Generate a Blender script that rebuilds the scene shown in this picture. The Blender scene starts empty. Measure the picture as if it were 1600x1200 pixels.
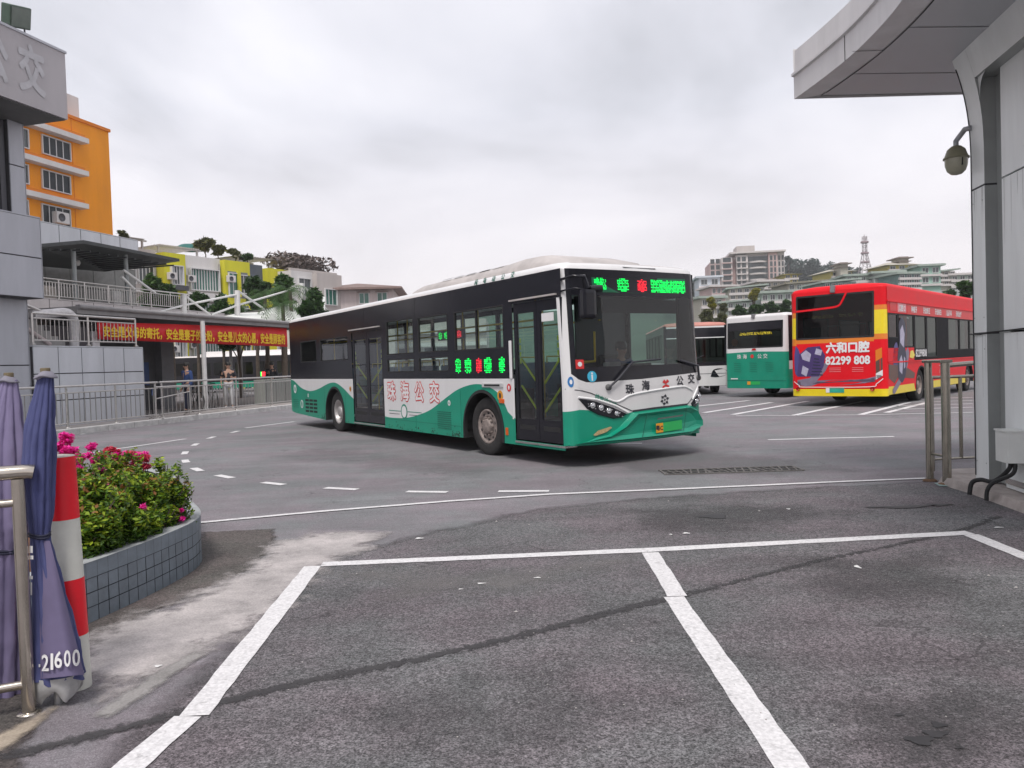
import bpy, math, random
from mathutils import Vector, Matrix
PI = math.pi
R = math.radians
random.seed(7)
scene = bpy.context.scene
col = scene.collection

# ------------------------------------------------------------------ camera
F_PX, PITCH, ROLL, CAM_H = 1220.8, .0262, -.0318, 1.505      # photo pixels (1600 wide)
_r0 = Vector((1, 0, 0)); FW = Vector((0, math.cos(PITCH), -math.sin(PITCH)))
_u0 = _r0.cross(FW)
CR = _r0 * math.cos(ROLL) + _u0 * math.sin(ROLL)
CU = -_r0 * math.sin(ROLL) + _u0 * math.cos(ROLL)
CAM = Vector((0, 0, CAM_H))
cd = bpy.data.cameras.new('camera'); cam = bpy.data.objects.new('camera', cd); col.objects.link(cam)
m = Matrix((CR, CU, -FW)).transposed().to_4x4(); m.translation = CAM
cam.matrix_world = m
cd.sensor_width = 36; cd.sensor_fit = 'HORIZONTAL'; cd.lens = 36 * F_PX / 1600
cd.clip_start = .05; cd.clip_end = 5000
scene.camera = cam

def ray(x, y): return FW + CR * ((x - 800) / F_PX) - CU * ((y - 600) / F_PX)
def gp(x, y, z=0.0):
    d = ray(x, y); return CAM + d * ((z - CAM_H) / d.z)
def at(x, y, Y):
    d = ray(x, y); return CAM + d * (Y / d.y)

# ------------------------------------------------------------------ world
SUN_EL, SUN_AZ = R(58), R(190)
w = bpy.data.worlds.new("World"); scene.world = w; w.use_nodes = True
nt = w.node_tree; N = nt.nodes; LK = nt.links
bg = N['Background']; bg.inputs['Strength'].default_value = .1
sky = N.new('ShaderNodeTexSky'); sky.sky_type = 'NISHITA'; sky.sun_disc = False
sky.sun_elevation = SUN_EL; sky.sun_rotation = SUN_AZ
tc = N.new('ShaderNodeTexCoord'); sep = N.new('ShaderNodeSeparateXYZ'); LK.new(tc.outputs['Generated'], sep.inputs[0])
def wmath(op, a, b=None, c=None):
    n = N.new('ShaderNodeMath'); n.operation = op
    for i, v in enumerate((a, b, c)):
        if v is None: continue
        if isinstance(v, (int, float)): n.inputs[i].default_value = v
        else: LK.new(v, n.inputs[i])
    return n.outputs[0]
zc = wmath('ADD', wmath('MAXIMUM', sep.outputs[2], 0.0), .22)
cx = wmath('DIVIDE', sep.outputs[0], zc); cy = wmath('DIVIDE', sep.outputs[1], zc)
cmb = N.new('ShaderNodeCombineXYZ'); LK.new(cx, cmb.inputs[0]); LK.new(cy, cmb.inputs[1])
n1 = N.new('ShaderNodeTexNoise'); n1.inputs['Scale'].default_value = .9; n1.inputs['Detail'].default_value = 6; n1.inputs['Roughness'].default_value = .5; n1.inputs['Distortion'].default_value = .35
n1.inputs['Scale'].default_value = 1.1
mp = N.new('ShaderNodeMapping'); mp.inputs['Location'].default_value = (.15, .5, 0); mp.inputs['Scale'].default_value = (.95, .8, 1)
LK.new(cmb.outputs[0], mp.inputs[0]); LK.new(mp.outputs[0], n1.inputs['Vector'])
cr = N.new('ShaderNodeValToRGB'); LK.new(n1.outputs['Fac'], cr.inputs[0])
E_ = cr.color_ramp.elements
E_[0].position = .36; E_[0].color = (.545, .55, .595, 1)
E_[1].position = .60; E_[1].color = (.89, .88, .93, 1)
e = E_.new(.47); e.color = (.72, .72, .78, 1)
# paler and pinker towards the horizon
hz = N.new('ShaderNodeMapRange'); hz.inputs['From Min'].default_value = .02; hz.inputs['From Max'].default_value = .30
hz.inputs['To Min'].default_value = .95; hz.inputs['To Max'].default_value = 0; LK.new(sep.outputs[2], hz.inputs[0])
mx = N.new('ShaderNodeMixRGB'); mx.inputs[2].default_value = (.90, .83, .835, 1)
LK.new(hz.outputs[0], mx.inputs[0]); LK.new(cr.outputs[0], mx.inputs[1])
sc_ = N.new('ShaderNodeVectorMath'); sc_.operation = 'SCALE'; sc_.inputs['Scale'].default_value = 8.5
LK.new(mx.outputs[0], sc_.inputs[0])
mx2 = N.new('ShaderNodeMixRGB'); mx2.inputs[0].default_value = .93       # mostly cloud, a little clear sky behind
LK.new(sky.outputs[0], mx2.inputs[1]); LK.new(sc_.outputs[0], mx2.inputs[2]); LK.new(mx2.outputs[0], bg.inputs[0])

sd = bpy.data.lights.new('sun', 'SUN'); sd.energy = 1.9; sd.angle = R(18); sd.color = (1, .96, .91)
so = bpy.data.objects.new('sun', sd); col.objects.link(so)
# Nishita: rotation measured from +Y towards +X
sdir = Vector((math.sin(SUN_AZ) * math.cos(SUN_EL), math.cos(SUN_AZ) * math.cos(SUN_EL), math.sin(SUN_EL)))
so.rotation_euler = sdir.to_track_quat('Z', 'Y').to_euler(); so.location = (0, 0, 60)
vs = scene.view_settings; vs.view_transform = 'Standard'; vs.look = 'None'; vs.exposure = .5; vs.gamma = 1; vs.use_curve_mapping = False

# ------------------------------------------------------------------ materials
MATS = {}
def mat(name, colr=(.5, .5, .5), rough=.6, metal=0, var=.12, scale=4, bump=0, bscale=60, emit=0, coat=0, spec=.5, streak=0):
    if name in MATS: return MATS[name]
    m = bpy.data.materials.new(name); m.use_nodes = True; MATS[name] = m
    t = m.node_tree; p = t.nodes['Principled BSDF']
    p.inputs['Roughness'].default_value = rough; p.inputs['Metallic'].default_value = metal
    p.inputs['Specular IOR Level'].default_value = spec
    p.inputs['Coat Weight'].default_value = coat; p.inputs['Coat Roughness'].default_value = .08
    c4 = (*colr, 1)
    if emit:
        p.inputs['Base Color'].default_value = c4
        p.inputs['Emission Color'].default_value = c4; p.inputs['Emission Strength'].default_value = emit
        return m
    tcn = t.nodes.new('ShaderNodeTexCoord')
    if var:
        mpn = t.nodes.new('ShaderNodeMapping'); t.links.new(tcn.outputs['Object'], mpn.inputs[0])
        if streak: mpn.inputs['Scale'].default_value = (1, 1, .18)
        n = t.nodes.new('ShaderNodeTexNoise'); n.inputs['Scale'].default_value = scale; n.inputs['Detail'].default_value = 6
        n.inputs['Roughness'].default_value = .62
        t.links.new(mpn.outputs[0], n.inputs['Vector'])
        r = t.nodes.new('ShaderNodeValToRGB'); t.links.new(n.outputs['Fac'], r.inputs[0])
        e = r.color_ramp.elements; e[0].position = .32; e[1].position = .68
        e[0].color = (*[max(0, c * (1 - var)) for c in colr], 1); e[1].color = (*[min(1, c * (1 + var)) for c in colr], 1)
        t.links.new(r.outputs[0], p.inputs['Base Color'])
        mr = t.nodes.new('ShaderNodeMapRange'); mr.inputs['To Min'].default_value = max(0.02, rough - .08); mr.inputs['To Max'].default_value = min(1, rough + .08)
        t.links.new(n.outputs['Fac'], mr.inputs[0]); t.links.new(mr.outputs[0], p.inputs['Roughness'])
    else: p.inputs['Base Color'].default_value = c4
    if bump:
        b = t.nodes.new('ShaderNodeBump'); n2 = t.nodes.new('ShaderNodeTexNoise'); n2.inputs['Scale'].default_value = bscale; n2.inputs['Detail'].default_value = 4
        t.links.new(tcn.outputs['Object'], n2.inputs['Vector']); t.links.new(n2.outputs['Fac'], b.inputs['Height'])
        b.inputs['Strength'].default_value = bump; b.inputs['Distance'].default_value = .02; t.links.new(b.outputs[0], p.inputs['Normal'])
    return m

def glass_mat(name, tint=(.35, .42, .40), refl=1.0, rough=.02):
    if name in MATS: return MATS[name]
    m = bpy.data.materials.new(name); m.use_nodes = True; MATS[name] = m; t = m.node_tree
    for n in list(t.nodes): t.nodes.remove(n)
    o = t.nodes.new('ShaderNodeOutputMaterial'); tr = t.nodes.new('ShaderNodeBsdfTransparent'); g = t.nodes.new('ShaderNodeBsdfGlossy')
    tr.inputs[0].default_value = (*tint, 1); g.inputs['Roughness'].default_value = rough
    fr = t.nodes.new('ShaderNodeFresnel'); fr.inputs[0].default_value = 1.5
    mu = t.nodes.new('ShaderNodeMath'); mu.operation = 'MULTIPLY'; mu.inputs[1].default_value = 1.6 * refl; mu.use_clamp = True
    t.links.new(fr.outputs[0], mu.inputs[0])
    tcn = t.nodes.new('ShaderNodeTexCoord'); nn = t.nodes.new('ShaderNodeTexNoise'); nn.inputs['Scale'].default_value = 1.3
    b = t.nodes.new('ShaderNodeBump'); b.inputs['Strength'].default_value = .06; b.inputs['Distance'].default_value = .05
    t.links.new(tcn.outputs['Object'], nn.inputs['Vector']); t.links.new(nn.outputs['Fac'], b.inputs['Height']); t.links.new(b.outputs[0], g.inputs['Normal'])
    mxx = t.nodes.new('ShaderNodeMixShader'); t.links.new(mu.outputs[0], mxx.inputs[0]); t.links.new(tr.outputs[0], mxx.inputs[1]); t.links.new(g.outputs[0], mxx.inputs[2])
    t.links.new(mxx.outputs[0], o.inputs[0]); return m

def leaf_mat(name, c1, c2, c3):
    if name in MATS: return MATS[name]
    m = bpy.data.materials.new(name); m.use_nodes = True; MATS[name] = m; t = m.node_tree; p = t.nodes['Principled BSDF']
    p.inputs['Roughness'].default_value = .55
    g = t.nodes.new('ShaderNodeNewGeometry'); r = t.nodes.new('ShaderNodeValToRGB'); e = r.color_ramp.elements
    e[0].color = (*c1, 1); e[1].color = (*c3, 1); x = e.new(.5); x.color = (*c2, 1)
    t.links.new(g.outputs['Random Per Island'], r.inputs[0]); t.links.new(r.outputs[0], p.inputs['Base Color'])
    tr = t.nodes.new('ShaderNodeBsdfTranslucent'); t.links.new(r.outputs[0], tr.inputs[0])
    mxx = t.nodes.new('ShaderNodeMixShader'); mxx.inputs[0].default_value = .3; o = t.nodes['Material Output']
    t.links.new(p.outputs[0], mxx.inputs[1]); t.links.new(tr.outputs[0], mxx.inputs[2]); t.links.new(mxx.outputs[0], o.inputs[0])
    return m

# ------------------------------------------------------------------ object helpers
def tag(o, label=None, cat=None, group=None, kind=None):
    if label: o['label'] = label
    if cat: o['category'] = cat
    if group: o['group'] = group
    if kind: o['kind'] = kind
    return o
def thing(name, label, cat, loc=(0, 0, 0), rz=0, group=None):
    o = bpy.data.objects.new(name, None); col.objects.link(o); o.location = loc; o.rotation_euler = (0, 0, rz)
    o.empty_display_size = .1
    return tag(o, label, cat, group)
def copy_tree(o, parent=None):
    c = o.copy(); col.objects.link(c)
    if parent is not None:
        c.parent = parent
    for ch in o.children: copy_tree(ch, c)
    return c

class MB:
    """collects shapes into one mesh object"""
    def __init__(s): s.v = []; s.f = []; s.mi = []; s.mats = []; s.sm = []; s.M = None
    def _m(s, m):
        if m not in s.mats: s.mats.append(m)
        return s.mats.index(m)
    def add(s, vs, fs, m, smooth=False):
        b = len(s.v)
        if s.M is not None: vs = [tuple(s.M @ Vector(v)) for v in vs]
        s.v += [tuple(v) for v in vs]; k = s._m(m)
        for f in fs: s.f.append(tuple(i + b for i in f)); s.mi.append(k); s.sm.append(smooth)
        return s
    def box(s, x0, x1, y0, y1, z0, z1, m):
        vs = [(x, y, z) for z in (z0, z1) for y in (y0, y1) for x in (x0, x1)]
        return s.add(vs, [(0, 2, 3, 1), (4, 5, 7, 6), (0, 1, 5, 4), (2, 6, 7, 3), (0, 4, 6, 2), (1, 3, 7, 5)], m)
    def bbox(s, x0, x1, y0, y1, z0, z1, m, b=.01):
        """box with chamfered edges"""
        cx, cy, cz = (x0 + x1) / 2, (y0 + y1) / 2, (z0 + z1) / 2; hx, hy, hz = abs(x1 - x0) / 2, abs(y1 - y0) / 2, abs(z1 - z0) / 2
        b = min(b, hx * .9, hy * .9, hz * .9)
        import bmesh
        bm = bmesh.new(); bmesh.ops.create_cube(bm, size=2)
        for v in bm.verts: v.co = Vector((cx + v.co.x * hx, cy + v.co.y * hy, cz + v.co.z * hz))
        bmesh.ops.bevel(bm, geom=bm.edges[:], offset=b, segments=2, affect='EDGES', profile=.6)
        bm.verts.index_update()
        s.add([tuple(v.co) for v in bm.verts], [tuple(v.index for v in f.verts) for f in bm.faces], m); bm.free(); return s
    def quad(s, a, b, c, d, m): return s.add([a, b, c, d], [(0, 1, 2, 3)], m)
    def tube(s, pts, r, m, n=8, cap=True, smooth=True):
        pts = [Vector(p) for p in pts]; rs = r if isinstance(r, (list, tuple)) else [r] * len(pts)
        vs = []; fs = []; up = Vector((0, 0, 1)); pa = None
        for i, p in enumerate(pts):
            d = (pts[min(i + 1, len(pts) - 1)] - pts[max(i - 1, 0)]).normalized()
            if pa is None:
                a = d.cross(up)
                if a.length < .05: a = d.cross(Vector((1, 0, 0)))
            else: a = pa - d * pa.dot(d)
            a.normalize(); pa = a; b = d.cross(a)
            for k in range(n):
                t = 2 * PI * k / n; vs.append(tuple(p + (a * math.cos(t) + b * math.sin(t)) * rs[i]))
        for i in range(len(pts) - 1):
            for k in range(n):
                fs.append((i * n + k, i * n + (k + 1) % n, (i + 1) * n + (k + 1) % n, (i + 1) * n + k))
        s.add(vs, fs, m, smooth)
        if cap:
            s.add(vs[:n], [tuple(range(n))[::-1]], m); s.add(vs[-n:], [tuple(range(n))], m)
        return s
    def lathe(s, prof, m, n=24, axis='z', c=(0, 0, 0), smooth=True, sx=1, sy=1):
        """prof: list of (radius, height)"""
        vs = []; fs = []; c = Vector(c)
        for (r_, h) in prof:
            for k in range(n):
                t = 2 * PI * k / n; a, b = r_ * math.cos(t) * sx, r_ * math.sin(t) * sy
                q = (a, b, h) if axis == 'z' else ((a, h, b) if axis == 'y' else (h, a, b))
                vs.append(tuple(c + Vector(q)))
        for i in range(len(prof) - 1):
            for k in range(n): fs.append((i * n + k, i * n + (k + 1) % n, (i + 1) * n + (k + 1) % n, (i + 1) * n + k))
        return s.add(vs, fs, m, smooth)
    def prism(s, poly, z0, z1, m, mtop=None):
        n = len(poly); vs = [(x, y, z0) for x, y in poly] + [(x, y, z1) for x, y in poly]
        s.add(vs, [(i, (i + 1) % n, n + (i + 1) % n, n + i) for i in range(n)], m)
        s.add(vs[n:], [tuple(range(n))], mtop or m); s.add(vs[:n], [tuple(range(n))[::-1]], m); return s
    def ribbons(s, us, curves, mats, P, maxdz=.3):
        for a, b in zip(us[:-1], us[1:]):
            za = [c(a + 1e-6) for c in curves]; zb = [c(b - 1e-6) for c in curves]
            for k, mm in enumerate(mats):
                if mm is None: continue
                h = max(za[k + 1] - za[k], zb[k + 1] - zb[k])
                if h < 1e-4: continue
                n = max(1, int(math.ceil(h / maxdz)))
                for j in range(n):
                    f0, f1 = j / n, (j + 1) / n
                    q = lambda u, z, t, f: P(u, z[k] + (max(z[k + 1], z[k]) - z[k]) * f)
                    s.add([q(a, za, 0, f0), q(b, zb, 0, f0), q(b, zb, 0, f1), q(a, za, 0, f1)], [(0, 1, 2, 3)], mm, True)
        return s
    def build(s, name, parent=None, merge=False, autosmooth=False):
        me = bpy.data.meshes.new(name); me.from_pydata(s.v, [], s.f)
        for mm in s.mats: me.materials.append(mm)
        me.polygons.foreach_set('material_index', s.mi); me.polygons.foreach_set('use_smooth', s.sm); me.update()
        if merge:
            import bmesh
            bm = bmesh.new(); bm.from_mesh(me); bmesh.ops.remove_doubles(bm, verts=bm.verts, dist=1e-4); bm.to_mesh(me); bm.free()
        o = bpy.data.objects.new(name, me); col.objects.link(o)
        if parent: o.parent = parent
        return o

def text_data(body, size, bold=0, align='CENTER', depth=0):
    c = bpy.data.curves.new('lettering', 'FONT'); c.body = body; c.size = size; c.align_x = align; c.extrude = depth
    c.resolution_u = 3
    o = bpy.data.objects.new('lettering', c); col.objects.link(o); bpy.context.view_layer.update()
    me = bpy.data.meshes.new_from_object(o); v0 = [tuple(v.co) for v in me.vertices]; f0 = [tuple(p.vertices) for p in me.polygons]
    bpy.data.objects.remove(o); bpy.data.curves.remove(c); bpy.data.meshes.remove(me)
    if bold <= 0: return v0, f0
    vs = []; fs = []          # a heavier face: the strokes laid down again slightly shifted, each a hair above the last
    for k, (dx, dy) in enumerate(((0, 0), (1, 0), (-1, 0), (0, 1), (0, -1), (.7, .7), (-.7, .7), (.7, -.7), (-.7, -.7))):
        n = len(vs); vs += [(x + dx * bold, y + dy * bold, .0002 * k) for x, y, z in v0]; fs += [tuple(i + n for i in f) for f in f0]
    return vs, fs
def add_text(mb, body, P, u, z, size, m, bold=0, off=.004, align='CENTER', sx=1, fit=None):
    """lay text on a surface: P(u,z,off)->xyz ; fit=(width,height) rescales"""
    vs, fs = text_data(body, size, bold, align)
    if not vs: return
    if fit:
        xs = [v[0] for v in vs]; ys = [v[1] for v in vs]; w0, h0 = max(xs) - min(xs), max(ys) - min(ys); x0, y0 = min(xs), min(ys)
        vs = [((v[0] - x0) / w0 * fit[0], (v[1] - y0) / h0 * fit[1], v[2]) for v in vs]
    mb.add([P(u + v[0] * sx, z + v[1], off + v[2]) for v in vs], fs, m)
def plane_P(o, ux, uz):
    o = Vector(o); ux = Vector(ux); uz = Vector(uz); n = ux.cross(uz).normalized()
    return lambda u, z, off=0: tuple(o + ux * u + uz * z + n * off)
def interp(pts):
    def f(x):
        if x <= pts[0][0]: return pts[0][1]
        for (a, b), (c, d) in zip(pts[:-1], pts[1:]):
            if x <= c:
                t = (x - a) / (c - a) if c > a else 1; return b + (d - b) * t
        return pts[-1][1]
    return f
def smooth_pts(pts, n=6):
    out = []
    P = [pts[0]] + list(pts) + [pts[-1]]
    for i in range(1, len(P) - 2):
        for k in range(n):
            t = k / n; q = []
            for j in range(len(pts[0])):
                a, b, c, d = P[i - 1][j], P[i][j], P[i + 1][j], P[i + 2][j]
                q.append(.5 * (2 * b + (c - a) * t + (2 * a - 5 * b + 4 * c - d) * t * t + (3 * b - a - 3 * c + d) * t ** 3))
            out.append(tuple(q))
    out.append(tuple(pts[-1])); return out
# ------------------------------------------------------------------ ground
def asphalt(name, base, speck=.5, coarse=240, blotch=.25, cover=None):
    m = bpy.data.materials.new(name); m.use_nodes = True; t = m.node_tree; p = t.nodes['Principled BSDF']
    p.inputs['Roughness'].default_value = .82; p.inputs['Specular IOR Level'].default_value = .35
    g = t.nodes.new('ShaderNodeTexCoord')
    def noise(sc, det=4, ro=.6):
        n = t.nodes.new('ShaderNodeTexNoise'); n.inputs['Scale'].default_value = sc; n.inputs['Detail'].default_value = det; n.inputs['Roughness'].default_value = ro
        t.links.new(g.outputs['Object'], n.inputs['Vector']); return n.outputs['Fac']
    def mrange(v, a, b, c, d):
        n = t.nodes.new('ShaderNodeMapRange'); n.inputs[1].default_value = a; n.inputs[2].default_value = b; n.inputs[3].default_value = c; n.inputs[4].default_value = d
        t.links.new(v, n.inputs[0]); return n.outputs[0]
    def mul(a, b):
        n = t.nodes.new('ShaderNodeMath'); n.operation = 'MULTIPLY'; t.links.new(a, n.inputs[0]); t.links.new(b, n.inputs[1]); return n.outputs[0]
    fine = mrange(noise(coarse, 2, .7), .35, .65, 1 - speck, 1 + speck)
    vo = t.nodes.new('ShaderNodeTexVoronoi'); vo.inputs['Scale'].default_value = coarse * .55; t.links.new(g.outputs['Object'], vo.inputs['Vector'])
    hs = t.nodes.new('ShaderNodeSeparateColor'); t.links.new(vo.outputs['Color'], hs.inputs[0])
    peb = mrange(hs.outputs[0], .0, 1.0, 1 - speck * .45, 1 + speck * .5)
    big = mrange(noise(.45, 5, .6), .35, .65, 1 - blotch, 1 + blotch)
    mid = mrange(noise(3.1, 6, .7), .35, .65, 1 - blotch * .5, 1 + blotch * .5)
    k = mul(mul(fine, big), mul(mid, peb))
    # scuffs and smears drawn out by tyres, and hairline cracks
    mpn = t.nodes.new('ShaderNodeMapping'); mpn.inputs['Scale'].default_value = (.35, 1.6, 1); mpn.inputs['Rotation'].default_value = (0, 0, .35); t.links.new(g.outputs['Object'], mpn.inputs[0])
    sn = t.nodes.new('ShaderNodeTexNoise'); sn.inputs['Scale'].default_value = 1.4; sn.inputs['Detail'].default_value = 7; sn.inputs['Roughness'].default_value = .68; t.links.new(mpn.outputs[0], sn.inputs['Vector'])
    k = mul(k, mrange(sn.outputs['Fac'], .38, .66, 1 - blotch * .9, 1 + blotch * .75))
    ve = t.nodes.new('ShaderNodeTexVoronoi'); ve.feature = 'DISTANCE_TO_EDGE'; ve.inputs['Scale'].default_value = .75
    wn_ = t.nodes.new('ShaderNodeTexNoise'); wn_.inputs['Scale'].default_value = 2.2; wn_.inputs['Detail'].default_value = 6; t.links.new(g.outputs['Object'], wn_.inputs['Vector'])
    va = t.nodes.new('ShaderNodeVectorMath'); va.operation = 'MULTIPLY_ADD'; va.inputs[1].default_value = (.9, .9, 0); t.links.new(wn_.outputs['Color'], va.inputs[0]); t.links.new(g.outputs['Object'], va.inputs[2]); t.links.new(va.outputs[0], ve.inputs['Vector'])
    crk = mrange(ve.outputs[0], .0, .008, .55, 1.0); msk = mrange(noise(.6, 3), .50, .56, 0, 1)
    cm = t.nodes.new('ShaderNodeMixRGB'); t.links.new(msk, cm.inputs[0]); cm.inputs[1].default_value = (1, 1, 1, 1); t.links.new(crk, cm.inputs[2]); k = mul(k, cm.outputs[0])
    hue = t.nodes.new('ShaderNodeMixRGB'); hue.inputs[1].default_value = (base[0], base[1], base[2], 1)
    hue.inputs[2].default_value = (base[0] * 1.12, base[1] * .98, base[2] * 1.03, 1); t.links.new(mrange(noise(.8), .4, .6, 0, 1), hue.inputs[0])
    s = t.nodes.new('ShaderNodeVectorMath'); s.operation = 'SCALE'; t.links.new(hue.outputs[0], s.inputs[0]); t.links.new(k, s.inputs['Scale'])
    t.links.new(s.outputs[0], p.inputs['Base Color'])
    b = t.nodes.new('ShaderNodeBump'); b.inputs['Strength'].default_value = .5; b.inputs['Distance'].default_value = .006
    t.links.new(noise(coarse * .8, 3, .7), b.inputs['Height']); t.links.new(b.outputs[0], p.inputs['Normal'])
    if cover is not None: cover_mask(m, p, g, *cover)
    return m
def cover_mask(m, p, g, scale=5, rag=1.0, sharp=.10, top=1.0):
    """thin layer whose ragged edge follows the sheet's 'cover' attribute"""
    t = m.node_tree; a = t.nodes.new('ShaderNodeAttribute'); a.attribute_name = 'cover'
    n = t.nodes.new('ShaderNodeTexNoise'); n.inputs['Scale'].default_value = scale; n.inputs['Detail'].default_value = 9; n.inputs['Roughness'].default_value = .7; t.links.new(g.outputs['Object'], n.inputs['Vector'])
    x = t.nodes.new('ShaderNodeMath'); x.operation = 'MULTIPLY_ADD'; t.links.new(n.outputs['Fac'], x.inputs[0]); x.inputs[1].default_value = 2 * rag; t.links.new(a.outputs['Fac'], x.inputs[2])
    r = t.nodes.new('ShaderNodeMapRange'); r.inputs[1].default_value = .5 + rag - sharp; r.inputs[2].default_value = .5 + rag + sharp; r.inputs[4].default_value = top; t.links.new(x.outputs[0], r.inputs[0])
    tr = t.nodes.new('ShaderNodeBsdfTransparent'); mx_ = t.nodes.new('ShaderNodeMixShader'); o = t.nodes['Material Output']
    t.links.new(r.outputs[0], mx_.inputs[0]); t.links.new(tr.outputs[0], mx_.inputs[1]); t.links.new(p.outputs[0], mx_.inputs[2]); t.links.new(mx_.outputs[0], o.inputs[0])
def layer(name, pts, z, m, soft=.2, step=.06):
    """grid sheet with a 0..1 'cover' attribute that falls off across the outline"""
    xs = [p[0] for p in pts]; ys = [p[1] for p in pts]; x0, x1, y0, y1 = min(xs) - soft, max(xs) + soft, min(ys) - soft, max(ys) + soft
    nx, ny = max(2, int((x1 - x0) / step)), max(2, int((y1 - y0) / step)); vs = []; cv = []; n = len(pts)
    for j in range(ny + 1):
        for i in range(nx + 1):
            x, y = x0 + (x1 - x0) * i / nx, y0 + (y1 - y0) * j / ny; ins = False; dm = 1e9
            for q in range(n):
                ax_, ay_ = pts[q]; bx_, by_ = pts[(q + 1) % n]
                if (ay_ > y) != (by_ > y) and x < (bx_ - ax_) * (y - ay_) / (by_ - ay_) + ax_: ins = not ins
                dx, dy = bx_ - ax_, by_ - ay_; f = max(0, min(1, ((x - ax_) * dx + (y - ay_) * dy) / (dx * dx + dy * dy + 1e-12))); dm = min(dm, (x - ax_ - f * dx) ** 2 + (y - ay_ - f * dy) ** 2)
            d = math.sqrt(dm) * (1 if ins else -1); vs.append((x, y, z)); cv.append(max(0, min(1, .5 + .5 * d / soft)))
    fs = [(j * (nx + 1) + i, j * (nx + 1) + i + 1, (j + 1) * (nx + 1) + i + 1, (j + 1) * (nx + 1) + i) for j in range(ny) for i in range(nx)]
    fs = [f for f in fs if max(cv[k] for k in f) > .02]
    b = MB(); b.add(vs, fs, m); o = b.build(name); at_ = o.data.attributes.new('cover', 'FLOAT', 'POINT'); at_.data.foreach_set('value', cv); return tag(o, kind='structure')
def cem_mat(name, c1, c2, scale, top=1.0, rag=.8, sharp=.14, es=4):
    m = worn(name, c1, c2, .48, scale, .16); t = m.node_tree; g = t.nodes.new('ShaderNodeTexCoord'); cover_mask(m, t.nodes['Principled BSDF'], g, es, rag, sharp, top); return m
def worn(name, base, under, amount=.42, scale=9, sharp=.06, fine=90):
    """paint or cement worn through to what lies under it"""
    m = bpy.data.materials.new(name); m.use_nodes = True; t = m.node_tree; p = t.nodes['Principled BSDF']; p.inputs['Roughness'].default_value = .75
    g = t.nodes.new('ShaderNodeTexCoord')
    n = t.nodes.new('ShaderNodeTexNoise'); n.inputs['Scale'].default_value = scale; n.inputs['Detail'].default_value = 9; n.inputs['Roughness'].default_value = .72
    t.links.new(g.outputs['Object'], n.inputs['Vector'])
    n2 = t.nodes.new('ShaderNodeTexNoise'); n2.inputs['Scale'].default_value = fine; n2.inputs['Detail'].default_value = 3; t.links.new(g.outputs['Object'], n2.inputs['Vector'])
    r = t.nodes.new('ShaderNodeMapRange'); r.inputs[1].default_value = amount - sharp; r.inputs[2].default_value = amount + sharp; t.links.new(n.outputs['Fac'], r.inputs[0])
    v = t.nodes.new('ShaderNodeMapRange'); v.inputs[1].default_value = .3; v.inputs[2].default_value = .7; v.inputs[3].default_value = .8; v.inputs[4].default_value = 1.15; t.links.new(n2.outputs['Fac'], v.inputs[0])
    x = t.nodes.new('ShaderNodeMixRGB'); x.inputs[1].default_value = (*under, 1); x.inputs[2].default_value = (*base, 1); t.links.new(r.outputs[0], x.inputs[0])
    s = t.nodes.new('ShaderNodeVectorMath'); s.operation = 'SCALE'; t.links.new(x.outputs[0], s.inputs[0]); t.links.new(v.outputs[0], s.inputs['Scale'])
    t.links.new(s.outputs[0], p.inputs['Base Color'])
    b = t.nodes.new('ShaderNodeBump'); b.inputs['Strength'].default_value = .3; b.inputs['Distance'].default_value = .004
    t.links.new(n2.outputs['Fac'], b.inputs['Height']); t.links.new(b.outputs[0], p.inputs['Normal'])
    return m
M_ROAD = asphalt('road_asphalt', (.178, .181, .187), .36, 150, .115)
PARKC = (.120, .119, .122)
M_LINE = worn('road_paint', (.66, .645, .65), (.24, .23, .23), .33, 11, .09, 60)
M_LINE2 = worn('thin_road_paint', (.66, .65, .66), (.2, .2, .2), .36, 5, .08)
M_CEM = worn('cement_skim', (.36, .335, .33), (.16, .15, .15), .46, 2.6, .12)
M_PAVE = mat('pavement_slabs', (.33, .30, .29), .85, var=.2, scale=3, bump=.2, bscale=30)
M_KERB = mat('kerb_stone', (.50, .49, .48), .85, var=.2, scale=5, bump=.2)
def sheet(name, pts, z, m, kind='structure'):
    b = MB(); b.add([(p[0], p[1], z) for p in pts], [tuple(range(len(pts)))], m); return tag(b.build(name), kind=kind)
def jag(pts, step, amp, seed=1):
    rnd = random.Random(seed); out = []
    for i in range(len(pts)):
        a = Vector(pts[i][:2]); b = Vector(pts[(i + 1) % len(pts)][:2]); n = max(1, int((b - a).length / step)); d = (b - a)
        if d.length < 1e-6: continue
        nn = Vector((-d.y, d.x)).normalized()
        for k in range(n): q = a + d * (k / n) + nn * rnd.uniform(-amp, amp); out.append((q.x, q.y))
    return out
b = MB(); G0 = 1500
b.add([(-300, -60, 0), (480, -60, 0), (480, 520, 0), (-300, 520, 0)], [(0, 1, 2, 3)], M_ROAD); tag(b.build('ground'), kind='structure')
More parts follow.
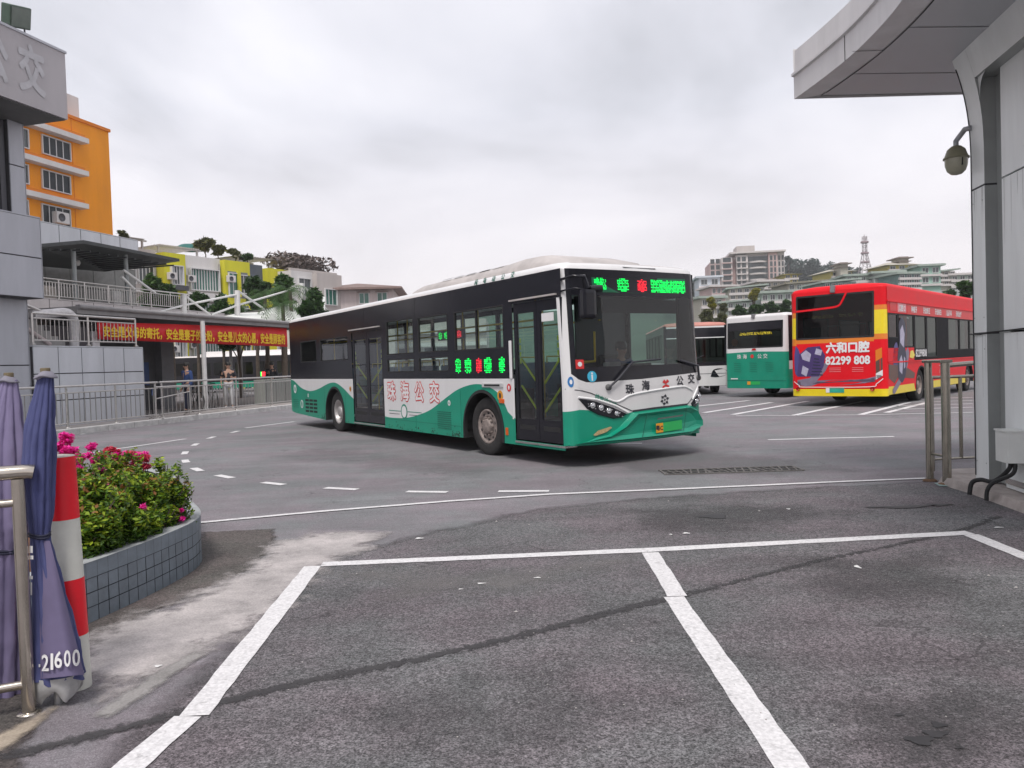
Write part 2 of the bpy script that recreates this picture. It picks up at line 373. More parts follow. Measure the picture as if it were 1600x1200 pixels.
# darker coarse asphalt of the parking bays
pk = [(-1.85, -2), (8.5, -2), (8.5, 6.4), (5.6, 8.4), (4.8, 8.9), (3.2, 8.72), (1.6, 8.45), (.3, 8.0), (-.6, 7.2), (-1.15, 6.6), (-1.45, 6.0), (-1.55, 4.2), (-1.6, 3)]
M_PARK = asphalt('parking_asphalt', PARKC, .72, 120, .17, cover=(1.6, .35, .12)); M_OLD = asphalt('old_asphalt', (.085, .078, .072), .5, 110, .2, cover=(4, .45, .08))
layer('parking_ground', pk, .004, M_PARK, .35, .14)
g2 = lambda L_: [tuple(gp(x, y)[:2]) for x, y in L_]
layer('old_asphalt_ground', g2([(60, 1090), (140, 1010), (200, 975), (300, 930), (385, 892), (432, 848), (425, 828), (318, 832), (300, 860), (100, 960), (-150, 1000), (-300, 1200), (0, 1300)]), .005, M_OLD, .16, .06)
layer('cement_ground', g2([(120, 1050), (140, 1003), (205, 972), (300, 934), (388, 894), (436, 846), (520, 832), (600, 834), (560, 862), (505, 884), (445, 945), (390, 985), (330, 1010), (270, 1045), (190, 1080)]), .008, cem_mat('cement_skim', (.52, .475, .465), (.27, .25, .245), 2.6, .96, .9, .22, 3.5), .22, .05)
layer('cement_ground', g2([(560, 890), (700, 900), (900, 885), (1000, 870), (820, 920), (620, 925)]), .0081, cem_mat('dusty_smear', (.22, .205, .20), (.15, .14, .14), 3, .5, 1.3, .3, 2), .3, .1)
layer('cement_streak_ground', g2([(145, 1122), (230, 1062), (300, 1022), (318, 1024), (240, 1078), (170, 1124)]), .0086, cem_mat('cement_streak', (.38, .36, .35), (.25, .24, .23), 4, .8, .5, .2, 9), .05, .03)
layer('cement_spill_ground', g2([(-20, 1160), (60, 1120), (85, 1108), (60, 1135), (10, 1170), (-30, 1190)]), .009, cem_mat('spilt_cement', (.44, .37, .29), (.3, .25, .2), 6, .9, .5, .2, 9), .05, .03)
for i_, (pp, aa) in enumerate([([(1000, 800), (1180, 790), (1330, 800), (1150, 830), (1010, 825)], .4), ([(1380, 1100), (1500, 1090), (1540, 1170), (1420, 1190)], .5), ([(600, 1100), (900, 1060), (960, 1120), (650, 1180)], .3), ([(880, 715), (1080, 700), (1330, 735), (1200, 745), (1000, 738)], .2), ([(1250, 880), (1450, 870), (1500, 930), (1300, 950)], .4), ([(500, 700), (760, 730), (740, 745), (430, 715)], .12)]):
    layer('tyre_stain_ground', g2(pp), .0083 + .0001 * i_, cem_mat('tyre_stain_%d' % i_, (.05, .048, .05), (.07, .067, .068), 3, aa, 1.2, .35, 2.5), .3, .1)
# oily stains and a bitumen crack seal
M_TAR = mat('bitumen', (.045, .042, .045), .55, var=.3, scale=20, bump=.3)
M_STAIN = mat('oil_stain', (.028, .026, .028), .6, var=.35, scale=14)
def strip(name, pts, wd, z, m, step=.05, amp=.008, seed=1, build=True, closed_rag=True):
    rnd = random.Random(seed); P = []
    for (a, c) in zip(pts[:-1], pts[1:]):
        a = Vector(a[:2]); c = Vector(c[:2]); n = max(1, int((c - a).length / step))
        for k in range(n): P.append(a + (c - a) * k / n)
    P.append(Vector(pts[-1][:2])); L_ = []; R_ = []; off = 0
    for i, p in enumerate(P):
        d = (P[min(i + 1, len(P) - 1)] - P[max(0, i - 1)]).normalized(); nn = Vector((-d.y, d.x))
        L_.append(p + nn * (wd / 2 + rnd.uniform(-amp, amp))); R_.append(p - nn * (wd / 2 + rnd.uniform(-amp, amp)))
    b = MB(); n = len(P)
    b.add([(q.x, q.y, z) for q in L_ + R_], [(i, n + i, n + i + 1, i + 1) for i in range(n - 1)], m)
    return tag(b.build(name), kind='structure')
tar = smooth_pts([tuple(gp(x, y)[:2]) for x, y in [(-60, 1200), (150, 1150), (300, 1112), (480, 1066), (640, 1035), (800, 998), (1000, 947), (1120, 918), (1260, 882), (1400, 852), (1500, 830), (1560, 808)]], 5)
tl, tr_ = [], []
for i, p in enumerate(tar):
    d = (Vector(tar[min(i + 1, len(tar) - 1)]) - Vector(tar[max(0, i - 1)])).normalized(); w_ = .034 if p[0] < 1 else .022
    tl.append((p[0] - d.y * w_, p[1] + d.x * w_)); tr_.append((p[0] + d.y * w_, p[1] - d.x * w_))
layer('tar_seam_ground', tl + tr_[::-1], .0072, cem_mat('tar_seam', (.040, .037, .040), (.055, .052, .053), 9, .85, 1.3, .2, 22), .04, .03)
def blot(name, x, y, rx, ry, seed, m=M_STAIN, z=.0105):
    rnd = random.Random(seed); c = gp(x, y); pts = []
    for k in range(28):
        t = 2 * PI * k / 28; r_ = 1 + .25 * math.sin(3 * t + seed) + rnd.uniform(-.12, .12)
        pts.append((c.x + rx * r_ * math.cos(t), c.y + ry * r_ * math.sin(t)))
    return sheet(name, pts, z, m)
for i, (x, y, rx, ry) in enumerate([(1438, 1160, .05, .035), (1462, 1150, .045, .03), (1467, 1136, .028, .024), (1405, 1120, .02, .012), (1500, 1172, .015, .01), (1115, 808, .13, .10), (1410, 793, .3, .06), (1468, 790, .12, .05)]):
    blot('oil_stain_ground', x, y, rx, ry, i)
M_CHIP = mat('paint_chip', (.7, .69, .68), .8, var=.2, scale=30)
for i, (x, y, rx, ry) in enumerate([(752, 914, .035, .014), (720, 923, .02, .012), (1072, 835, .035, .03), (1048, 837, .015, .02), (1340, 888, .02, .05), (247, 1044, .022, .02), (1232, 797, .02, .03), (655, 843, .04, .03), (1560, 826, .05, .02), (840, 905, .03, .015)]):
    blot('paint_chip_ground', x, y, rx * .8, ry * .8, 20 + i, M_CHIP, .0125)
b = MB(); rg = random.Random(21); M_GRIT = mat('pale_grit', (.34, .32, .31), .9, var=.3)
for k in range(420):
    x, y = rg.uniform(-1.4, 4.2), rg.uniform(2.6, 8.2); q = rg.uniform(.002, .007) * (1 if rg.random() < .93 else 2.2); a = rg.uniform(0, 6)
    b.add([(x + q * math.cos(a + t_) * rg.uniform(.6, 1.2), y + q * math.sin(a + t_) * rg.uniform(.6, 1.2), .0092) for t_ in (0, 1.6, 3.1, 4.6)] + [(x, y, .0092 + q * .6)], [(0, 1, 4), (1, 2, 4), (2, 3, 4), (3, 0, 4)], M_GRIT)
tag(b.build('loose_grit'), 'pale loose grit scattered over the parking bays', 'grit', kind='stuff')
# parking bays
def seg(p, q, wd, name='road_marking', m=None, z=.008, seed=1, amp=.004): strip(name, [p, q], wd, z, m or M_LINE, .12, amp, seed)
LZ = .0085
seg((-1.51, 5.98), (1.01, 6.10), .13, z=LZ, seed=1); seg((1.01, 6.10), (3.70, 6.34), .13, z=LZ, seed=2)
seg((-1.565, 5.93), (-1.44, 3.385), .13, z=LZ, seed=3); seg((-1.465, 3.38), (-1.62, 2.0), .13, z=LZ, seed=4)
seg((1.03, 6.02), (1.0, 4.885), .125, z=LZ, seed=5); seg((.975, 4.875), (.97, 2.0), .125, z=LZ, seed=6)
seg((3.66, 6.27), (3.52, 2.0), .13, z=LZ, seed=7)
# long edge line across the bays' mouth
e0 = [tuple(gp(x, y)[:2]) for x, y in [(306, 818), (500, 800), (700, 784), (860, 773), (1100, 763), (1300, 754), (1447, 748)]]
strip('road_marking', e0, .085, LZ, M_LINE, .12, .004, 9)
# curved dashes
DS = [(367, 675, 30, .07), (330, 684, 20, .1), (305, 695, 20, .16), (289, 708, 17, .3), (290, 721, 19, .3), (308, 734, 28, .26), (351, 745, 36, .13), (427, 756, 50, .10), (533, 764, 64, .095), (667, 769, 72, .09), (818, 768, 84, .075)]
C_ = [gp(x, y) for x, y, _, _ in DS]
for i, (x, y, wpx, wd) in enumerate(DS):
    t = (C_[min(i + 1, len(C_) - 1)] - C_[max(i - 1, 0)]); t.z = 0; t.normalize(); c = C_[i]
    ln = [.5, .5, .5, .55, .5, .5, .5, .45, .5, .52, .6][i]; wd_ = .12
    seg((c.x - t.x * ln / 2, c.y - t.y * ln / 2), (c.x + t.x * ln / 2, c.y + t.y * ln / 2), wd_, z=.006, m=M_LINE, seed=i)
def pl_(pts, wd, m=None, z=.006): strip('road_marking', [tuple(gp(x, y)[:2]) for x, y in pts], wd, z, m or M_LINE2, .4, .006, 3)
pl_([(120, 711), (215, 697), (290, 686)], .11); pl_([(383, 669), (460, 659)], .12); pl_([(125, 679), (133, 678)], .1)
pl_([(960, 693), (1003, 693)], .1); pl_([(1200, 687.5), (1397, 682.5)], .11)
pl_([(1150, 650), (1345, 648.5), (1520, 644.5)], .1)
for a, c in [((1088, 635), (1170, 626)), ((1100, 645), (1206, 629)), ((1145, 648), (1262, 627)), ((1236, 650), (1350, 627)), ((1345, 648), (1420, 629)), ((1385, 645), (1450, 629))]:
    pl_([a, c], .17)
for y0 in (622, 627, 632, 637.5): pl_([(1400, y0 + 2.5), (1520, y0 - 1)], .11)
for y0 in (613, 619): pl_([(1290, y0 + 3), (1420, y0)], .11)
# drain
dg = thing('drain_grate', 'long steel drain grate with slanted slots set in the road', 'drain', (0, 0, 0))
b = MB(); gx0, gx1, gy0, gy1 = 1.95, 3.72, 10.05, 10.48; MST = mat('drain_steel', (.15, .14, .135), .8, .3, var=.3, scale=12)
for i in range(6):
    x0 = gx0 + i * (gx1 - gx0) / 6
    for j in range(3):
        a = x0 + j * .096 + .03; sk = .07 if i % 2 else -.05
        b.add([(a, gy0 + .03, .012), (a + .022, gy0 + .03, .012), (a + .022 + sk, gy1 - .03, .012), (a + sk, gy1 - .03, .012)], [(0, 1, 2, 3)], MST)
    b.box(x0 - .012, x0 + .012, gy0 + .02, gy1 - .02, .0, .014, MST)
b.box(gx0 - .02, gx1 + .02, gy0, gy0 + .03, 0, .015, MST); b.box(gx0 - .02, gx1 + .02, gy1 - .03, gy1, 0, .015, MST); b.box(gx1 - .0, gx1 + .03, gy0 + .03, gy1 - .03, 0, .015, MST)
b.box(gx0, gx1, (gy0 + gy1) / 2 - .012, (gy0 + gy1) / 2 + .012, 0, .0135, MST)
b.build('grate', dg)
b = MB(); b.box(gx0 + .02, gx1 - .01, gy0 + .031, gy1 - .031, .001, .006, mat('drain_pit_shade', (.012, .012, .012), .9, var=0)); b.build('pit_shade', dg)  # thin black sheet stands in for the shade down the hole
# left pavement in the station frame
E1 = Vector((.2607, .9654, 0)); E2 = Vector((.9654, -.2607, 0))
def st(s, t, z=0): p = E1 * s + E2 * t; return (p.x, p.y, z)
ST_ROT = math.atan2(E1.y, E1.x)     # local x -> along E1 ; local -y -> E2 (towards the road)
def stM(): return Matrix.Rotation(ST_ROT, 4, 'Z')      # use coordinates (s, -t, z)
b = MB(); b.M = stM(); b.box(-5, 60, 16.75, 24.5, -.05, .15, M_PAVE); tag(b.build('pavement'), kind='structure')
b = MB(); b.M = stM(); 
for k in range(66):
    b.bbox(-5 + k, -5 + k + .985, 16.5, 16.748, -.05, .16, M_KERB, .015)
tag(b.build('kerb'), kind='structure')
# ------------------------------------------------------------------ buses
GREEN = mat('bus_green_paint', (.002, .265, .165), .38, var=.09, scale=1.5, coat=.15)
WHITE = mat('bus_white_paint', (.70, .69, .69), .38, var=.05, scale=1.5, coat=.3, streak=1)
DWHITE = mat('bus_roof_white', (.44, .405, .39), .6, var=.2, scale=2.2)
BLACK = mat('bus_black_panel', (.013, .013, .018), .2, var=.2, scale=2, coat=.0, spec=.35)
RUBBER = mat('rubber', (.016, .016, .017), .75, var=.25, scale=20)
TYRE = mat('tyre_rubber', (.022, .021, .021), .85, var=.35, scale=14, bump=.2)
RIM = mat('dusty_steel_rim', (.27, .225, .205), .6, .25, var=.3, scale=14)
RIMS = mat('silver_steel_rim', (.45, .43, .42), .45, .5, var=.2, scale=14)
STEEL = mat('brushed_steel', (.62, .61, .60), .24, .95, var=.08, scale=20)
DARK = mat('dark_underbody', (.014, .014, .015), .8, var=.2)
INT = mat('bus_interior_trim', (.38, .39, .40), .7, var=.1)
SEATM = mat('bus_seat_blue', (.06, .13, .20), .6, var=.15)
CEIL = mat('bus_ceiling', (.50, .51, .51), .6, var=.05)
YEL = mat('yellow_handrail', (.75, .50, .03), .4, var=.05)
YST = mat('yellow_sticker', (.75, .78, .04), .5, var=.1)
GLASS = glass_mat('bus_window_glass', (.74, .90, .85), 1.35)
WGLASS = glass_mat('bus_windscreen_glass', (.68, .74, .74), .8)
DGLASS = glass_mat('bus_dark_glass', (.13, .15, .15), .35)
LEDG = mat('led_green', (0.0, .9, .10), emit=1.25)
LEDR = mat('led_red', (.95, .02, .04), emit=1.1)
LEDP = mat('led_panel_green_glow', (.004, .11, .05), .4, var=.1)  # faint green glow of the LEDs put into the panel's base colour
LAMPW = mat('lamp_reflector', (.75, .76, .78), .15, .85, var=.2, scale=60)
AMBER = mat('amber_lens', (.62, .10, .01), .2, var=.1); REDL = mat('red_lens', (.45, .01, .01), .2, var=.1)
REDP = mat('red_print', (.62, .03, .03), .5, var=0); GRNP = mat('green_print', (.02, .24, .16), .5, var=0)
BLKP = mat('black_print', (.03, .03, .04), .5, var=0); WHTP = mat('white_print', (.75, .74, .74), .5, var=0); BLUP = mat('blue_print', (.02, .16, .42), .5, var=0)
CYNP = mat('cyan_print', (.05, .42, .62), .5, var=0)

def dome(r, n, k):  # helper for corners
    return [(r - r * math.cos(PI / 2 * i / n), r - r * math.sin(PI / 2 * i / n)) for i in range(n + 1)][k]

class Bus:
    def __init__(s, root, L, W, H, zs, roofz=.13, cr=.16, bow=.06, rake=.10, rear_cr=.16):
        s.o, s.L, s.W, s.H, s.zs, s.roofz = root, L, W, H, zs, roofz; s.cr, s.bow, s.rake, s.rcr = cr, bow, rake, rear_cr
    # surfaces --------------------------------------------------------
    def right(s, u, z, off=0): return (u, -s.W / 2 - off, z)
    def left(s, u, z, off=0): return (u, s.W / 2 + off, z)
    def xf(s, v, z):
        h = s.W / 2; a = abs(v); c = 0
        if a > h - s.cr: t = min(1, (a - (h - s.cr)) / s.cr); c = s.cr - s.cr * math.sqrt(max(0, 1 - t * t))
        rk = s.rake * max(0, min(1.15, (z - 1.15) / (s.H - 1.15)))
        return s.L / 2 - s.bow * (v / h) ** 2 - c - rk
    def front(s, v, z, off=0): return (s.xf(v, z) + off, v, z)
    def rear(s, u, z, off=0):      # u to the viewer's right (= bus right side)
        h = s.W / 2; a = abs(u); c = 0
        if a > h - s.rcr: t = min(1, (a - (h - s.rcr)) / s.rcr); c = s.rcr - s.rcr * math.sqrt(max(0, 1 - t * t))
        return (-s.L / 2 + .03 * (u / h) ** 2 + c + .05 * max(0, (z - 1.6)) - off, -u, z)
    def vs_across(s, extra=(), r=None, step=.12):
        r = r or s.cr; h = s.W / 2; vs = set()
        for k in range(7):
            t = h - r + r * math.sin(PI / 2 * k / 6); vs |= {round(t, 4), round(-t, 4)}
        n = int((2 * (h - r)) / step)
        for k in range(n + 1): vs.add(round(-(h - r) + 2 * (h - r) * k / n, 4))
        vs |= set(extra); return sorted(vs)
    # sides -----------------------------------------------------------
    def side(s, which, arches, doors, windows, low, belt, lower_mats, upper_mat=BLACK, x0=None, x1=None, name='side_panel', upper_bands=None):
        """arches [(x,r)], doors [(x0,x1,z0,z1)], windows [(x0,x1,z0,z1)], low(x) boundary between the two lower colours"""
        P = s.right if which == 'r' else s.left
        x0 = -s.L / 2 + s.rcr + .03 if x0 is None else x0; x1 = s.L / 2 - s.cr - s.bow if x1 is None else x1
        def zb(x):
            z = s.zs(x)
            for ax, ar, az in arches:
                if abs(x - ax) < ar: z = max(z, az + math.sqrt(ar * ar - (x - ax) ** 2))
            return z
        st_ = {x0, x1}
        for ax, ar, az in arches:
            for k in range(25): st_.add(round(ax - ar * math.cos(PI * k / 24), 4))
            st_ |= {round(ax - ar - .001, 4), round(ax + ar + .001, 4)}
        n = int((x1 - x0) / .12)
        for k in range(n): st_.add(round(x0 + (x1 - x0) * k / n, 4))
        for d in doors: st_ |= {d[0], d[1]}
        st_ = sorted(x for x in st_ if x0 - 1e-6 <= x <= x1 + 1e-6)
        b = MB(); groups = []; cur = [st_[0]]
        for a, c in zip(st_[:-1], st_[1:]):
            mid = (a + c) / 2
            if any(d[0] < mid < d[1] for d in doors):
                if len(cur) > 1: groups.append(cur)
                cur = [c]
            else: cur.append(c)
        if len(cur) > 1: groups.append(cur)
        for g in groups:
            b.ribbons(g, [zb, lambda x: max(zb(x), low(x)), lambda x: belt], lower_mats, P)
        for d in doors:   # sill under a door
            xs = [d[0], d[1]]
            b.ribbons(xs, [lambda x: s.zs(x), lambda x: d[2]], [lower_mats[0]], P)
        # upper
        xs = sorted({x0, x1} | {v for o in windows + doors for v in o[:2]}); zs_ = sorted({belt, s.H} | {v for o in windows + doors for v in o[2:4] if belt < v < s.H} | {z for z, _ in (upper_bands or [])})
        for xa, xb in zip(xs[:-1], xs[1:]):
            for za, zc in zip(zs_[:-1], zs_[1:]):
                mxm, mz = (xa + xb) / 2, (za + zc) / 2
                if any(o[0] < mxm < o[1] and o[2] < mz < o[3] for o in windows + doors): continue
                mm = upper_mat
                for zz, m_ in (upper_bands or []):
                    if mz > zz: mm = m_
                b.quad(P(xa, za), P(xb, za), P(xb, zc), P(xa, zc), mm)
        o = b.build(name, s.o)
        # arch lips and liners
        sg = -1 if which == 'r' else 1
        for ax, ar, az in arches:
            b = MB()
            pr = [(ax - ar, s.zs(ax - ar))] + [(ax - ar * math.cos(PI * k / 20), az + ar * math.sin(PI * k / 20)) for k in range(21)] + [(ax + ar, s.zs(ax + ar))]
            for (xa, za), (xb, zc) in zip(pr[:-1], pr[1:]):
                b.quad((xa, sg * s.W / 2, za), (xb, sg * s.W / 2, zc), (xb, sg * .72, zc), (xa, sg * .72, za), DARK)
                ca, cb = [(q[0] - (q[0] - ax) * .075, q[1] - max(0, q[1] - az) * .075) for q in ((xa, za), (xb, zc))]
                b.quad(P(xa, za, .006), P(xb, zc, .006), P(cb[0], cb[1], .012), P(ca[0], ca[1], .012), RUBBER)
                b.quad(P(cb[0], cb[1], .012), P(ca[0], ca[1], .012), P(ca[0], ca[1], -.05), P(cb[0], cb[1], -.05), RUBBER)
            b.box(ax - ar, ax + ar, sg * .70 - .01, sg * .70 + .01, .2, az + ar, DARK)
            b.build('wheel_arch', s.o)
        return o
    def panes(s, which, windows, gm=GLASS, frame=True, inset=.018, name='window', split=None):
        P = s.right if which == 'r' else s.left
        for i, w_ in enumerate(windows):
            b = MB(); a, c, z0, z1 = w_
            b.quad(P(a, z0, -inset), P(c, z0, -inset), P(c, z1, -inset), P(a, z1, -inset), gm); o = b.build(name, s.o)
            b = MB(); t = .022
            for (xa, xb, za, zb_) in ((a, c, z0, z0 + t), (a, c, z1 - t, z1), (a, a + t, z0 + t, z1 - t), (c - t, c, z0 + t, z1 - t)):
                y0 = P(0, 0, .002)[1]; y1 = P(0, 0, -.04)[1]; b.box(xa, xb, min(y0, y1), max(y0, y1), za, zb_, RUBBER)
            if split and i in split:
                xm = a + (c - a) * split[i]; y0 = P(0, 0, .0)[1]; y1 = P(0, 0, -.035)[1]; b.box(xm - .014, xm + .014, min(y0, y1), max(y0, y1), z0 + t, z1 - t, RUBBER)
            b.build('window_frame', o)
    def roof(s, m=DWHITE, cove=WHITE, z_add=None, x0=None, x1=None):
        h = s.W / 2; x0 = -s.L / 2 if x0 is None else x0; x1 = s.L / 2 if x1 is None else x1
        prof = [(h, 0), (h - .008, .035), (h - .035, .075), (h - .09, .10), (h - .2, .115), (h * .5, s.roofz - .004), (0, s.roofz)]
        prof = [(y, z) for y, z in prof]; full = prof + [(-y, z) for y, z in prof[:-1][::-1]]
        def endx(y, t, sign):
            if sign > 0: return s.xf(max(-h, min(h, y)), s.H) - .0
            return s.rear(max(-h, min(h, y)), s.H)[0]
        xs = [0, .02, .06, .14, .3]; b = MB()
        secs = []
        for k, d in enumerate(xs): secs.append(('r', d, [0, .45, .72, .9, 1][k]))
        secs2 = [('f', d, [0, .45, .72, .9, 1][k]) for k, d in enumerate(xs)][::-1]
        rows = []
        for tp, d, f in secs + secs2:
            row = []
            for y, z in full:
                xe = endx(y, 0, 1 if tp == 'f' else -1); x = xe - d if tp == 'f' else xe + d
                row.append((x, y, s.H + z * f))
            rows.append(row)
        n = len(full)
        for i, (a, c) in enumerate(zip(rows[:-1], rows[1:])):
            seg_n = 30 if i == len(secs) - 1 else 1
            for k in range(seg_n):
                f0, f1 = k / seg_n, (k + 1) / seg_n
                for j in range(n - 1):
                    q = lambda f, jj: tuple(Vector(a[jj]).lerp(Vector(c[jj]), f))
                    edge = j < 4 or j >= n - 5
                    b.add([q(f0, j), q(f0, j + 1), q(f1, j + 1), q(f1, j)], [(0, 1, 2, 3)], cove if edge or i < 2 or i > len(rows) - 4 else m, True)
        b.build('roof', s.o, merge=True)
    def wheel(s, x, side, r=.4774, rim=RIM, dual=False, w_=.30, steer=0, inset=.06):
        sg = -1 if side == 'r' else 1; yo = s.W / 2 - inset
        M = Matrix.Translation((x, sg * (yo - w_ / 2), r)) @ Matrix.Rotation(steer, 4, 'Z') @ (Matrix.Rotation(PI, 4, 'Z') if sg > 0 else Matrix.Identity(4))
        hub = bpy.data.objects.new('wheel', None)
        b = MB(); b.M = M; h = w_ / 2          # outer face at local y=-h
        b.lathe([(.30, h), (r * .93, h), (r, h * .8), (r, -h * .8), (r * .965, -h * .97), (r * .86, -h), (r * .70, -h * .98), (.292, -h * .9), (.285, -h * .75), (.285, h)], TYRE, 48, 'y')
        t = b.build('wheel', s.o, merge=True)
        # tread grooves as thin rings, rim
        b = MB(); b.M = M; R0 = .288
        if dual: prof = [(R0, -h * .92), (R0 - .02, -h * .95), (R0 - .035, -h * .8), (R0 - .05, -h * .2), (.19, h * .1), (.165, h * .1), (.14, -h * .15), (.125, -h * .75), (.09, -h * .85), (0, -h * .86)]
        else: prof = [(R0, -h * .92), (R0 - .02, -h * .98), (R0 - .04, -h * .86), (R0 - .06, -h * .62), (.2, -h * .78), (.17, -h * .80), (.165, -h * .72), (.125, -h * .74), (.12, -h * 1.02), (.10, -h * 1.1), (0, -h * 1.1)]
        b.lathe(prof, rim, 40, 'y')
        for k in range(10):
            a = 2 * PI * k / 10; cx_, cz_ = .147 * math.cos(a), .147 * math.sin(a); yb = -h * .78 if not dual else h * .05
            b.tube([(cx_, yb, cz_), (cx_, yb - .035, cz_)], .014, rim, 6)
        b.build('rim', t, merge=False)
        b = MB(); b.M = M
        for k in range(10):      # hand holes
            a = 2 * PI * (k + .5) / 10; cx_, cz_ = .222 * math.cos(a), .222 * math.sin(a); y0 = -h * .735 if not dual else -h * .13
            pts = [(cx_ + .021 * math.cos(q), cz_ + .027 * math.sin(q)) for q in [2 * PI * j / 10 for j in range(10)]]
            yb = y0 - .008
            b.add([(p[0], yb, p[1]) for p in pts], [tuple(range(10))], DARK)
        b.build('rim_holes', t)
        return t
    def chassis(s, arches):
        b = MB(); xs = [-s.L / 2 + .3] ; ar = sorted(arches); h = s.W / 2 - .03
        cuts = [-s.L / 2 + .3]
        for a, r_, _ in ar: cuts += [a - r_, a + r_]
        cuts.append(s.L / 2 - .35)
        for k in range(0, len(cuts), 2): b.box(cuts[k], cuts[k + 1], -h, h, .34, .40, DARK)
        for a, r_, _ in ar: b.box(a - r_, a + r_, -.69, .69, .345, .405, DARK)
        for a, r_, _ in ar: b.tube([(a, -1.0, .47), (a, 1.0, .47)], .08, DARK, 8)
        b.build('underbody', s.o)
    def decal(s, P, poly, m, off=.004, name=None, parent=None, mb=None):
        b = mb or MB(); b.add([P(u, z, off) for u, z in poly], [tuple(range(len(poly)))], m)
        if mb is None: return b.build(name, parent or s.o)
def disc(cu, cz, r, n=20, sx=1): return [(cu + r * sx * math.cos(2 * PI * k / n), cz + r * math.sin(2 * PI * k / n)) for k in range(n)]
def led_blobs(mb, P, cells, z0, z1, rows=4, off=.004, seed=3, step=.022, fine=True):
    """cells: (u0,u1,colour,fill)"""
    if fine: rows = int(rows * 1.8); step = min(step, .0145)
    rnd = random.Random(seed); dz = (z1 - z0) / rows
    for u0, u1, mm, fill in cells:
        for r_ in range(rows):
            za, zc = z0 + dz * (r_ + .22), z0 + dz * (r_ + .82); u = u0; k = 0
            while u < u1 - 1e-6:
                edge = (r_ in (0, rows - 1)) and u1 - u0 < .4 and (u < u0 + .03 or u > u1 - .045)
                if rnd.random() < fill * (.93 if r_ % 2 else .62) and not edge: mb.add([P(u, za, off), P(u + step * .86, za, off), P(u + step * .86, zc, off), P(u, zc, off)], [(0, 1, 2, 3)], mm)
                u += step

def seat(bus_root, x, y, face=1, m=SEATM):
    b = MB(); b.bbox(x - .2, x + .22, y - .21, y + .21, .82, .90, m, .03); 
    b.M = None
    bx = x - .22 * face
    b.add([], [], m)
    b2 = MB(); b2.M = Matrix.Translation((bx, y, .9)) @ Matrix.Rotation(-.14 * face, 4, 'Y'); b2.bbox(-.035, .035, -.2, .2, 0, .62, m, .03)
    b.v += []; 
    n = len(b.v); b.v += b2.v; k = b._m(m)
    for f, sm in zip(b2.f, b2.sm): b.f.append(tuple(i + n for i in f)); b.mi.append(k); b.sm.append(sm)
    b.tube([(x, y, .40), (x, y, .83)], .03, STEEL, 6); b.tube([(bx, y - .18, 1.5), (bx, y - .18, 1.62), (bx, y + .18, 1.62), (bx, y + .18, 1.5)], .014, YEL, 6)
    return b.build('seat', bus_root)

# ---- the moving green and white bus
hd = 2.1402; dv = Vector((math.cos(hd), math.sin(hd), 0)); nv = Vector((-dv.y, dv.x, 0)); nv = nv if nv.y > 0 else -nv
BL, BW = 13.08, 2.518
SY = 1.042      # the body is a little wider than the panels' own 2.518 m
bc = Vector((.8222, 10.8371, 0)) + dv * BL / 2 + nv * BW * SY / 2
mainbus = thing('city_bus', 'green and white city bus turning in the yard with lit green and red destination display', 'bus', bc, hd - PI)
mainbus.scale = (1, SY, 1)
B = Bus(mainbus, BL, BW, 2.82, interp([(-6.54, .40), (-6.0, .34), (-3.6, .25), (6.6, .25)]), cr=.16)
wave = interp(smooth_pts([(-6.6, 1.27), (-6.1, 1.22), (-5.45, 1.03), (-4.72, .955), (-4.02, 1.03), (-3.5, 1.13), (-3.1, 1.18), (-2.74, 1.165), (-2.28, 1.04), (-1.7, .82), (-1.0, .6), (.1, .485), (.7, .48), (1.1, .50), (1.55, .56), (2.16, .69), (2.73, .90), (3.21, 1.07), (3.65, 1.16), (4.01, 1.18), (4.34, 1.13), (4.61, 1.03), (4.81, .86), (5.05, .66), (6.5, .3)], 5))
AR = [(-2.93, .67, .42), (4.08, .67, .42)]
FD = (5.08, 6.36, .32, 2.42); RD = (-1.69, .06, .30, 2.30)
WR = [(-5.42, -4.13, 1.71, 2.26), (-4.0 + .16, -1.93, 1.71, 2.25), (.27, 1.55, 1.76, 2.45), (.27, 1.55, 1.40, 1.67), (1.79, 2.95, 1.76, 2.43), (1.75, 2.95, 1.40, 1.67), (3.20, 4.82, 1.75, 2.43)]
WR[4] = (1.75, 2.95, 1.76, 2.43)
B.side('r', AR, [FD, RD], WR, wave, 1.27, [GREEN, WHITE])
B.panes('r', WR, split={6: .46}, gm=glass_mat('bus_door_side_glass', (.86, .98, .94), 1.4))
WL = [(-5.9, -4.4, 1.36, 2.62), (-4.3, -2.8, 1.36, 2.62), (-2.7, -1.2, 1.36, 2.62), (-1.1, .4, 1.36, 2.62), (.5, 2.0, 1.36, 2.62), (2.1, 3.6, 1.36, 2.62), (3.7, 4.6, 1.36, 2.62), (4.8, 6.0, 1.3, 2.5)]
B.side('l', AR, [], WL, wave, 1.27, [GREEN, WHITE]); B.panes('l', WL)
B.roof(); B.chassis(AR)
B.wheel(4.10, 'r', steer=.03); B.wheel(4.10, 'l'); B.wheel(-2.90, 'r', dual=True, rim=RIMS); B.wheel(-2.90, 'l', dual=True)
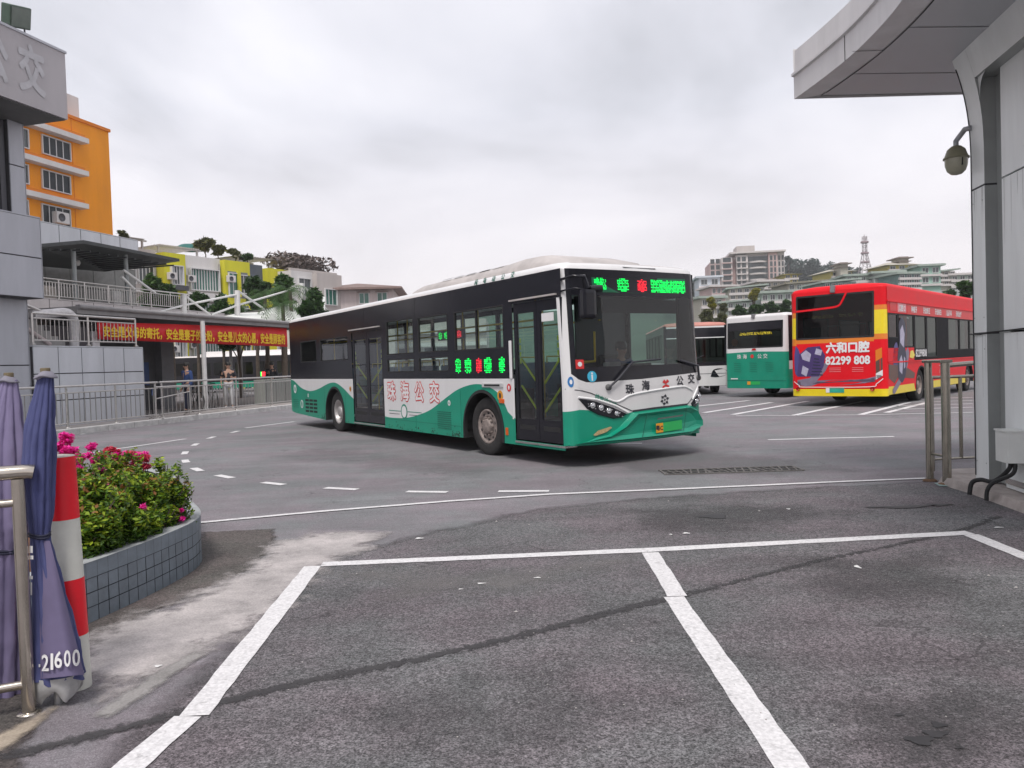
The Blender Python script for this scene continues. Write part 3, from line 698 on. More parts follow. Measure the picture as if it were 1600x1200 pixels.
# front
gt = interp([(-1.26, .80), (-1.1, .825), (-.95, .81), (-.8, .78), (-.35, .70), (-.2, .745), (.2, .765), (.9, .785), (1.05, .74), (1.15, .78), (1.26, .90)])
wt = interp([(-1.26, 1.5), (-1.2, 1.34), (-1.08, 1.235), (-.95, 1.20), (0, 1.215), (1.0, 1.265), (1.2, 1.28), (1.26, 1.32)])
GT_, GB_ = 2.44, 1.42
vsx = B.vs_across((-1.19, 1.2, -1.12, 1.13))
b = MB()
b.ribbons([v for v in vsx], [lambda v: .32 + .02 * (abs(v) < 1), gt, wt], [GREEN, WHITE], B.front, .12)
inn = [v for v in vsx if -1.19 <= v <= 1.2]; lo = [v for v in vsx if v <= -1.19]; hi = [v for v in vsx if v >= 1.2]
topm = lambda v: 2.82
b.ribbons(lo, [wt, topm], [WHITE], B.front, .2); b.ribbons(hi, [wt, topm], [BLACK], B.front, .2)
b.ribbons(inn, [wt, lambda v: GB_], [BLACK], B.front, .2)
b.ribbons(inn, [lambda v: GT_, topm], [BLACK], B.front, .1)
for grp in ([v for v in vsx if -1.19 <= v <= -1.12], [v for v in vsx if 1.13 <= v <= 1.2]):
    b.ribbons(grp, [lambda v: GB_, lambda v: GT_], [BLACK], B.front, .2)
fp = b.build('front_panel', mainbus)
b = MB(); b.ribbons([v for v in vsx if -1.12 <= v <= 1.13], [lambda v: GB_, lambda v: GT_], [WGLASS], B.front, .2); b.build('windscreen', mainbus, merge=True)
# bumper with raised lip
def bump(off): return lambda v, z: B.front(v, z, off)
outer = [(-1.2, .335), (-.72, .40), (-.45, .53), (-.20, .735), (.92, .775), (1.1, .70), (1.24, .52), (1.24, .43), (.95, .345), (.2, .335), (-.5, .33)]
cen = (.35, .55); inner = [(.35 + (v - .35) * .93, .55 + (z - .55) * .86) for v, z in outer]; inn2 = [(.35 + (v - .35) * .78, .56 + (z - .56) * .62) for v, z in outer]
b = MB(); n = len(outer)
vs = [B.front(v, z, 0) for v, z in outer] + [B.front(v, z, .085) for v, z in inner] + [B.front(v, z, .045) for v, z in inn2]
b.add(vs, [(i, (i + 1) % n, n + (i + 1) % n, n + i) for i in range(n)] + [(n + i, n + (i + 1) % n, 2 * n + (i + 1) % n, 2 * n + i) for i in range(n)] + [tuple(range(2 * n, 3 * n))], GREEN)
bp = b.build('bumper', mainbus)
b = MB()
for (v0, z0, v1, z1) in ((-.1, .36, .0, .72), (.72, .40, .80, .75)): b.add([B.front(v0, z0, .078), B.front(v0 + .012, z0, .078), B.front(v1 + .012, z1, .078), B.front(v1, z1, .078)], [(0, 1, 2, 3)], mat('green_shut_line', (.002, .10, .065), .5, var=0))
b.build('crease', bp)
# lower lip strip
b = MB(); b.tube([B.front(v, z, .0) for v, z in [(-1.24, .335), (-.9, .33), (-.3, .325), (.4, .33), (.95, .34), (1.2, .40)]], .022, GREEN, 8); b.build('lip', bp)
# seams and black groove between hood and bumper
b = MB(); 
def line_on(mb, P, pts, wd, m, off=.005):
    for (a, c) in zip(pts[:-1], pts[1:]):
        d = Vector((c[0] - a[0], c[1] - a[1])).normalized(); nx, nz = -d.y * wd / 2, d.x * wd / 2
        nseg = max(1, int((Vector(c) - Vector(a)).length / .08))
        for k in range(nseg):
            f0, f1 = k / nseg, (k + 1) / nseg; p = (a[0] + (c[0] - a[0]) * f0, a[1] + (c[1] - a[1]) * f0); q = (a[0] + (c[0] - a[0]) * f1, a[1] + (c[1] - a[1]) * f1)
            mb.add([P(p[0] + nx, p[1] + nz, off), P(p[0] - nx, p[1] - nz, off), P(q[0] - nx, q[1] - nz, off), P(q[0] + nx, q[1] + nz, off)], [(0, 1, 2, 3)], m)
line_on(b, B.front, [(-1.25, 1.12), (-1.05, 1.09), (-.91, 1.05), (-.55, .90), (-.2, .752)], .012, BLKP)
line_on(b, B.front, [(-.2, .752), (.2, .772), (.9, .79)], .026, BLKP)
line_on(b, B.front, [(.9, .79), (1.1, .95), (1.24, 1.12)], .012, BLKP)
b.build('hood_seam', mainbus)
b = MB(); SH = mat('white_ridge', (.8, .8, .8), .3, var=0, coat=.4)
rp_ = smooth_pts([(-.62, .95), (-.48, .905), (-.36, .935), (-.22, .99), (.2, 1.035), (.78, 1.07), (.93, 1.04), (1.02, 1.0)], 4)
b.tube([B.front(v, z, .0) for v, z in rp_], .016, SH, 8); b.tube([B.front(v, z, 0) for v, z in [(1.02, .86), (1.12, 1.0), (1.22, 1.13)]], .018, SH, 8); b.tube([B.front(v, z, -.003) for v, z in [(-1.12, 1.0), (-.82, .955), (-.5, .85), (-.28, .735)]], .02, SH, 8); b.build('hood_ridge', mainbus)
# headlights
def headlight(sgn):
    if sgn < 0: poly = [(-1.12, .985), (-1.0, .965), (-.82, .925), (-.55, .83), (-.30, .715), (-.40, .67), (-.54, .66), (-.8, .735), (-.98, .83)]
    else: poly = [(1.22, 1.0), (1.1, .90), (.98, .80), (1.0, .755), (1.08, .74), (1.2, .82), (1.245, .93)]
    b = MB(); n = len(poly); cu = sum(p[0] for p in poly) / n; cz = sum(p[1] for p in poly) / n; inn = [(cu + (p[0] - cu) * .93, cz + (p[1] - cz) * .9) for p in poly]
    b.add([B.front(u, z, .001) for u, z in poly] + [B.front(u, z, .02) for u, z in inn], [(i, (i + 1) % n, n + (i + 1) % n, n + i) for i in range(n)] + [tuple(range(n, 2 * n))], BLACK)
    o = b.build('headlight', mainbus)
    cs = [(-.90, .875, .042), (-.76, .835, .042), (-.63, .785, .04), (-.50, .74, .034)] if sgn < 0 else [(1.18, .90, .035), (1.1, .83, .035)]
    for (u, z, r_) in cs:
        b = MB(); p = Vector(B.front(u, z, .018)); b.lathe([(r_, 0), (r_, .012), (r_ * .8, .006), (r_ * .55, .008), (r_ * .3, .024), (0, .028)], LAMPW, 16, 'x', p); b.build('lamp_lens', o)
    b = MB()
    rr = random.Random(4)
    for k in range(26 if sgn < 0 else 8):
        t = rr.random(); u0 = (-1.0 + .6 * t) if sgn < 0 else 1.05 + .14 * t; z0 = (.90 - .19 * t) + rr.uniform(-.035, .035) if sgn < 0 else .80 + .14 * t + rr.uniform(-.03, .03)
        p = Vector(B.front(u0, z0, .022)); w2 = rr.uniform(.006, .016); b.box(p.x, p.x + .004, p.y - w2, p.y + w2, p.z - .006, p.z + .006, LAMPW)
    b.build('reflector_facets', o)
headlight(-1); headlight(1)
for poly in ([(-.90, .455), (-.82, .51), (-.60, .555), (-.58, .535), (-.68, .48), (-.86, .44)], [(1.06, .60), (1.2, .54), (1.235, .56), (1.15, .62)]):
    b = MB(); b.add([B.front(u, z, .012) for u, z in poly], [tuple(range(6 if len(poly) == 6 else 4))], mat('fog_lamp_lens', (.55, .42, .22), .25, .2, var=.3, scale=40)); b.build('fog_lamp', mainbus)
# plate
PLG = mat('plate_green', (.02, .42, .10), .4, var=.05); PLY = mat('plate_yellow', (.75, .33, .02), .4, var=.05)
b = MB(); q = [B.front(v, z, .075) for v, z in [(.17, .405), (.70, .425), (.70, .565), (.17, .545)]]; b.add(q, [(0, 1, 2, 3)], PLG)
q = [B.front(v, z, .077) for v, z in [(.17, .405), (.31, .41), (.31, .55), (.17, .545)]]; b.add(q, [(0, 1, 2, 3)], PLY)
add_text(b, '粤C', B.front, .235, .445, .085, BLKP, .002, .079); add_text(b, 'O0D55B', B.front, .50, .45, .10, BLKP, 0, .079) if False else None
b.build('licence_plate', mainbus)
b = MB()
b.add([B.front(v, z, .07) for v, z in [(.20, .60), (.72, .62), (.74, .645), (.22, .625)]], [(0, 1, 2, 3)], mat('grille_slots', (.10, .12, .11), .6, var=.2)); b.build('grille', mainbus)
# lettering and emblems on the nose
b = MB()
for ch, v, z in (('珠', -.24, 1.02), ('海', .06, 1.06), ('公', .75, 1.105), ('交', 1.0, 1.125)):
    add_text(b, ch, B.front, v, z, .155, BLKP, .004, .005)
b.build('lettering', mainbus)
b = MB()
for (pz) in ([(.40, 1.07), (.40, 1.155), (.455, 1.115), (.505, 1.16), (.505, 1.075), (.455, 1.095)],): 
    b.add([B.front(v, z - .005, .005) for v, z in [(.385, 1.155), (.425, 1.20), (.455, 1.165), (.485, 1.20), (.525, 1.165), (.455, 1.125)]], [(0, 1, 2), (0, 2, 3, 5), (3, 4, 5)], REDP)
    b.add([B.front(v, z - .005, .005) for v, z in [(.385, 1.06), (.385, 1.095), (.455, 1.125), (.525, 1.10), (.525, 1.065), (.455, 1.09)]], [(0, 1, 2, 5), (2, 3, 4, 5)], REDP)
b.build('operator_emblem', mainbus)
b = MB()
for k in range(6):
    a = 2 * PI * k / 6 + .3; c_ = (.425 + .062 * math.cos(a), .885 + .062 * math.sin(a)); r_ = .034
    pz = [(c_[0] + r_ * math.cos(a + t), c_[1] + r_ * .75 * math.sin(a + t)) for t in (0, 1.9, 3.1, 4.4)]
    b.add([B.front(u, z, .005) for u, z in pz], [(0, 1, 2, 3)], BLKP)
b.add([B.front(u, z, .006) for u, z in disc(.425, .885, .018, 6)], [tuple(range(6))], BLKP)
b.build('maker_emblem', mainbus)
b = MB(); add_text(b, '纯电动公交', lambda u, z, off: B.front(-.85 + u * .86 + z * .3, .995 - u * .34 + z, off), 0, -.02, .085, GRNP, .001, .006, 'LEFT'); b.build('lettering', mainbus)
b = MB(); b.add([B.front(u, z, .007) for u, z in disc(-.88, 1.285, .078, 24)], [tuple(range(24))], CYNP)
b.add([B.front(u, z, .009) for u, z in [(-.89, 1.225), (-.87, 1.225), (-.865, 1.31), (-.895, 1.31)]], [(0, 1, 2, 3)], WHTP); b.add([B.front(u, z, .009) for u, z in disc(-.88, 1.33, .016, 10)], [tuple(range(10))], WHTP)
b.build('pass_sticker', mainbus)
b = MB(); b.add([B.front(v, z, .006) for v, z in [(-1.13, 1.40), (-1.0, 1.40), (-1.0, 1.53), (-1.13, 1.53)]], [(0, 1, 2, 3)], REDP)
b.add([B.front(v, z, .008) for v, z in disc(-1.065, 1.465, .035, 12)], [tuple(range(12))], WHTP); b.build('safety_sticker', mainbus)
# destination display
b = MB(); b.add([B.front(v, z, .003) for v, z in [(-.78, 2.49), (-.4, 2.49), (0, 2.49), (.5, 2.50), (1.02, 2.52), (1.02, 2.735), (.5, 2.725), (0, 2.72), (-.4, 2.71), (-.78, 2.70)]], [tuple(range(10))], LEDP)
dd = b.build('destination_display', mainbus)
b = MB(); led_blobs(b, B.front, [(-.74, -.55, LEDG, .97), (-.34, -.14, LEDG, .97), (.03, .19, LEDR, .97), (.29, .99, LEDG, .97)], 2.505, 2.70, 5, .006); b.build('led_characters', dd)
# roof hatch on the brow
b = MB(); b.add([(B.xf(v, 2.82) - dx, v, z) for v, dx, z in [(-.2, .008, 2.865), (.42, .008, 2.865), (.40, .075, 2.916), (-.23, .075, 2.916)]], [(0, 1, 2, 3)], BLKP); b.build('brow_hatch', mainbus)
b = MB(); b.bbox(5.3, 5.9, -.5, .0, 2.87, 2.94, DARK, .02); b.build('roof_hatch', mainbus)
# wipers
def wiper(pts, rr_=.016):
    b = MB(); b.tube([B.front(*p) for p in pts], rr_, BLKP, 6); b.lathe([(.045, -.02), (.045, .03), (0, .035)], mat('wiper_hub', (.10, .10, .10), .6), 12, 'x', B.front(pts[0][0], pts[0][1], 0)); return b.build('wiper', mainbus)
wiper([(-.62, 1.12, .03), (-.45, 1.25, .05), (-.2, 1.47, .05), (.35, 1.50, .04)]); wiper([(1.17, 1.19, .03), (1.13, 1.38, .05), (.75, 1.47, .045)], .018)
# mirror
b = MB(); px = Vector(B.front(-1.0, 2.3, 0)); b.M = Matrix.Translation((px.x + .20, -1.02, 2.31)); b.bbox(-.07, .07, -.125, .125, -.22, .20, BLACK, .06); mr = b.build('mirror', mainbus)
b = MB(); b.tube([B.front(-1.24, 2.66, -.02), (px.x + .2, -1.25, 2.68), (px.x + .22, -1.08, 2.68), (px.x + .2, -1.02, 2.52)], [.02, .02, .03, .045], BLACK, 8); b.tube([B.front(-1.24, 2.50, -.02), (px.x + .16, -1.2, 2.52), (px.x + .2, -1.05, 2.50)], .013, BLACK, 8)
b.tube([(px.x + .2, -.98, 2.50), (px.x + .2, -.78, 2.52)], [.06, .055], BLACK, 10); b.build('mirror_arm', mr)
# doors
def door(d, leaves, zb, gm):
    x0, x1, z0, z1 = d; n = leaves; wd = (x1 - x0 - .05) / n
    for k in range(n):
        a = x0 + .02 + k * (wd + .01); c = a + wd; b = MB(); y0, y1 = -BW / 2 + .012, -BW / 2 + .05; t = .075
        for (xa, xb, za, zc) in ((a, c, z0 + .02, zb), (a, c, z1 - .16, z1), (a, a + t, zb, z1 - .16), (c - t, c, zb, z1 - .16)): b.box(xa, xb, y0, y1, za, zc, BLACK)
        o = b.build('door', mainbus)
        b = MB(); b.quad((a + t, y0 + .012, zb), (c - t, y0 + .012, zb), (c - t, y0 + .012, z1 - .16), (a + t, y0 + .012, z1 - .16), gm); b.build('door_glass', o)
        b = MB(); s_ = 1 if k == 0 else -1; xm0, xm1 = (a + .10, c - .09) if k == 0 else (c - .10, a + .09)
        for dz in (0, -.42): b.tube([(xm0, y0 + .05, 1.58 + dz), (xm1, y0 + .05, 1.20 + dz)], .017, YST, 6)
        for j in range(4): b.box(xm0 + s_ * .03 - .018, xm0 + s_ * .03 + .018, y0 + .02, y0 + .022, 1.50 + j * .105, 1.57 + j * .105, YST)
        b.build('door_handrail', o)
        b = MB(); b.box(a + .1, c - .1, y0 - .003, y0, z0 + .18, z0 + .25, RUBBER); b.build('kick_plate', o)
door(FD, 2, .66, GLASS); door(RD, 2, .62, GLASS)
for D_ in (FD, RD): b = MB(); b.box(D_[0], D_[1], -BW / 2 - .012, -BW / 2 + .2, D_[2] - .035, D_[2] - .005, STEEL); b.build('door_sill', mainbus)
for x0_, x1_, z_ in ((FD[0] - .04, FD[1] - .1, 2.455), (RD[0] - .1, RD[1] - .1, 2.36)): b = MB(); b.box(x0_, x1_, -BW / 2 - .035, -BW / 2 - .002, z_, z_ + .025, DWHITE); b.build('rain_gutter', mainbus)
b = MB(); b.box(5.64, 5.94, -BW / 2 + .004, -BW / 2 + .009, 2.1, 2.22, WHTP); b.v = [(x + .22 if x > 5 else x, y, z) for x, y, z in b.v]; b.build('paper_notice', mainbus)
# side display and stickers
b = MB(); b.box(3.12, 4.92, -BW / 2 - .004, -BW / 2 - .001, 1.33, 1.66, BLACK); sdp = b.build('side_display', mainbus)
b = MB(); led_blobs(b, B.right, [(3.22, 3.40, LEDG, .97), (3.55, 3.76, LEDG, .97), (3.94, 4.10, LEDR, .97), (4.2, 4.42, LEDG, .97), (4.66, 4.82, LEDG, .97)], 1.36, 1.62, 5, .007, 5); b.build('led_characters', sdp)
b = MB(); b.M = Matrix.Translation((0, 0, 0)); b.box(1.85, 2.9, -.9, -.88, 1.98, 2.16, BLACK); ids = b.build('inner_display', mainbus)
b = MB(); led_blobs(b, lambda u, z, o: (u, -.905 - o, z), [(1.9, 2.03, LEDG, .9), (2.12, 2.27, LEDG, .9), (2.42, 2.78, LEDR, .9)], 2.0, 2.14, 4, 0, 6); b.build('led_characters', ids)
b = MB()
for i, ch in enumerate('珠海公交'): 
    add_text(b, ch, B.right, .44 + i * .64, .87, .40, REDP, .030, .002); add_text(b, ch, B.right, .44 + i * .64, .87, .40, WHTP, .009, .0045)
b.build('lettering', mainbus)
b = MB(); b.add([B.right(u, z, .003) for u, z in disc(1.02, .62, .15, 24)], [tuple(range(24))], GRNP); b.add([B.right(u, z, .005) for u, z in disc(1.02, .62, .115, 24)], [tuple(range(24))], WHTP)
for a, c in ((.28, .86), (1.18, 1.8)): b.box(a, c, -BW / 2 - .004, -BW / 2 - .001, .618, .630, GRNP)
for a, c in ((.3, .8), (1.25, 1.6)): b.box(a, c, -BW / 2 - .004, -BW / 2 - .001, .56, .568, BLKP)
b.build('route_emblem', mainbus)
b = MB(); b.bbox(4.98, 5.045, -BW / 2 - .02, -BW / 2 - .001, 1.27, 1.86, WHTP, .01); b.build('door_post_strip', mainbus)
b = MB(); b.box(5.01, 5.045, -BW / 2 - .004, -BW / 2 - .0005, .64, 1.265, WHITE); b.build('door_post_trim', mainbus)
b = MB(); b.bbox(4.12, 4.76, -BW / 2 - .02, -BW / 2 - .001, 1.13, 1.20, mat('handle_grey', (.5, .5, .5), .4), .012); b.bbox(4.2, 4.68, -BW / 2 - .024, -BW / 2 - .02, 1.15, 1.18, DARK, .002); b.build('side_handle', mainbus)
def sticker(P, u, z, r_, m1, m2=WHTP, name='sticker', inner=.55, sx=1):
    b = MB(); b.add([P(a, c, .005) for a, c in disc(u, z, r_, 20, sx)], [tuple(range(20))], m1); b.add([P(a, c, .007) for a, c in disc(u, z, r_ * inner, 12, sx * .7)], [tuple(range(12))], m2); return b.build(name, mainbus)
sticker(B.right, 4.93, 1.13, .062, REDP); sticker(B.right, 4.66, 1.0, .085, mat('orange_print', (.65, .28, .02), .5, var=0), BLKP); sticker(B.right, 2.93, .84, .05, WHTP, GRNP)
sticker(B.right, -6.0, 1.0, .12, WHTP, GREEN, inner=.6); sticker(B.right, -1.86, 1.04, .06, mat('orange_print', (.65, .28, .02)), BLKP); sticker(B.right, -5.45, .6, .11, WHTP, GREEN, inner=.78)
sticker(B.right, -4.9, .84, .05, WHTP, GREEN)
b = MB(); b.add([B.front(a, c, .006) for a, c in disc(-1.2, 1.22, .075, 20, .42)], [tuple(range(20))], BLUP); b.add([B.front(a, c, .008) for a, c in disc(-1.2, 1.22, .035, 10, .42)], [tuple(range(10))], WHTP); b.build('access_sticker', mainbus)
b = MB(); b.bbox(4.64, 4.78, -BW / 2 - .02, -BW / 2, .88, .95, AMBER, .01); b.build('side_indicator', mainbus)
b = MB(); b.bbox(4.80, 4.87, -BW / 2 - .015, -BW / 2, .38, .5, AMBER, .01); b.build('side_reflector', mainbus)
b = MB()
for i in range(3):
    for j in range(4): b.box(-5.15 + i * .33, -4.88 + i * .33, -BW / 2 - .004, -BW / 2 - .001, .40 + j * .095, .455 + j * .095, DARK)
b.build('engine_grille', mainbus)
b = MB(); LV = mat('green_louvre', (.002, .13, .085), .5, var=0)
for j in range(9): b.box(2.46, 2.98, -BW / 2 - .006, -BW / 2 - .001, .37 + j * .037, .382 + j * .037, LV)
for j in range(5): b.box(-6.2, -5.75, -BW / 2 - .004, -BW / 2 - .001, .5 + j * .05, .512 + j * .05, LV)
b.build('louvre', mainbus)
b = MB()
for x in (-3.65, -2.2, 1.55, 3.35): b.box(x - .003, x + .003, -BW / 2 - .0025, -BW / 2 - .0005, .26, wave(x), LV)
b.box(.07, 3.33, -BW / 2 - .0025, -BW / 2 - .0005, .44, .446, LV)
b.build('panel_seam', mainbus)
b = MB(); rr = random.Random(11); GRM = mat('road_grime', (.035, .06, .05), .9, var=.4, scale=12)
for k in range(150):
    x = rr.choice([rr.uniform(3.0, 3.36), rr.uniform(-3.95, -3.62), rr.uniform(-6.1, 3.2), rr.uniform(.1, 3.3)]); z = .262 + abs(rr.gauss(0, .05)); w2 = rr.uniform(.006, .03)
    if -3.6 < x < -2.26 or -1.69 < x < .06: continue
    if z > wave(x) - .03: continue
    b.add([(x - w2, -BW / 2 - .0012, z), (x, -BW / 2 - .0012, z - w2 * .35), (x + w2, -BW / 2 - .0012, z), (x, -BW / 2 - .0012, z + w2 * rr.uniform(.3, 1.2))], [(0, 1, 2, 3)], GRM)
b.build('mud_spatter', mainbus)
b = MB(); RV = mat('rivet', (.05, .05, .055), .5)
for k in range(60):
    x = -6.1 + k * .205
    if FD[0] - .1 < x < FD[1] + .1: continue
    b.lathe([(.006, 0), (0, -.003)], RV, 6, 'y', (x, -BW / 2 - .0005, 2.79))
b.build('rivet_row', mainbus)
b = MB()
for x in (-5.8, -.9, 1.65, 3.08): b.box(x - .004, x + .004, -BW / 2 - .002, -BW / 2 - .0004, 2.46, 2.82, RUBBER)
b.build('upper_seam', mainbus)
# roof text
b = MB()
for i, ch in enumerate('纯电动公交'): add_text(b, ch, lambda u, z, off: (u, -BW / 2 - .004 + max(0, z - .01) * .35, 2.832 + z), 4.0 + i * .28, .0, .105, GRNP, .002, 0)
b.build('lettering', mainbus)
# roof unit (battery and cooling housing)
b = MB(); y0 = .92; secs = [(.3, 2.90, .0), (.75, 3.08, .6), (1.1, 3.13, .9), (4.3, 3.17, 1), (4.75, 3.20, 1), (5.2, 3.19, 1), (5.6, 3.09, .8), (5.85, 2.92, .0)]
prof = lambda z: [(-y0, 2.86), (-y0 + .03, 2.86 + (z - 2.86) * .55), (-y0 + .14, 2.86 + (z - 2.86) * .92), (-y0 + .34, z), (y0 - .34, z), (y0 - .14, 2.86 + (z - 2.86) * .92), (y0 - .03, 2.86 + (z - 2.86) * .55), (y0, 2.86)]
vs = []; n = 8
for x, z, _ in secs: vs += [(x, y, zz) for y, zz in prof(z)]
b.add(vs, [(i * n + j, i * n + j + 1, (i + 1) * n + j + 1, (i + 1) * n + j) for i in range(len(secs) - 1) for j in range(n - 1)], DWHITE, True)
ru = b.build('roof_unit', mainbus)
b = MB()
for x in (1.9, 2.35, 2.8, 3.3, 3.75): b.add([(x, -.80, 3.062), (x + .36, -.80, 3.067), (x + .36, -.72, 3.095), (x, -.72, 3.09)], [(0, 1, 2, 3)], DARK)
b.v = [(x, y, z + .066) for x, y, z in b.v]; b.build('vent_slot', ru)
# rear wall, interior
b = MB(); b.ribbons(B.vs_across(r=.16), [lambda v: .42, lambda v: 1.27, lambda v: 2.82], [GREEN, BLACK], B.rear, .4); b.build('rear_panel', mainbus)
b = MB(); b.box(-6.3, 6.2, -1.2, 1.2, 2.70, 2.74, CEIL)
b.box(-6.2, -1.9, -1.2, 1.2, .9, .94, INT) if False else None
b.build('ceiling', mainbus)
b = MB(); b.box(-6.3, -3.6, -1.22, 1.22, .70, .74, INT); b.box(-3.6, -2.26, -.69, .69, .70, .74, INT); b.box(-2.26, 3.4, -1.2, 1.2, .405, .43, INT); b.box(4.76, 6.2, -1.0, 1.2, .405, .43, INT); b.box(3.42, 4.74, -.69, .69, .41, .43, INT); b.build('floor', mainbus)
for x in (-5.4, -4.6, -3.8, -2.4, -.4, .5, 1.4, 2.3, 3.2): seat(mainbus, x, .95); 
for x in (-5.4, -4.6, -3.8, -2.4, .9, 1.8, 2.7): seat(mainbus, x, -.93)
b = MB()
for x, y in ((-5.0, -.5), (-3.2, .5), (-1.6, -.7), (.1, -.72), (.9, .5), (2.1, -.5), (3.2, .55), (4.9, -.72)): b.tube([(x, y, .43), (x, y, 2.7)], .017, YEL, 8)
b.tube([(-5.5, -.62, 2.2), (4.8, -.62, 2.2)], .016, YEL, 8); b.tube([(-5.5, .62, 2.2), (4.8, .62, 2.2)], .016, YEL, 8); b.build('grab_pole', mainbus)
b = MB(); b.tube([(5.9, -.95, 1.45), (5.9, -.35, 1.5), (5.9, -.35, 1.95)], .018, YEL, 8); b.tube([(5.2, -.35, .43), (5.2, -.35, 1.5), (5.9, -.35, 1.5)], .018, YEL, 8); b.build('entry_rail', mainbus)
b = MB(); b.bbox(5.75, 6.30, -.3, 1.18, .9, 1.32, mat('dashboard', (.03, .03, .034), .6), .05); b.bbox(5.9, 6.2, .1, .5, 1.3, 1.45, mat('dashboard', (.03, .03, .034), .6), .03); b.bbox(5.95, 6.1, -.25, -.02, 1.32, 1.48, mat('ticket_box', (.25, .26, .27), .5), .02); b.build('dashboard', mainbus)
b = MB(); b.bbox(4.72, 4.76, .15, 1.2, .9, 2.6, mat('cab_partition', (.04, .04, .045), .5), .01); b.build('cab_partition', mainbus)
b = MB(); b.bbox(6.08, 6.12, -.35, 1.1, 2.22, 2.43, mat('sun_blind', (.02, .02, .024), .7), .01); b.build('sun_blind', mainbus)
b = MB(); ring = [(5.62 + .0 * k, .72 + .23 * math.cos(2 * PI * k / 20), 1.30 + .1 * math.sin(2 * PI * k / 20)) for k in range(21)]; ring = [(5.62 + .17 * math.sin(2 * PI * k / 20), y, z) for k, (x, y, z) in enumerate(ring)]; b.tube(ring, .016, RUBBER, 6, cap=False); b.build('steering_wheel', mainbus)
# ---- parked red bus seen from behind
RED = mat('bus_red_paint', (.72, .009, .018), .5, var=.06, scale=1.5, coat=.0, spec=.18)
REDK = mat('bus_dark_red_paint', (.40, .015, .02), .35, var=.06, coat=.3)
YELP = mat('bus_yellow_paint', (.80, .62, .01), .35, var=.04, coat=.3)
ORGP = mat('bus_orange_fade', (.72, .20, .015), .35, var=.05, coat=.3)
def parked(name, label, cL, cR, L, H, group='city buses parked in the yard'):
    """cL, cR : ground corners of the rear face, left and right as seen"""
    cL, cR = Vector(cL), Vector(cR); W = (cR - cL).length; mid = (cL + cR) / 2; r_ = (cR - cL).normalized(); fwd = Vector((-r_.y, r_.x))
    c = mid + fwd * L / 2; root = thing(name, label, 'bus', (c.x, c.y, 0), math.atan2(fwd.y, fwd.x), group)
    return root, W
root, W_ = parked('city_bus', 'red and yellow city bus with white dental advertisement lettering across its back', (8.12, 22.75), (10.07, 21.0), 12, 3.1)
redbus = root
Q = Bus(root, 12, W_, 3.27, lambda x: .33, roofz=.16, cr=.2)
h = W_ / 2
ARQ = [(-2.6, .62, .44), (3.6, .62, .44)]
WQ = [(-5.75, -4.9, 1.88, 2.54), (-4.8, -3.3, 1.62, 2.54), (-3.2, -2.0, 1.55, 2.54), (-1.9, -.75, 1.3, 2.54), (.7, 2.2, 1.5, 2.54), (2.3, 3.7, 1.5, 2.54), (3.8, 4.5, 1.5, 2.54)]
Q.side('r', ARQ, [], WQ, lambda x: .55 if x < -3.3 or (-2 < x < 3) else .36, 1.22, [YELP, RED], upper_mat=mat('matt_black_panel', (.012, .012, .014), .7, var=.1, spec=.12), upper_bands=[(2.56, RED)])
Q.panes('r', WQ, gm=DGLASS)
Q.side('l', ARQ, [], [(-5, -3, 1.6, 2.6), (-2, 0, 1.6, 2.6), (1, 3, 1.6, 2.6)], lambda x: .55, 1.22, [YELP, RED], upper_mat=RED); Q.panes('l', [(-5, -3, 1.6, 2.6), (-2, 0, 1.6, 2.6), (1, 3, 1.6, 2.6)], gm=DGLASS)
Q.roof(RED, RED); Q.chassis(ARQ)
for x in (-2.6, 3.6): Q.wheel(x, 'r', dual=x < 0); Q.wheel(x, 'l', dual=x < 0)
b = MB(); P = Q.right
b.box(-5.85, 5.6, -h - .03, -h - .001, 2.86, 2.90, RED); b.box(-5.85, 5.6, -h - .02, -h - .001, 1.19, 1.225, RED)
b.box(-5.85, -3.35, -h - .006, -h - .001, 1.23, 1.60, RED); b.box(-5.85, -4.95, -h - .006, -h - .001, 1.60, 1.86, RED) if False else None
b.build('body_rail', root)
b = MB()
b.box(-5.6, -5.0, -h - .008, -h - .003, 2.62, 2.85, REDP); b.box(-4.9, -4.08, -h - .009, -h - .003, 2.60, 2.85, mat('pink_print', (.72, .28, .30), .5, var=.1)); b.box(-4.0, 5.0, -h - .009, -h - .003, 2.56, 2.85, REDP)
b.build('banner_band', root)
b = MB()
add_text(b, '口腔 C', P, -4.5, 2.65, .19, WHTP, .006, .013)
for i, ch in enumerate(['种植牙', '牙齿矫正', '牙齿美白', '儿童牙科', '牙周治疗']): add_text(b, ch, P, -3.3 + i * 1.35, 2.64, .20, WHTP, .005, .013)
add_text(b, '82299808', P, -2.62, 1.33, .3, WHTP, .008, .012, fit=None)
add_text(b, '六和', P, -.2, .78, .42, mat('pink_print', (.72, .28, .30), .5), .0, .01)
b.build('lettering', root)
b = MB(); PUR = mat('purple_grey_print', (.20, .17, .24), .5, var=.15, scale=5); IND = mat('indigo_print', (.07, .06, .22), .5, var=.1); BRN = mat('brown_print', (.12, .06, .045), .5, var=.15)
b.add([P(u, z, .008) for u, z in [(-5.5, .35), (-5.3, .34), (-4.35, .8), (-4.0, 1.15), (-3.85, 1.45), (-4.0, 1.62), (-4.2, 1.5), (-4.4, 1.15), (-4.9, .75), (-5.5, .46)]], [tuple(range(10))], PUR)
b.add([P(u, z, .006) for u, z in smooth_pts([(-5.4, 1.2), (-5.3, 1.62), (-5.05, 1.75), (-4.9, 1.5), (-4.95, 1.1), (-5.15, .92), (-5.4, 1.2)], 5)[:-1]], [tuple(range(30))], IND)
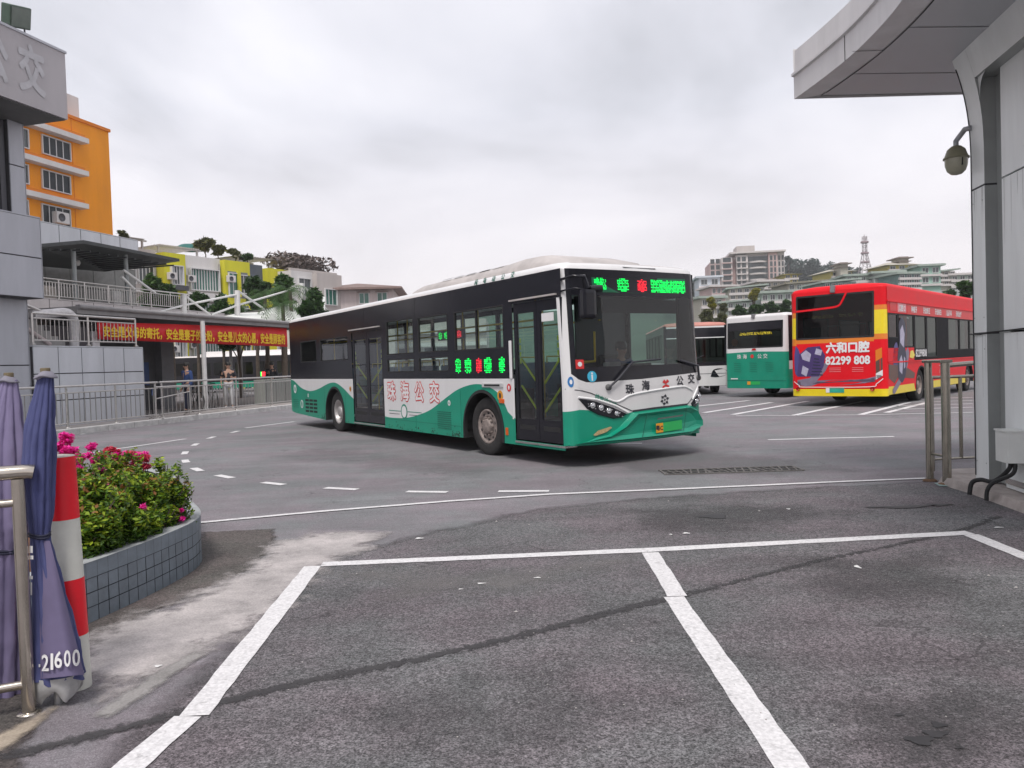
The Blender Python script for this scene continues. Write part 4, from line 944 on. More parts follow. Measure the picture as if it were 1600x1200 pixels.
b.add([P(u, z, .005) for u, z in [(-5.8, .78), (-5.3, .62), (-4.75, .9), (-4.85, 1.15), (-5.3, .92), (-5.8, 1.15)]], [tuple(range(6))], BRN)
NAV = mat('navy_print', (.02, .02, .05), .5, var=.1); LAV = mat('lavender_print', (.42, .40, .52), .5, var=.15, scale=8)
b.add([P(u, z, .010) for u, z in smooth_pts([(-4.95, .75), (-4.6, .62), (-4.25, .85), (-4.15, 1.3), (-4.3, 1.75), (-4.2, 2.2), (-4.5, 2.45), (-4.85, 2.25), (-4.8, 1.8), (-5.0, 1.35), (-4.95, .75)], 4)[:-1]], [tuple(range(40))], NAV)
for q in ([(-4.75, 1.75), (-4.4, 1.6), (-4.3, 2.0), (-4.5, 2.25), (-4.72, 2.1)], [(-4.85, .95), (-4.6, .85), (-4.5, 1.2), (-4.65, 1.4), (-4.85, 1.25)], [(-4.42, 1.0), (-4.3, 1.05), (-4.28, 1.3), (-4.4, 1.35)]): b.add([P(u, z, .012) for u, z in q], [tuple(range(len(q)))], LAV)
b.add([P(u, z, .013) for u, z in [(-3.85, 1.32), (-3.5, 1.28), (-3.3, 1.38), (-3.5, 1.52), (-3.75, 1.5)]], [tuple(range(5))], YELP)
b.add([P(u, z, .007) for u, z in [(-5.8, .9), (-5.2, .78), (-3.4, .70), (-3.3, .85), (-4.2, 1.05), (-5.0, 1.12), (-5.8, 1.15)]], [tuple(range(7))], BRN)
b.build('skateboard_print', root)
# rear face
P = Q.rear; b = MB()
us = Q.vs_across((-1.02, 1.02, -.98, .98), .16)
inn = [u for u in us if -1.12 <= u <= .99]; lf = [u for u in us if u <= -1.10]; rt = [u for u in us if u >= .98]
us = sorted(set(us) | {-1.13, 1.0}); lf = [u for u in us if u <= -1.13]; rt = [u for u in us if u >= 1.0]; inn = [u for u in us if -1.13 <= u <= 1.0]
b.ribbons(us, [lambda u: .30, lambda u: .50], [YELP], P)
b.ribbons(inn, [lambda u: .50, lambda u: 1.80, lambda u: 1.93], [RED, ORGP], P)
b.ribbons(lf, [lambda u: .50, lambda u: 1.0, lambda u: 1.75, lambda u: 1.95, lambda u: 2.55, lambda u: 2.7, lambda u: 3.27], [RED, RED, ORGP, YELP, ORGP, RED], P)
b.ribbons(rt, [lambda u: .50, lambda u: 1.85, lambda u: 2.0, lambda u: 2.65, lambda u: 2.78, lambda u: 3.27], [RED, ORGP, YELP, ORGP, RED], P)
b.ribbons(inn, [lambda u: 3.16, lambda u: 3.27], [RED], P)
b.ribbons(inn, [lambda u: 1.93, lambda u: 3.16], [DGLASS], P)
rp = b.build('rear_panel', root)
b = MB(); 
for pts in ([(-1.13, 1.94), (1.0, 1.94)], [(-1.13, 3.15), (1.0, 3.15)], [(-1.12, 1.94), (-1.12, 3.15)], [(.985, 1.94), (.985, 3.15)]): line_on(b, P, pts, .05, RUBBER, .006)
b.build('window_frame', root)
b = MB(); line_on(b, P, smooth_pts([(-1.13, 2.74), (-.3, 2.78), (.05, 2.82), (.17, 2.95), (.28, 3.18)], 4), .055, RED, .02); b.build('window_divider', root)
b = MB(); b.tube([P(-.75, 2.0, -.12), P(-.75, 2.26, -.12), P(.75, 2.30, -.12), P(.75, 2.02, -.12)], .014, STEEL, 6); b.tube([P(0, 2.0, -.12), P(0, 2.28, -.12)], .012, STEEL, 6); b.build('rear_rail', root)
b = MB(); led_blobs(b, P, [(-.7, -.1, mat('amber_led', (.55, .42, .05), emit=.35), .5), (.05, .7, mat('amber_led', (.55, .42, .05), emit=.35), .4)], 2.50, 2.60, 3, -.05, 8, .03); b.build('rear_display', root)
b = MB(); b.bbox(*sorted((P(0, 3.1)[0] - .08, P(0, 3.1)[0] + .06)), .02, .14, 3.20, 3.40, mat('camera_grey', (.2, .2, .21), .5), .02); b.build('rear_camera', root)
b = MB(); 
add_text(b, '六和口腔', P, -.28, 1.50, .3, WHTP, .014, .012, 'LEFT', fit=(1.17, .32)); add_text(b, '82299 808', P, -.3, 1.18, .3, WHTP, .012, .012, 'LEFT', fit=(1.2, .24)); b.build('lettering', root)
b = MB()
b.add([P(u, z, .006) for u, z in [(-1.12, .62), (-.9, .58), (.75, .66), (1.1, .78), (1.1, .86), (.7, .76), (-.2, .76), (-.55, .74), (-.3, 1.02), (-.22, 1.18), (-.32, 1.24), (-.5, 1.1), (-.75, .82), (-1.12, .76)]], [tuple(range(14))], PUR)
for k in range(6): line_on(b, P, [(-.72 + .02 * k, .92 + k * .09), (-.38 - .02 * k, .90 + k * .09)], .03, NAV, .010)
for q in ([(-.95, 1.35), (-.75, 1.28), (-.7, 1.5), (-.85, 1.62), (-1.0, 1.5)], [(-1.0, .95), (-.85, .86), (-.78, 1.08), (-.95, 1.18)], [(-.6, 1.5), (-.42, 1.45), (-.38, 1.6), (-.55, 1.66)]): b.add([P(u, z, .011) for u, z in q], [tuple(range(len(q)))], LAV)
b.add([P(u, z, .008) for u, z in [(-1.12, .86), (-.5, .86), (-.35, 1.15), (-.3, 1.45), (-.45, 1.72), (-.8, 1.70), (-1.05, 1.5)]], [tuple(range(7))], mat('deep_violet_print', (.06, .035, .14), .5, var=.15))
b.add([P(u, z, .007) for u, z in [(-1.12, .72), (-.2, .70), (1.0, .80), (1.02, .70), (.4, .62), (-1.1, .60)]], [tuple(range(6))], mat('dark_board_print', (.10, .07, .11), .5, var=.2))
b.build('skateboard_print', root)
b = MB()
b.add([P(u, z, .006) for u, z in smooth_pts([(-1.15, 1.75), (-1.05, 1.6), (-1.0, 1.2), (-1.05, .9), (-1.18, .95), (-1.2, 1.4), (-1.15, 1.75)], 4)[:-1]], [tuple(range(24))], IND)
b.add([P(u, z, .008) for u, z in [(1.04, 1.25), (1.2, 1.35), (1.2, 1.62), (1.04, 1.55)]], [(0, 1, 2, 3)], ORGP)
b.add([P(u, z, .007) for u, z in [(1.04, .9), (1.21, 1.0), (1.21, 1.35), (1.04, 1.25)]], [(0, 1, 2, 3)], BRN)
b.add([P(u, z, .009) for u, z in [(1.04, .76), (1.21, .86), (1.21, 1.02), (1.04, .92)]], [(0, 1, 2, 3)], WHTP); add_text(b, '3299', P, 1.05, .80, .11, BLKP, .002, .012, 'LEFT', sx=.6)
b.build('side_print', root)
b = MB(); line_on(b, P, smooth_pts([(-1.22, .72), (-1.05, .60), (-.9, .56), (.85, .56), (1.05, .64), (1.22, .78)], 4), .02, WHTP, .02)
for z in (.99, 1.04, 1.09):
    line_on(b, P, [(-.2, z), (.12, z)], .012, mat('pink_print', (.72, .28, .30), .5), .008); line_on(b, P, [(.42, z), (.72, z)], .012, mat('pink_print', (.72, .28, .30), .5), .008)
b.build('engine_louvre', root)
b = MB(); b.add([P(u, z, .012) for u, z in [(-.3, .40), (.2, .40), (.2, .53), (-.3, .53)]], [(0, 1, 2, 3)], mat('plate_teal', (.03, .36, .25), .4)); b.add([P(u, z, .014) for u, z in [(-.3, .40), (-.2, .40), (-.2, .53), (-.3, .53)]], [(0, 1, 2, 3)], WHTP); b.build('licence_plate', root)
for u in (-1.1, .95):
    b = MB(); b.lathe([(.055, -.01), (.055, .02), (.03, .03), (0, .03)], REDL, 14, 'x', P(u, .5, .0)); b.v = [(x - .03, y, z) for x, y, z in b.v]; b.build('tail_lamp', root)
# ---- parked green and white bus, rear view
root, W_ = parked('city_bus', 'green and white city bus seen from behind parked left of the red bus', (7.96, 29.2), (9.60, 27.3), 10.5, 2.95)
Q = Bus(root, 10.5, W_, 2.9, lambda x: .33, roofz=.12); P = Q.rear; h = W_ / 2
ARQ = [(-2.3, .62, .44), (3.0, .62, .44)]; WQ = [(-4.6, -3, 1.5, 2.5), (-2.8, -1.2, 1.5, 2.5), (-1, .6, 1.5, 2.5), (.8, 2.4, 1.5, 2.5), (2.6, 4.2, 1.5, 2.5)]
for sd_ in 'rl': Q.side(sd_, ARQ, [], WQ, lambda x: 1.0, 1.3, [GREEN, WHITE]); Q.panes(sd_, WQ, gm=DGLASS)
Q.roof(DWHITE, WHITE); Q.chassis(ARQ)
for x in (-2.3, 3.0): Q.wheel(x, 'r', dual=x < 0); Q.wheel(x, 'l', dual=x < 0)
us = sorted(set(Q.vs_across((), .16)) | {-1.12, 1.12}); inn = [u for u in us if -1.12 <= u <= 1.12]; b = MB()
b.ribbons(us, [lambda u: .33, lambda u: 1.66 - .03 * abs(u)], [GREEN], P); b.ribbons([u for u in us if u <= -1.12], [lambda u: 1.66 - .03 * abs(u), lambda u: 2.9], [WHITE], P); b.ribbons([u for u in us if u >= 1.12], [lambda u: 1.66 - .03 * abs(u), lambda u: 2.9], [WHITE], P)
b.ribbons(inn, [lambda u: 1.66 - .03 * abs(u), lambda u: 1.80, lambda u: 2.74, lambda u: 2.9], [WHITE, None, WHITE], P); b.ribbons(inn, [lambda u: 1.80, lambda u: 2.74], [DGLASS], P); b.build('rear_panel', root)
b = MB(); b.ribbons([u for u in inn], [lambda u: 2.44, lambda u: 2.74], [BLACK], lambda u, z: P(u, z, .006)); line_on(b, P, [(-1.1, 1.81), (1.1, 1.81)], .05, RUBBER); line_on(b, P, [(-1.11, 1.8), (-1.11, 2.74)], .05, RUBBER); line_on(b, P, [(1.1, 1.8), (1.1, 2.74)], .05, RUBBER); b.build('window_frame', root)
b = MB(); led_blobs(b, P, [(-.6, .7, mat('amber_led2', (.75, .60, .03), emit=.55), .6)], 2.26, 2.36, 3, .0, 8, .035); b.build('rear_display', root)
b = MB(); b.add([P(u, z, -.05) for u, z in disc(-.85, 2.02, .14, 12)], [tuple(range(12))], ORGP); b.build('rear_sticker', root)
b = MB(); b.add([P(u, z, .02) for u, z in [(-.1, 1.70), (.1, 1.70), (.06, 1.77), (-.06, 1.77)]], [(0, 1, 2, 3)], REDL); b.build('brake_lamp', root)
b = MB()
for ch, u in (('珠', -.62), ('海', -.38), ('公', .22), ('交', .45)): add_text(b, ch, P, u, 1.42, .18, WHTP, .002, .01)
b.add([P(u, z, .01) for u, z in disc(-.08, 1.49, .07, 12)], [tuple(range(12))], REDP); b.build('lettering', root)
b = MB()
for u0 in (-.85, -.2, .45):
    for k in range(5): line_on(b, P, [(u0, 1.25 - k * .075), (u0 + .3, 1.23 - k * .075)], .014, mat('green_louvre', (.002, .13, .085)), .008)
line_on(b, P, [(-1.2, .62), (1.2, .60)], .014, mat('green_louvre', (.002, .13, .085)), .008); line_on(b, P, [(-1.0, .68), (-.7, .68)], .04, WHTP, .008); b.build('engine_louvre', root)
b = MB(); b.add([P(u, z, .012) for u, z in [(-.3, .46), (.22, .46), (.22, .58), (-.3, .58)]], [(0, 1, 2, 3)], PLG); b.add([P(u, z, .014) for u, z in [(-.3, .46), (-.17, .46), (-.17, .58), (-.3, .58)]], [(0, 1, 2, 3)], PLY); b.build('licence_plate', root)
b = MB(); x_ = P(0, 2.9)[0]; b.bbox(x_ - .05, x_ + .09, -.03, .1, 2.86, 3.02, mat('camera_grey', (.2, .2, .21)), .02); b.build('rear_camera', root)
# ---- parked bus seen from the front, red edged roof
rz = -PI / 2 - .10
root = thing('city_bus', 'white fronted city bus with an orange red roof edge parked behind the moving bus', 'bus', (7.95, 36.6, 0), rz, 'city buses parked in the yard')
Q = Bus(root, 10.5, 2.5, 2.80, lambda x: .33, roofz=.14); P = Q.front
SAL = mat('salmon_roof_paint', (.50, .20, .16), .5, var=.1)
for sd_ in 'rl': Q.side(sd_, ARQ, [], WQ, lambda x: .6, 1.3, [WHITE, WHITE]); Q.panes(sd_, WQ, gm=DGLASS)
Q.roof(SAL, SAL); Q.chassis(ARQ)
for x in (-2.3, 3.0): Q.wheel(x, 'r', dual=x < 0); Q.wheel(x, 'l', dual=x < 0)
us = sorted(set(Q.vs_across((), .16)) | {-1.15, 1.15}); inn = [u for u in us if -1.15 <= u <= 1.15]; b = MB()
b.ribbons(us, [lambda u: .36, lambda u: 1.16], [WHITE], P); b.ribbons([u for u in us if u <= -1.15], [lambda u: 1.16, lambda u: 2.8], [BLACK], P); b.ribbons([u for u in us if u >= 1.15], [lambda u: 1.16, lambda u: 2.8], [BLACK], P)
b.ribbons(inn, [lambda u: 1.16, lambda u: 1.3, lambda u: 2.28, lambda u: 2.70, lambda u: 2.76, lambda u: 2.8], [BLACK, None, BLACK, WHITE, SAL], P); b.build('front_panel', root)
b = MB(); b.ribbons(inn, [lambda u: 1.3, lambda u: 2.28], [DGLASS], P); b.build('windscreen', root)
b = MB(); line_on(b, P, [(-1.15, 2.30), (1.15, 2.30)], .035, WHTP, .01); line_on(b, P, [(-1.2, .85), (1.2, .85)], .015, BLKP, .01); b.build('trim_line', root)
b = MB(); b.add([P(u, z, .01) for u, z in smooth_pts([(.55, .72), (.65, .98), (.9, 1.05), (1.18, .98), (1.2, .80), (.85, .7), (.55, .72)], 3)[:-1]], [tuple(range(18))], BLACK); b.build('headlight', root)
b = MB(); b.add([P(u, z, .01) for u, z in [(-1.2, .8), (-1.15, 1.0), (-.9, 1.05), (-.6, .85), (-.9, .72)]], [tuple(range(5))], BLACK); b.build('headlight', root)
b = MB(); b.tube([P(-.6, 1.2, .02), P(.3, 1.6, .03)], .015, BLKP, 6); b.build('wiper', root)
# ---- bus beyond the canopy, side view
c = (at(385, 590, 60).x - .5, 61.0, 0)
root = thing('city_bus', 'long dark sided bus with a white roof waiting beyond the bus station canopy', 'bus', c, PI + .02, 'city buses parked in the yard')
Q = Bus(root, 12.5, 2.5, 2.72, lambda x: .33, roofz=.12); P = Q.left
ARQ = [(-2.9, .62, .44), (3.6, .62, .44)]; WQ = [(-5.9 + k * 1.6, -4.5 + k * 1.6, 1.3, 2.3) for k in range(7)]
for sd_ in 'rl': Q.side(sd_, ARQ, [], WQ, lambda x: .8, 1.1, [GREEN, BLACK]); Q.panes(sd_, WQ, gm=DGLASS)
Q.roof(WHITE, WHITE); Q.chassis(ARQ)
for x in (-2.9, 3.6): Q.wheel(x, 'r'); Q.wheel(x, 'l')
us = Q.vs_across((), .16); b = MB(); b.ribbons(us, [lambda u: .36, lambda u: 1.2, lambda u: 2.72], [GREEN, BLACK], Q.front); b.build('front_panel', root)
b = MB(); b.ribbons(us, [lambda u: .36, lambda u: 1.2, lambda u: 2.72], [GREEN, BLACK], Q.rear); b.build('rear_panel', root)
b = MB(); vs = []
for x, z in ((-4.9, 2.84), (-4.2, 3.16), (2.6, 3.16), (3.4, 2.84)): vs += [(x, -.9, 2.8), (x, -.8, z - .05), (x, -.6, z), (x, .6, z), (x, .8, z - .05), (x, .9, 2.8)]
b.add(vs, [(i * 6 + j, i * 6 + j + 1, i * 6 + j + 7, i * 6 + j + 6) for i in range(3) for j in range(5)], WHITE, True); b.build('roof_unit', root)
b = MB()
pl0 = Vector((at(411, 588, 59.6).x - c[0], 0, 0)).x
for k, mm in enumerate((LEDG, LEDR, LEDG)):
    u = -pl0 + (-.34, 0, .34)[k]; b.box(u - .17, u + .17, 1.262, 1.27, 1.14, 1.48, mm)
b.build('side_display', root)
# ------------------------------------------------------------------ station side (local frame: s along, -t up the y axis)
SROOT = lambda name, label, cat, s, t, z=0, group=None: thing(name, label, cat, st(s, t, z), ST_ROT, group)
# inside a SROOT at (s0,t0,z0): local x = s - s0, local y = -(t - t0)
PANEL = mat('grey_metal_panel', (.43, .44, .48), .45, .05, var=.10, scale=1.6, streak=1)
PANELL = mat('light_metal_panel', (.56, .575, .61), .45, .05, var=.10, scale=1.6, streak=1)
PANELG = mat('fascia_panel', (.385, .365, .38), .5, .05, var=.08, scale=1.2, streak=1)
JOINT = mat('dark_joint', (.04, .04, .045), .8, var=0)
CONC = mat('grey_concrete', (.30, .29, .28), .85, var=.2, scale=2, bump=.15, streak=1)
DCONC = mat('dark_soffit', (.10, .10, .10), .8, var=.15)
SSTEEL = mat('stainless_rail', (.55, .53, .51), .3, .85, var=.12, scale=20)
WINM = mat('office_window_glass', (.05, .065, .07), .08, var=.3, scale=.5, coat=.5)
WFR = mat('white_window_frame', (.6, .6, .6), .5, var=.05)
DFR = mat('dark_window_frame', (.05, .05, .06), .4, var=.05)
def paneled(mb, x0, x1, y0, y1, z0, z1, m, nx, nz, g=.02, jm=JOINT, depth=.03):
    """wall block whose road face (local -y side = y0) is clad in panels"""
    mb.box(x0 + .004, x1 - .004, y0 + depth, y1, z0 + .002, z1 - .004, jm)
    for i in range(nx):
        for j in range(nz):
            a, c = x0 + (x1 - x0) * i / nx, x0 + (x1 - x0) * (i + 1) / nx; d, e = z0 + (z1 - z0) * j / nz, z0 + (z1 - z0) * (j + 1) / nz
            mb.bbox(a + g / 2, c - g / 2, y0, y0 + depth + .01, d + g / 2, e - g / 2, m, .006)
    mb.box(x0, x1, y0 + .0, y1, z1 - .003, z1 + .03, m); mb.box(x1 - .003, x1 + .012, y0 + .0, y1, z0, z1 + .03, m)
# main station hall (near left): ground wall, projecting band, window storey, fascia
hall = SROOT('station_building', 'grey metal clad station hall with a projecting band, tall windows and overhanging fascia', 'building', 17.05, -17.6)
Y = lambda t: -(t + 17.6)
b = MB(); paneled(b, -11, 0, Y(-18.1), 8, 0.1, 3.65, PANEL, 5, 2, .03); b.build('lower_wall', hall)
b = MB(); paneled(b, -11, .06, Y(-17.6), 8, 3.65, 5.80, PANEL, 6, 2, .03); b.build('projecting_wall', hall)
b = MB(); paneled(b, -.62, -.15, Y(-17.8), 8, 5.84, 8.4, PANEL, 1, 2, .03); b.box(-11, -.62, Y(-17.8) + .9, 8, 5.84, 8.4, PANEL); b.build('upper_wall', hall)
for k in range(3):
    x1 = -.66 - k * 3; x0 = x1 - 2.9; b = MB(); y = Y(-17.8) + .25
    b.box(x0, x1, y, y + .02, 5.86, 8.25, WINM); o = b.build('window', hall); b = MB()
    b.box(x1 - .16, x1, y - .16, y - .001, 5.86, 8.25, DFR); b.box(x0, x0 + .1, y - .1, y - .001, 5.86, 8.25, DFR)
    for z in (5.86, 7.1, 8.18): b.box(x0 + .1, x1 - .16, y - .06, y - .001, z, z + .07, DFR)
    for f in (.35, .68): b.box(x0 + 2.9 * f, x0 + 2.9 * f + .06, y - .05, y - .001, 5.94, 8.17, DFR)
    b.build('window_frame', o)
b = MB(); b.box(-14, .02, Y(-16.5), 6, 8.30, 10.02, PANELG); b.box(-14, .05, Y(-16.5) - .03, 6, 10.02, 10.08, PANEL); b.build('fascia', hall)
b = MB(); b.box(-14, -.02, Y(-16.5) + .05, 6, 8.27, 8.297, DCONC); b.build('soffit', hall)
b = MB(); PS = lambda u, z, off=0: (u, Y(-16.5) - off, z)
SIGN = mat('pale_sign_letter', (.435, .43, .45), .5, .1, var=.1)
for ch, x_ in (('公', -2.12), ('交', -1.05)):
    vs, fs = text_data(ch, 1.3, .045)
    b.add([(x_ + v[0] * .62, Y(-16.5) - .012 - v[2], 8.76 + v[1] * .95) for v in vs], fs, SIGN)
b.build('sign_lettering', hall)
fl = thing('floodlight', 'dark green box floodlight tilted on the roof edge of the station hall', 'floodlight', st(15.72, -16.6, 10.02), ST_ROT + .15)
b = MB(); b.M = Matrix.Translation((0, 0, .42)) @ Matrix.Rotation(-.28, 4, 'Y') @ Matrix.Rotation(.3, 4, 'X'); b.bbox(-.38, .38, -.12, .12, -.26, .26, mat('dark_green_housing', (.05, .085, .06), .4, var=.2), .03); b.box(-.34, .34, -.135, -.121, -.22, .22, mat('lamp_glass', (.12, .15, .13), .15)); b.build('housing', fl)
b = MB(); b.tube([(-.3, 0, .0), (-.3, .02, .4)], .02, DFR, 6); b.tube([(.28, 0, .0), (.28, .02, .3)], .02, DFR, 6); b.build('bracket', fl)
# stair block wall
wl = SROOT('stair_wall', 'low wall of light panels beside the railing with a landing on top', 'wall', 17.068, -18.0)
b = MB(); paneled(b, 0, 4.15, 0, 3, .12, 2.38, PANELL, 5, 3, .028); b.build('panel_wall', wl)
def railing(name, label, s0, s1, t, zb, ht, nposts, nbars, group, r=.03, posts=None, rb=.011, mid=.84, low=.12, mm=SSTEEL, slope=0, dirn=None, base=True):
    rt = SROOT(name, label, 'railing', s0, t, zb, group); L_ = s1 - s0
    b = MB(); b.tube([(0, 0, ht), (L_, 0, ht + slope)], r, mm, 10); b.tube([(0, 0, ht * mid), (L_, 0, ht * mid + slope)], r * .6, mm, 8); b.tube([(0, 0, low), (L_, 0, low + slope)], r * .6, mm, 8); b.build('rail', rt)
    xs = posts or [L_ * k / (nposts - 1) for k in range(nposts)]
    for x in xs:
        b = MB(); b.tube([(x, 0, 0), (x, 0, ht + slope * x / L_)], r * .95, mm, 8)
        if base: b.lathe([(r * 2.2, 0), (r * 2.2, .012), (r * 1.2, .03)], mm, 12, 'z', (x, 0, 0))
        b.build('post', rt)
    b = MB()
    BARM = mat('rail_bar_steel', (.30, .29, .28), .4, .6, var=.12)
    for k in range(1, nbars):
        x = L_ * k / nbars
        if min(abs(x - q) for q in xs) > .04: b.tube([(x, 0, low + slope * x / L_), (x, 0, ht * mid + slope * x / L_)], rb, BARM if t > -18 else mm, 5, cap=False)
    o = b.build('bar', rt); return rt
railing('railing', 'stainless railing on top of the light panel stair wall', 17.1, 20.95, -18.02, 2.43, .86, 3, 26, 'stainless railings of the station', r=.035)
def stp(x, y, t):       # pixel -> (s, z) in the vertical plane at t
    d = ray(x, y); k = (t - CAM.dot(E2)) / d.dot(E2); p = CAM + d * k; return p.dot(E1), p.z
sf = SROOT('staircase', 'stair flight with sloping handrail behind the upper stainless railing', 'stairs', 17.2, -18.4, 0)
def stl(x, y, t, off=0): s_, z_ = stp(x, y, t); return (s_ - 17.2, -(t + 18.4) + off, z_)
b = MB()
for k in range(7): b.box(-.3 + k * .24, -.06 + k * .24, .02, 1.3, 2.42, 3.45 - k * .15, CONC)
b.build('steps', sf)
b = MB(); b.tube([stl(30, 472, -18.4), stl(75, 491, -18.4)], .045, SSTEEL, 8); b.tube([stl(30, 505, -18.4), stl(78, 538, -18.4)], .06, mat('pale_stringer', (.5, .42, .41), .7), 8); b.build('handrail', sf)
du = SROOT('air_duct', 'fat white curved duct behind the stair landing railing', 'duct', 17.2, -18.4, 0)
b = MB(); b.tube(smooth_pts([stl(50, 492, -18.45), stl(78, 490, -18.45), stl(100, 488, -18.45), stl(111, 493, -18.45), stl(116, 506, -18.45), stl(116, 545, -18.45)], 6), .13, mat('duct_white', (.62, .60, .60), .5, .2, var=.15, scale=6), 16); b.build('duct_pipe', du)
fb = SROOT('fan_housing', 'dark fan housing with a white side plate behind the landing railing', 'machine', 17.2, -18.4, 2.41)
b = MB(); b.bbox(1.0, 2.7, .35, 1.3, 0, .62, mat('dark_machine', (.07, .06, .065), .6), .05); b.build('housing', fb); b = MB(); b.bbox(2.71, 3.0, .3, 1.2, 0, .5, WPOST_ if False else mat('duct_white', (.62, .60, .60)), .02); b.build('side_plate', fb)
# canopy roof over the passage
cp = SROOT('passage_canopy', 'long flat grey canopy roof over the station passage', 'canopy', 19.1, -18.5)
b = MB(); b.box(0, 13.7, 0, 9, 3.44, 3.62, CONC); b.box(.0, 13.7, -.06, -.0, 3.40, 3.66, mat('gutter_grey', (.26, .25, .25), .6, var=.15, streak=1)); b.build('roof_slab', cp)
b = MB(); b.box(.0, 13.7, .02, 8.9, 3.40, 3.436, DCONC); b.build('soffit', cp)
b = MB(); b.tube([(0, -.12, 3.60), (13.7, -.12, 3.60)], .07, mat('gutter_grey', (.26, .25, .25)), 8); b.build('gutter', cp)
# columns of the canopy
def column(s, t, r, m, label, h=3.42, name='canopy_column'):
    c = SROOT(name, label, 'column', s, t, .15); b = MB(); b.tube([(0, 0, 0), (0, 0, h - .15)], r, m, 16); b.build('shaft', c); b = MB(); b.bbox(-r * 1.6, r * 1.6, -r * 1.6, r * 1.6, 0, .05, m, .01); b.build('base_plate', c)
WPOST = mat('white_post_paint', (.62, .61, .60), .5, var=.12)
p = gp(322, 641, .15); s_, t_ = p.dot(E1), p.dot(E2)
column(s_, t_, .085, WPOST, 'thick white canopy column standing behind the railing')
for x, y, r_ in ((363, 616, .09), (377, 616, .14)):
    p = gp(x, y, .15); column(p.dot(E1), p.dot(E2), r_, mat('grey_post', (.22, .215, .21), .6), 'slim grey column nearer the white column' if x == 363 else 'stout grey column behind the dark shirted person', h=4.0)
# banner
bn = SROOT('banner', 'long red banner with yellow safety slogan hung under the canopy edge', 'banner', 20.0, -18.58)
SL = 10.9; RB = mat('banner_red', (.62, .008, .012), .6, var=.07, scale=3)
zt = lambda u: 3.20 + .20 * u / SL; zbm = lambda u: 2.66 - .10 * u / SL
b = MB(); n = 40; vs = []
for k in range(n + 1):
    u = SL * k / n; y = .012 * math.sin(u * 3.1); vs += [(u, y, zbm(u)), (u, y + .01, zt(u)), (u, y + .012, zbm(u)), (u, y + .022, zt(u))]
b.add(vs, [f for k in range(n) for f in ((4 * k, 4 * k + 4, 4 * k + 5, 4 * k + 1), (4 * k + 2, 4 * k + 3, 4 * k + 7, 4 * k + 6), (4 * k + 1, 4 * k + 5, 4 * k + 7, 4 * k + 3), (4 * k, 4 * k + 2, 4 * k + 6, 4 * k + 4))], RB, True); b.build('banner_cloth', bn)
b = MB(); slogan = '安全是父母的寄托，安全是妻子的企盼，安全是儿女的心愿，安全是顾客的'
YT = mat('banner_yellow', (.85, .55, .01), .6, var=0); u = .18
for ch in slogan:
    wch = .30; hz_ = .36 + .14 * u / SL
    vs, fs = text_data(ch, .36, .012)
    if vs: b.add([(u + v[0] * .88 + wch / 2, -.026 - v[2], zbm(u) + .12 + .02 * u / SL + v[1] * (1.0 + .32 * u / SL)) for v in vs], fs, YT)
    u += .318
b.build('lettering', bn)
# passage back wall, dark interior
iw = SROOT('passage_wall', 'dark back wall of the passage under the canopy with teal and red posters', 'wall', 21.3, -21.5)
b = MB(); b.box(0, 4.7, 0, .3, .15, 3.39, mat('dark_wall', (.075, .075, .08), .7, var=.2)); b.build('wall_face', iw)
b = MB(); b.box(.35, 1.1, -.03, -.002, 1.75, 2.3, mat('teal_poster', (.01, .16, .14), .5, var=.2)); b.box(.4, 1.05, -.03, -.002, 1.35, 1.65, mat('red_poster', (.32, .02, .03), .5, var=.2)); b.box(3.6, 4.3, -.03, -.002, 1.1, 2.0, mat('blue_poster', (.02, .06, .2), .5, var=.2)); b.build('poster', iw)
b = MB(); b.box(4.7, 5.4, -.3, .6, .15, 3.39, mat('grey_pier', (.17, .17, .18), .7, var=.1)); b.build('pier', iw)
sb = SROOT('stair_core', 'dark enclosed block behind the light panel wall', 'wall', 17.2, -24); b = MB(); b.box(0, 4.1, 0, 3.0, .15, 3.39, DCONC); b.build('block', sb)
# terrace
tr = SROOT('roof_terrace', 'upper terrace slab with a light panel parapet band', 'terrace', 22.5, -24)
b = MB(); b.box(0, 11.6, .05, 6, 3.64, 4.42, CONC); paneled(b, 0, 11.6, -.02, .05, 3.78, 4.44, mat('terrace_panel', (.44, .41, .41), .5, var=.08), 11, 1, .03); b.build('slab', tr)
railing('railing', 'long stainless railing along the upper terrace edge', 22.8, 31.4, -24.0, 4.44, .76, 8, 64, 'stainless railings of the station', r=.03, rb=.016)
tw = SROOT('terrace_wall', 'tall pale panelled wall behind the upper terrace', 'wall', 22.0, -28)
b = MB(); paneled(b, 0, 10.7, 0, .5, 4.44, 6.7, mat('terrace_back_panel', (.20, .20, .19), .6, var=.15), 8, 2, .03); b.build('lower_face', tw); b = MB(); paneled(b, 0, 10.7, -.25, .5, 7.0, 8.16, PANELL, 9, 1, .04); b.build('parapet', tw)
b = MB(); b.box(1.0, 2.6, -.02, -.003, 4.5, 6.2, mat('brown_door', (.10, .05, .045), .6)); b.build('door', tw)
ts = SROOT('terrace_shelter', 'dark flat shelter roof on grey posts over the upper terrace', 'shelter', 22.9, -24)
b = MB(); MR = mat('shelter_roof_dark', (.065, .07, .072), .6, .3, var=.2)
b.add([(0, -.4, 6.35), (1.9, -.5, 6.75), (7.5, -.4, 6.72), (7.5, 3.7, 6.5), (0, 3.7, 6.2)] + [(0, -.4, 6.22), (1.9, -.5, 6.62), (7.5, -.4, 6.60), (7.5, 3.7, 6.38), (0, 3.7, 6.08)], [(0, 1, 2, 3, 4), (9, 8, 7, 6, 5), (0, 5, 6, 1), (1, 6, 7, 2), (2, 7, 8, 3), (3, 8, 9, 4), (4, 9, 5, 0)], MR)
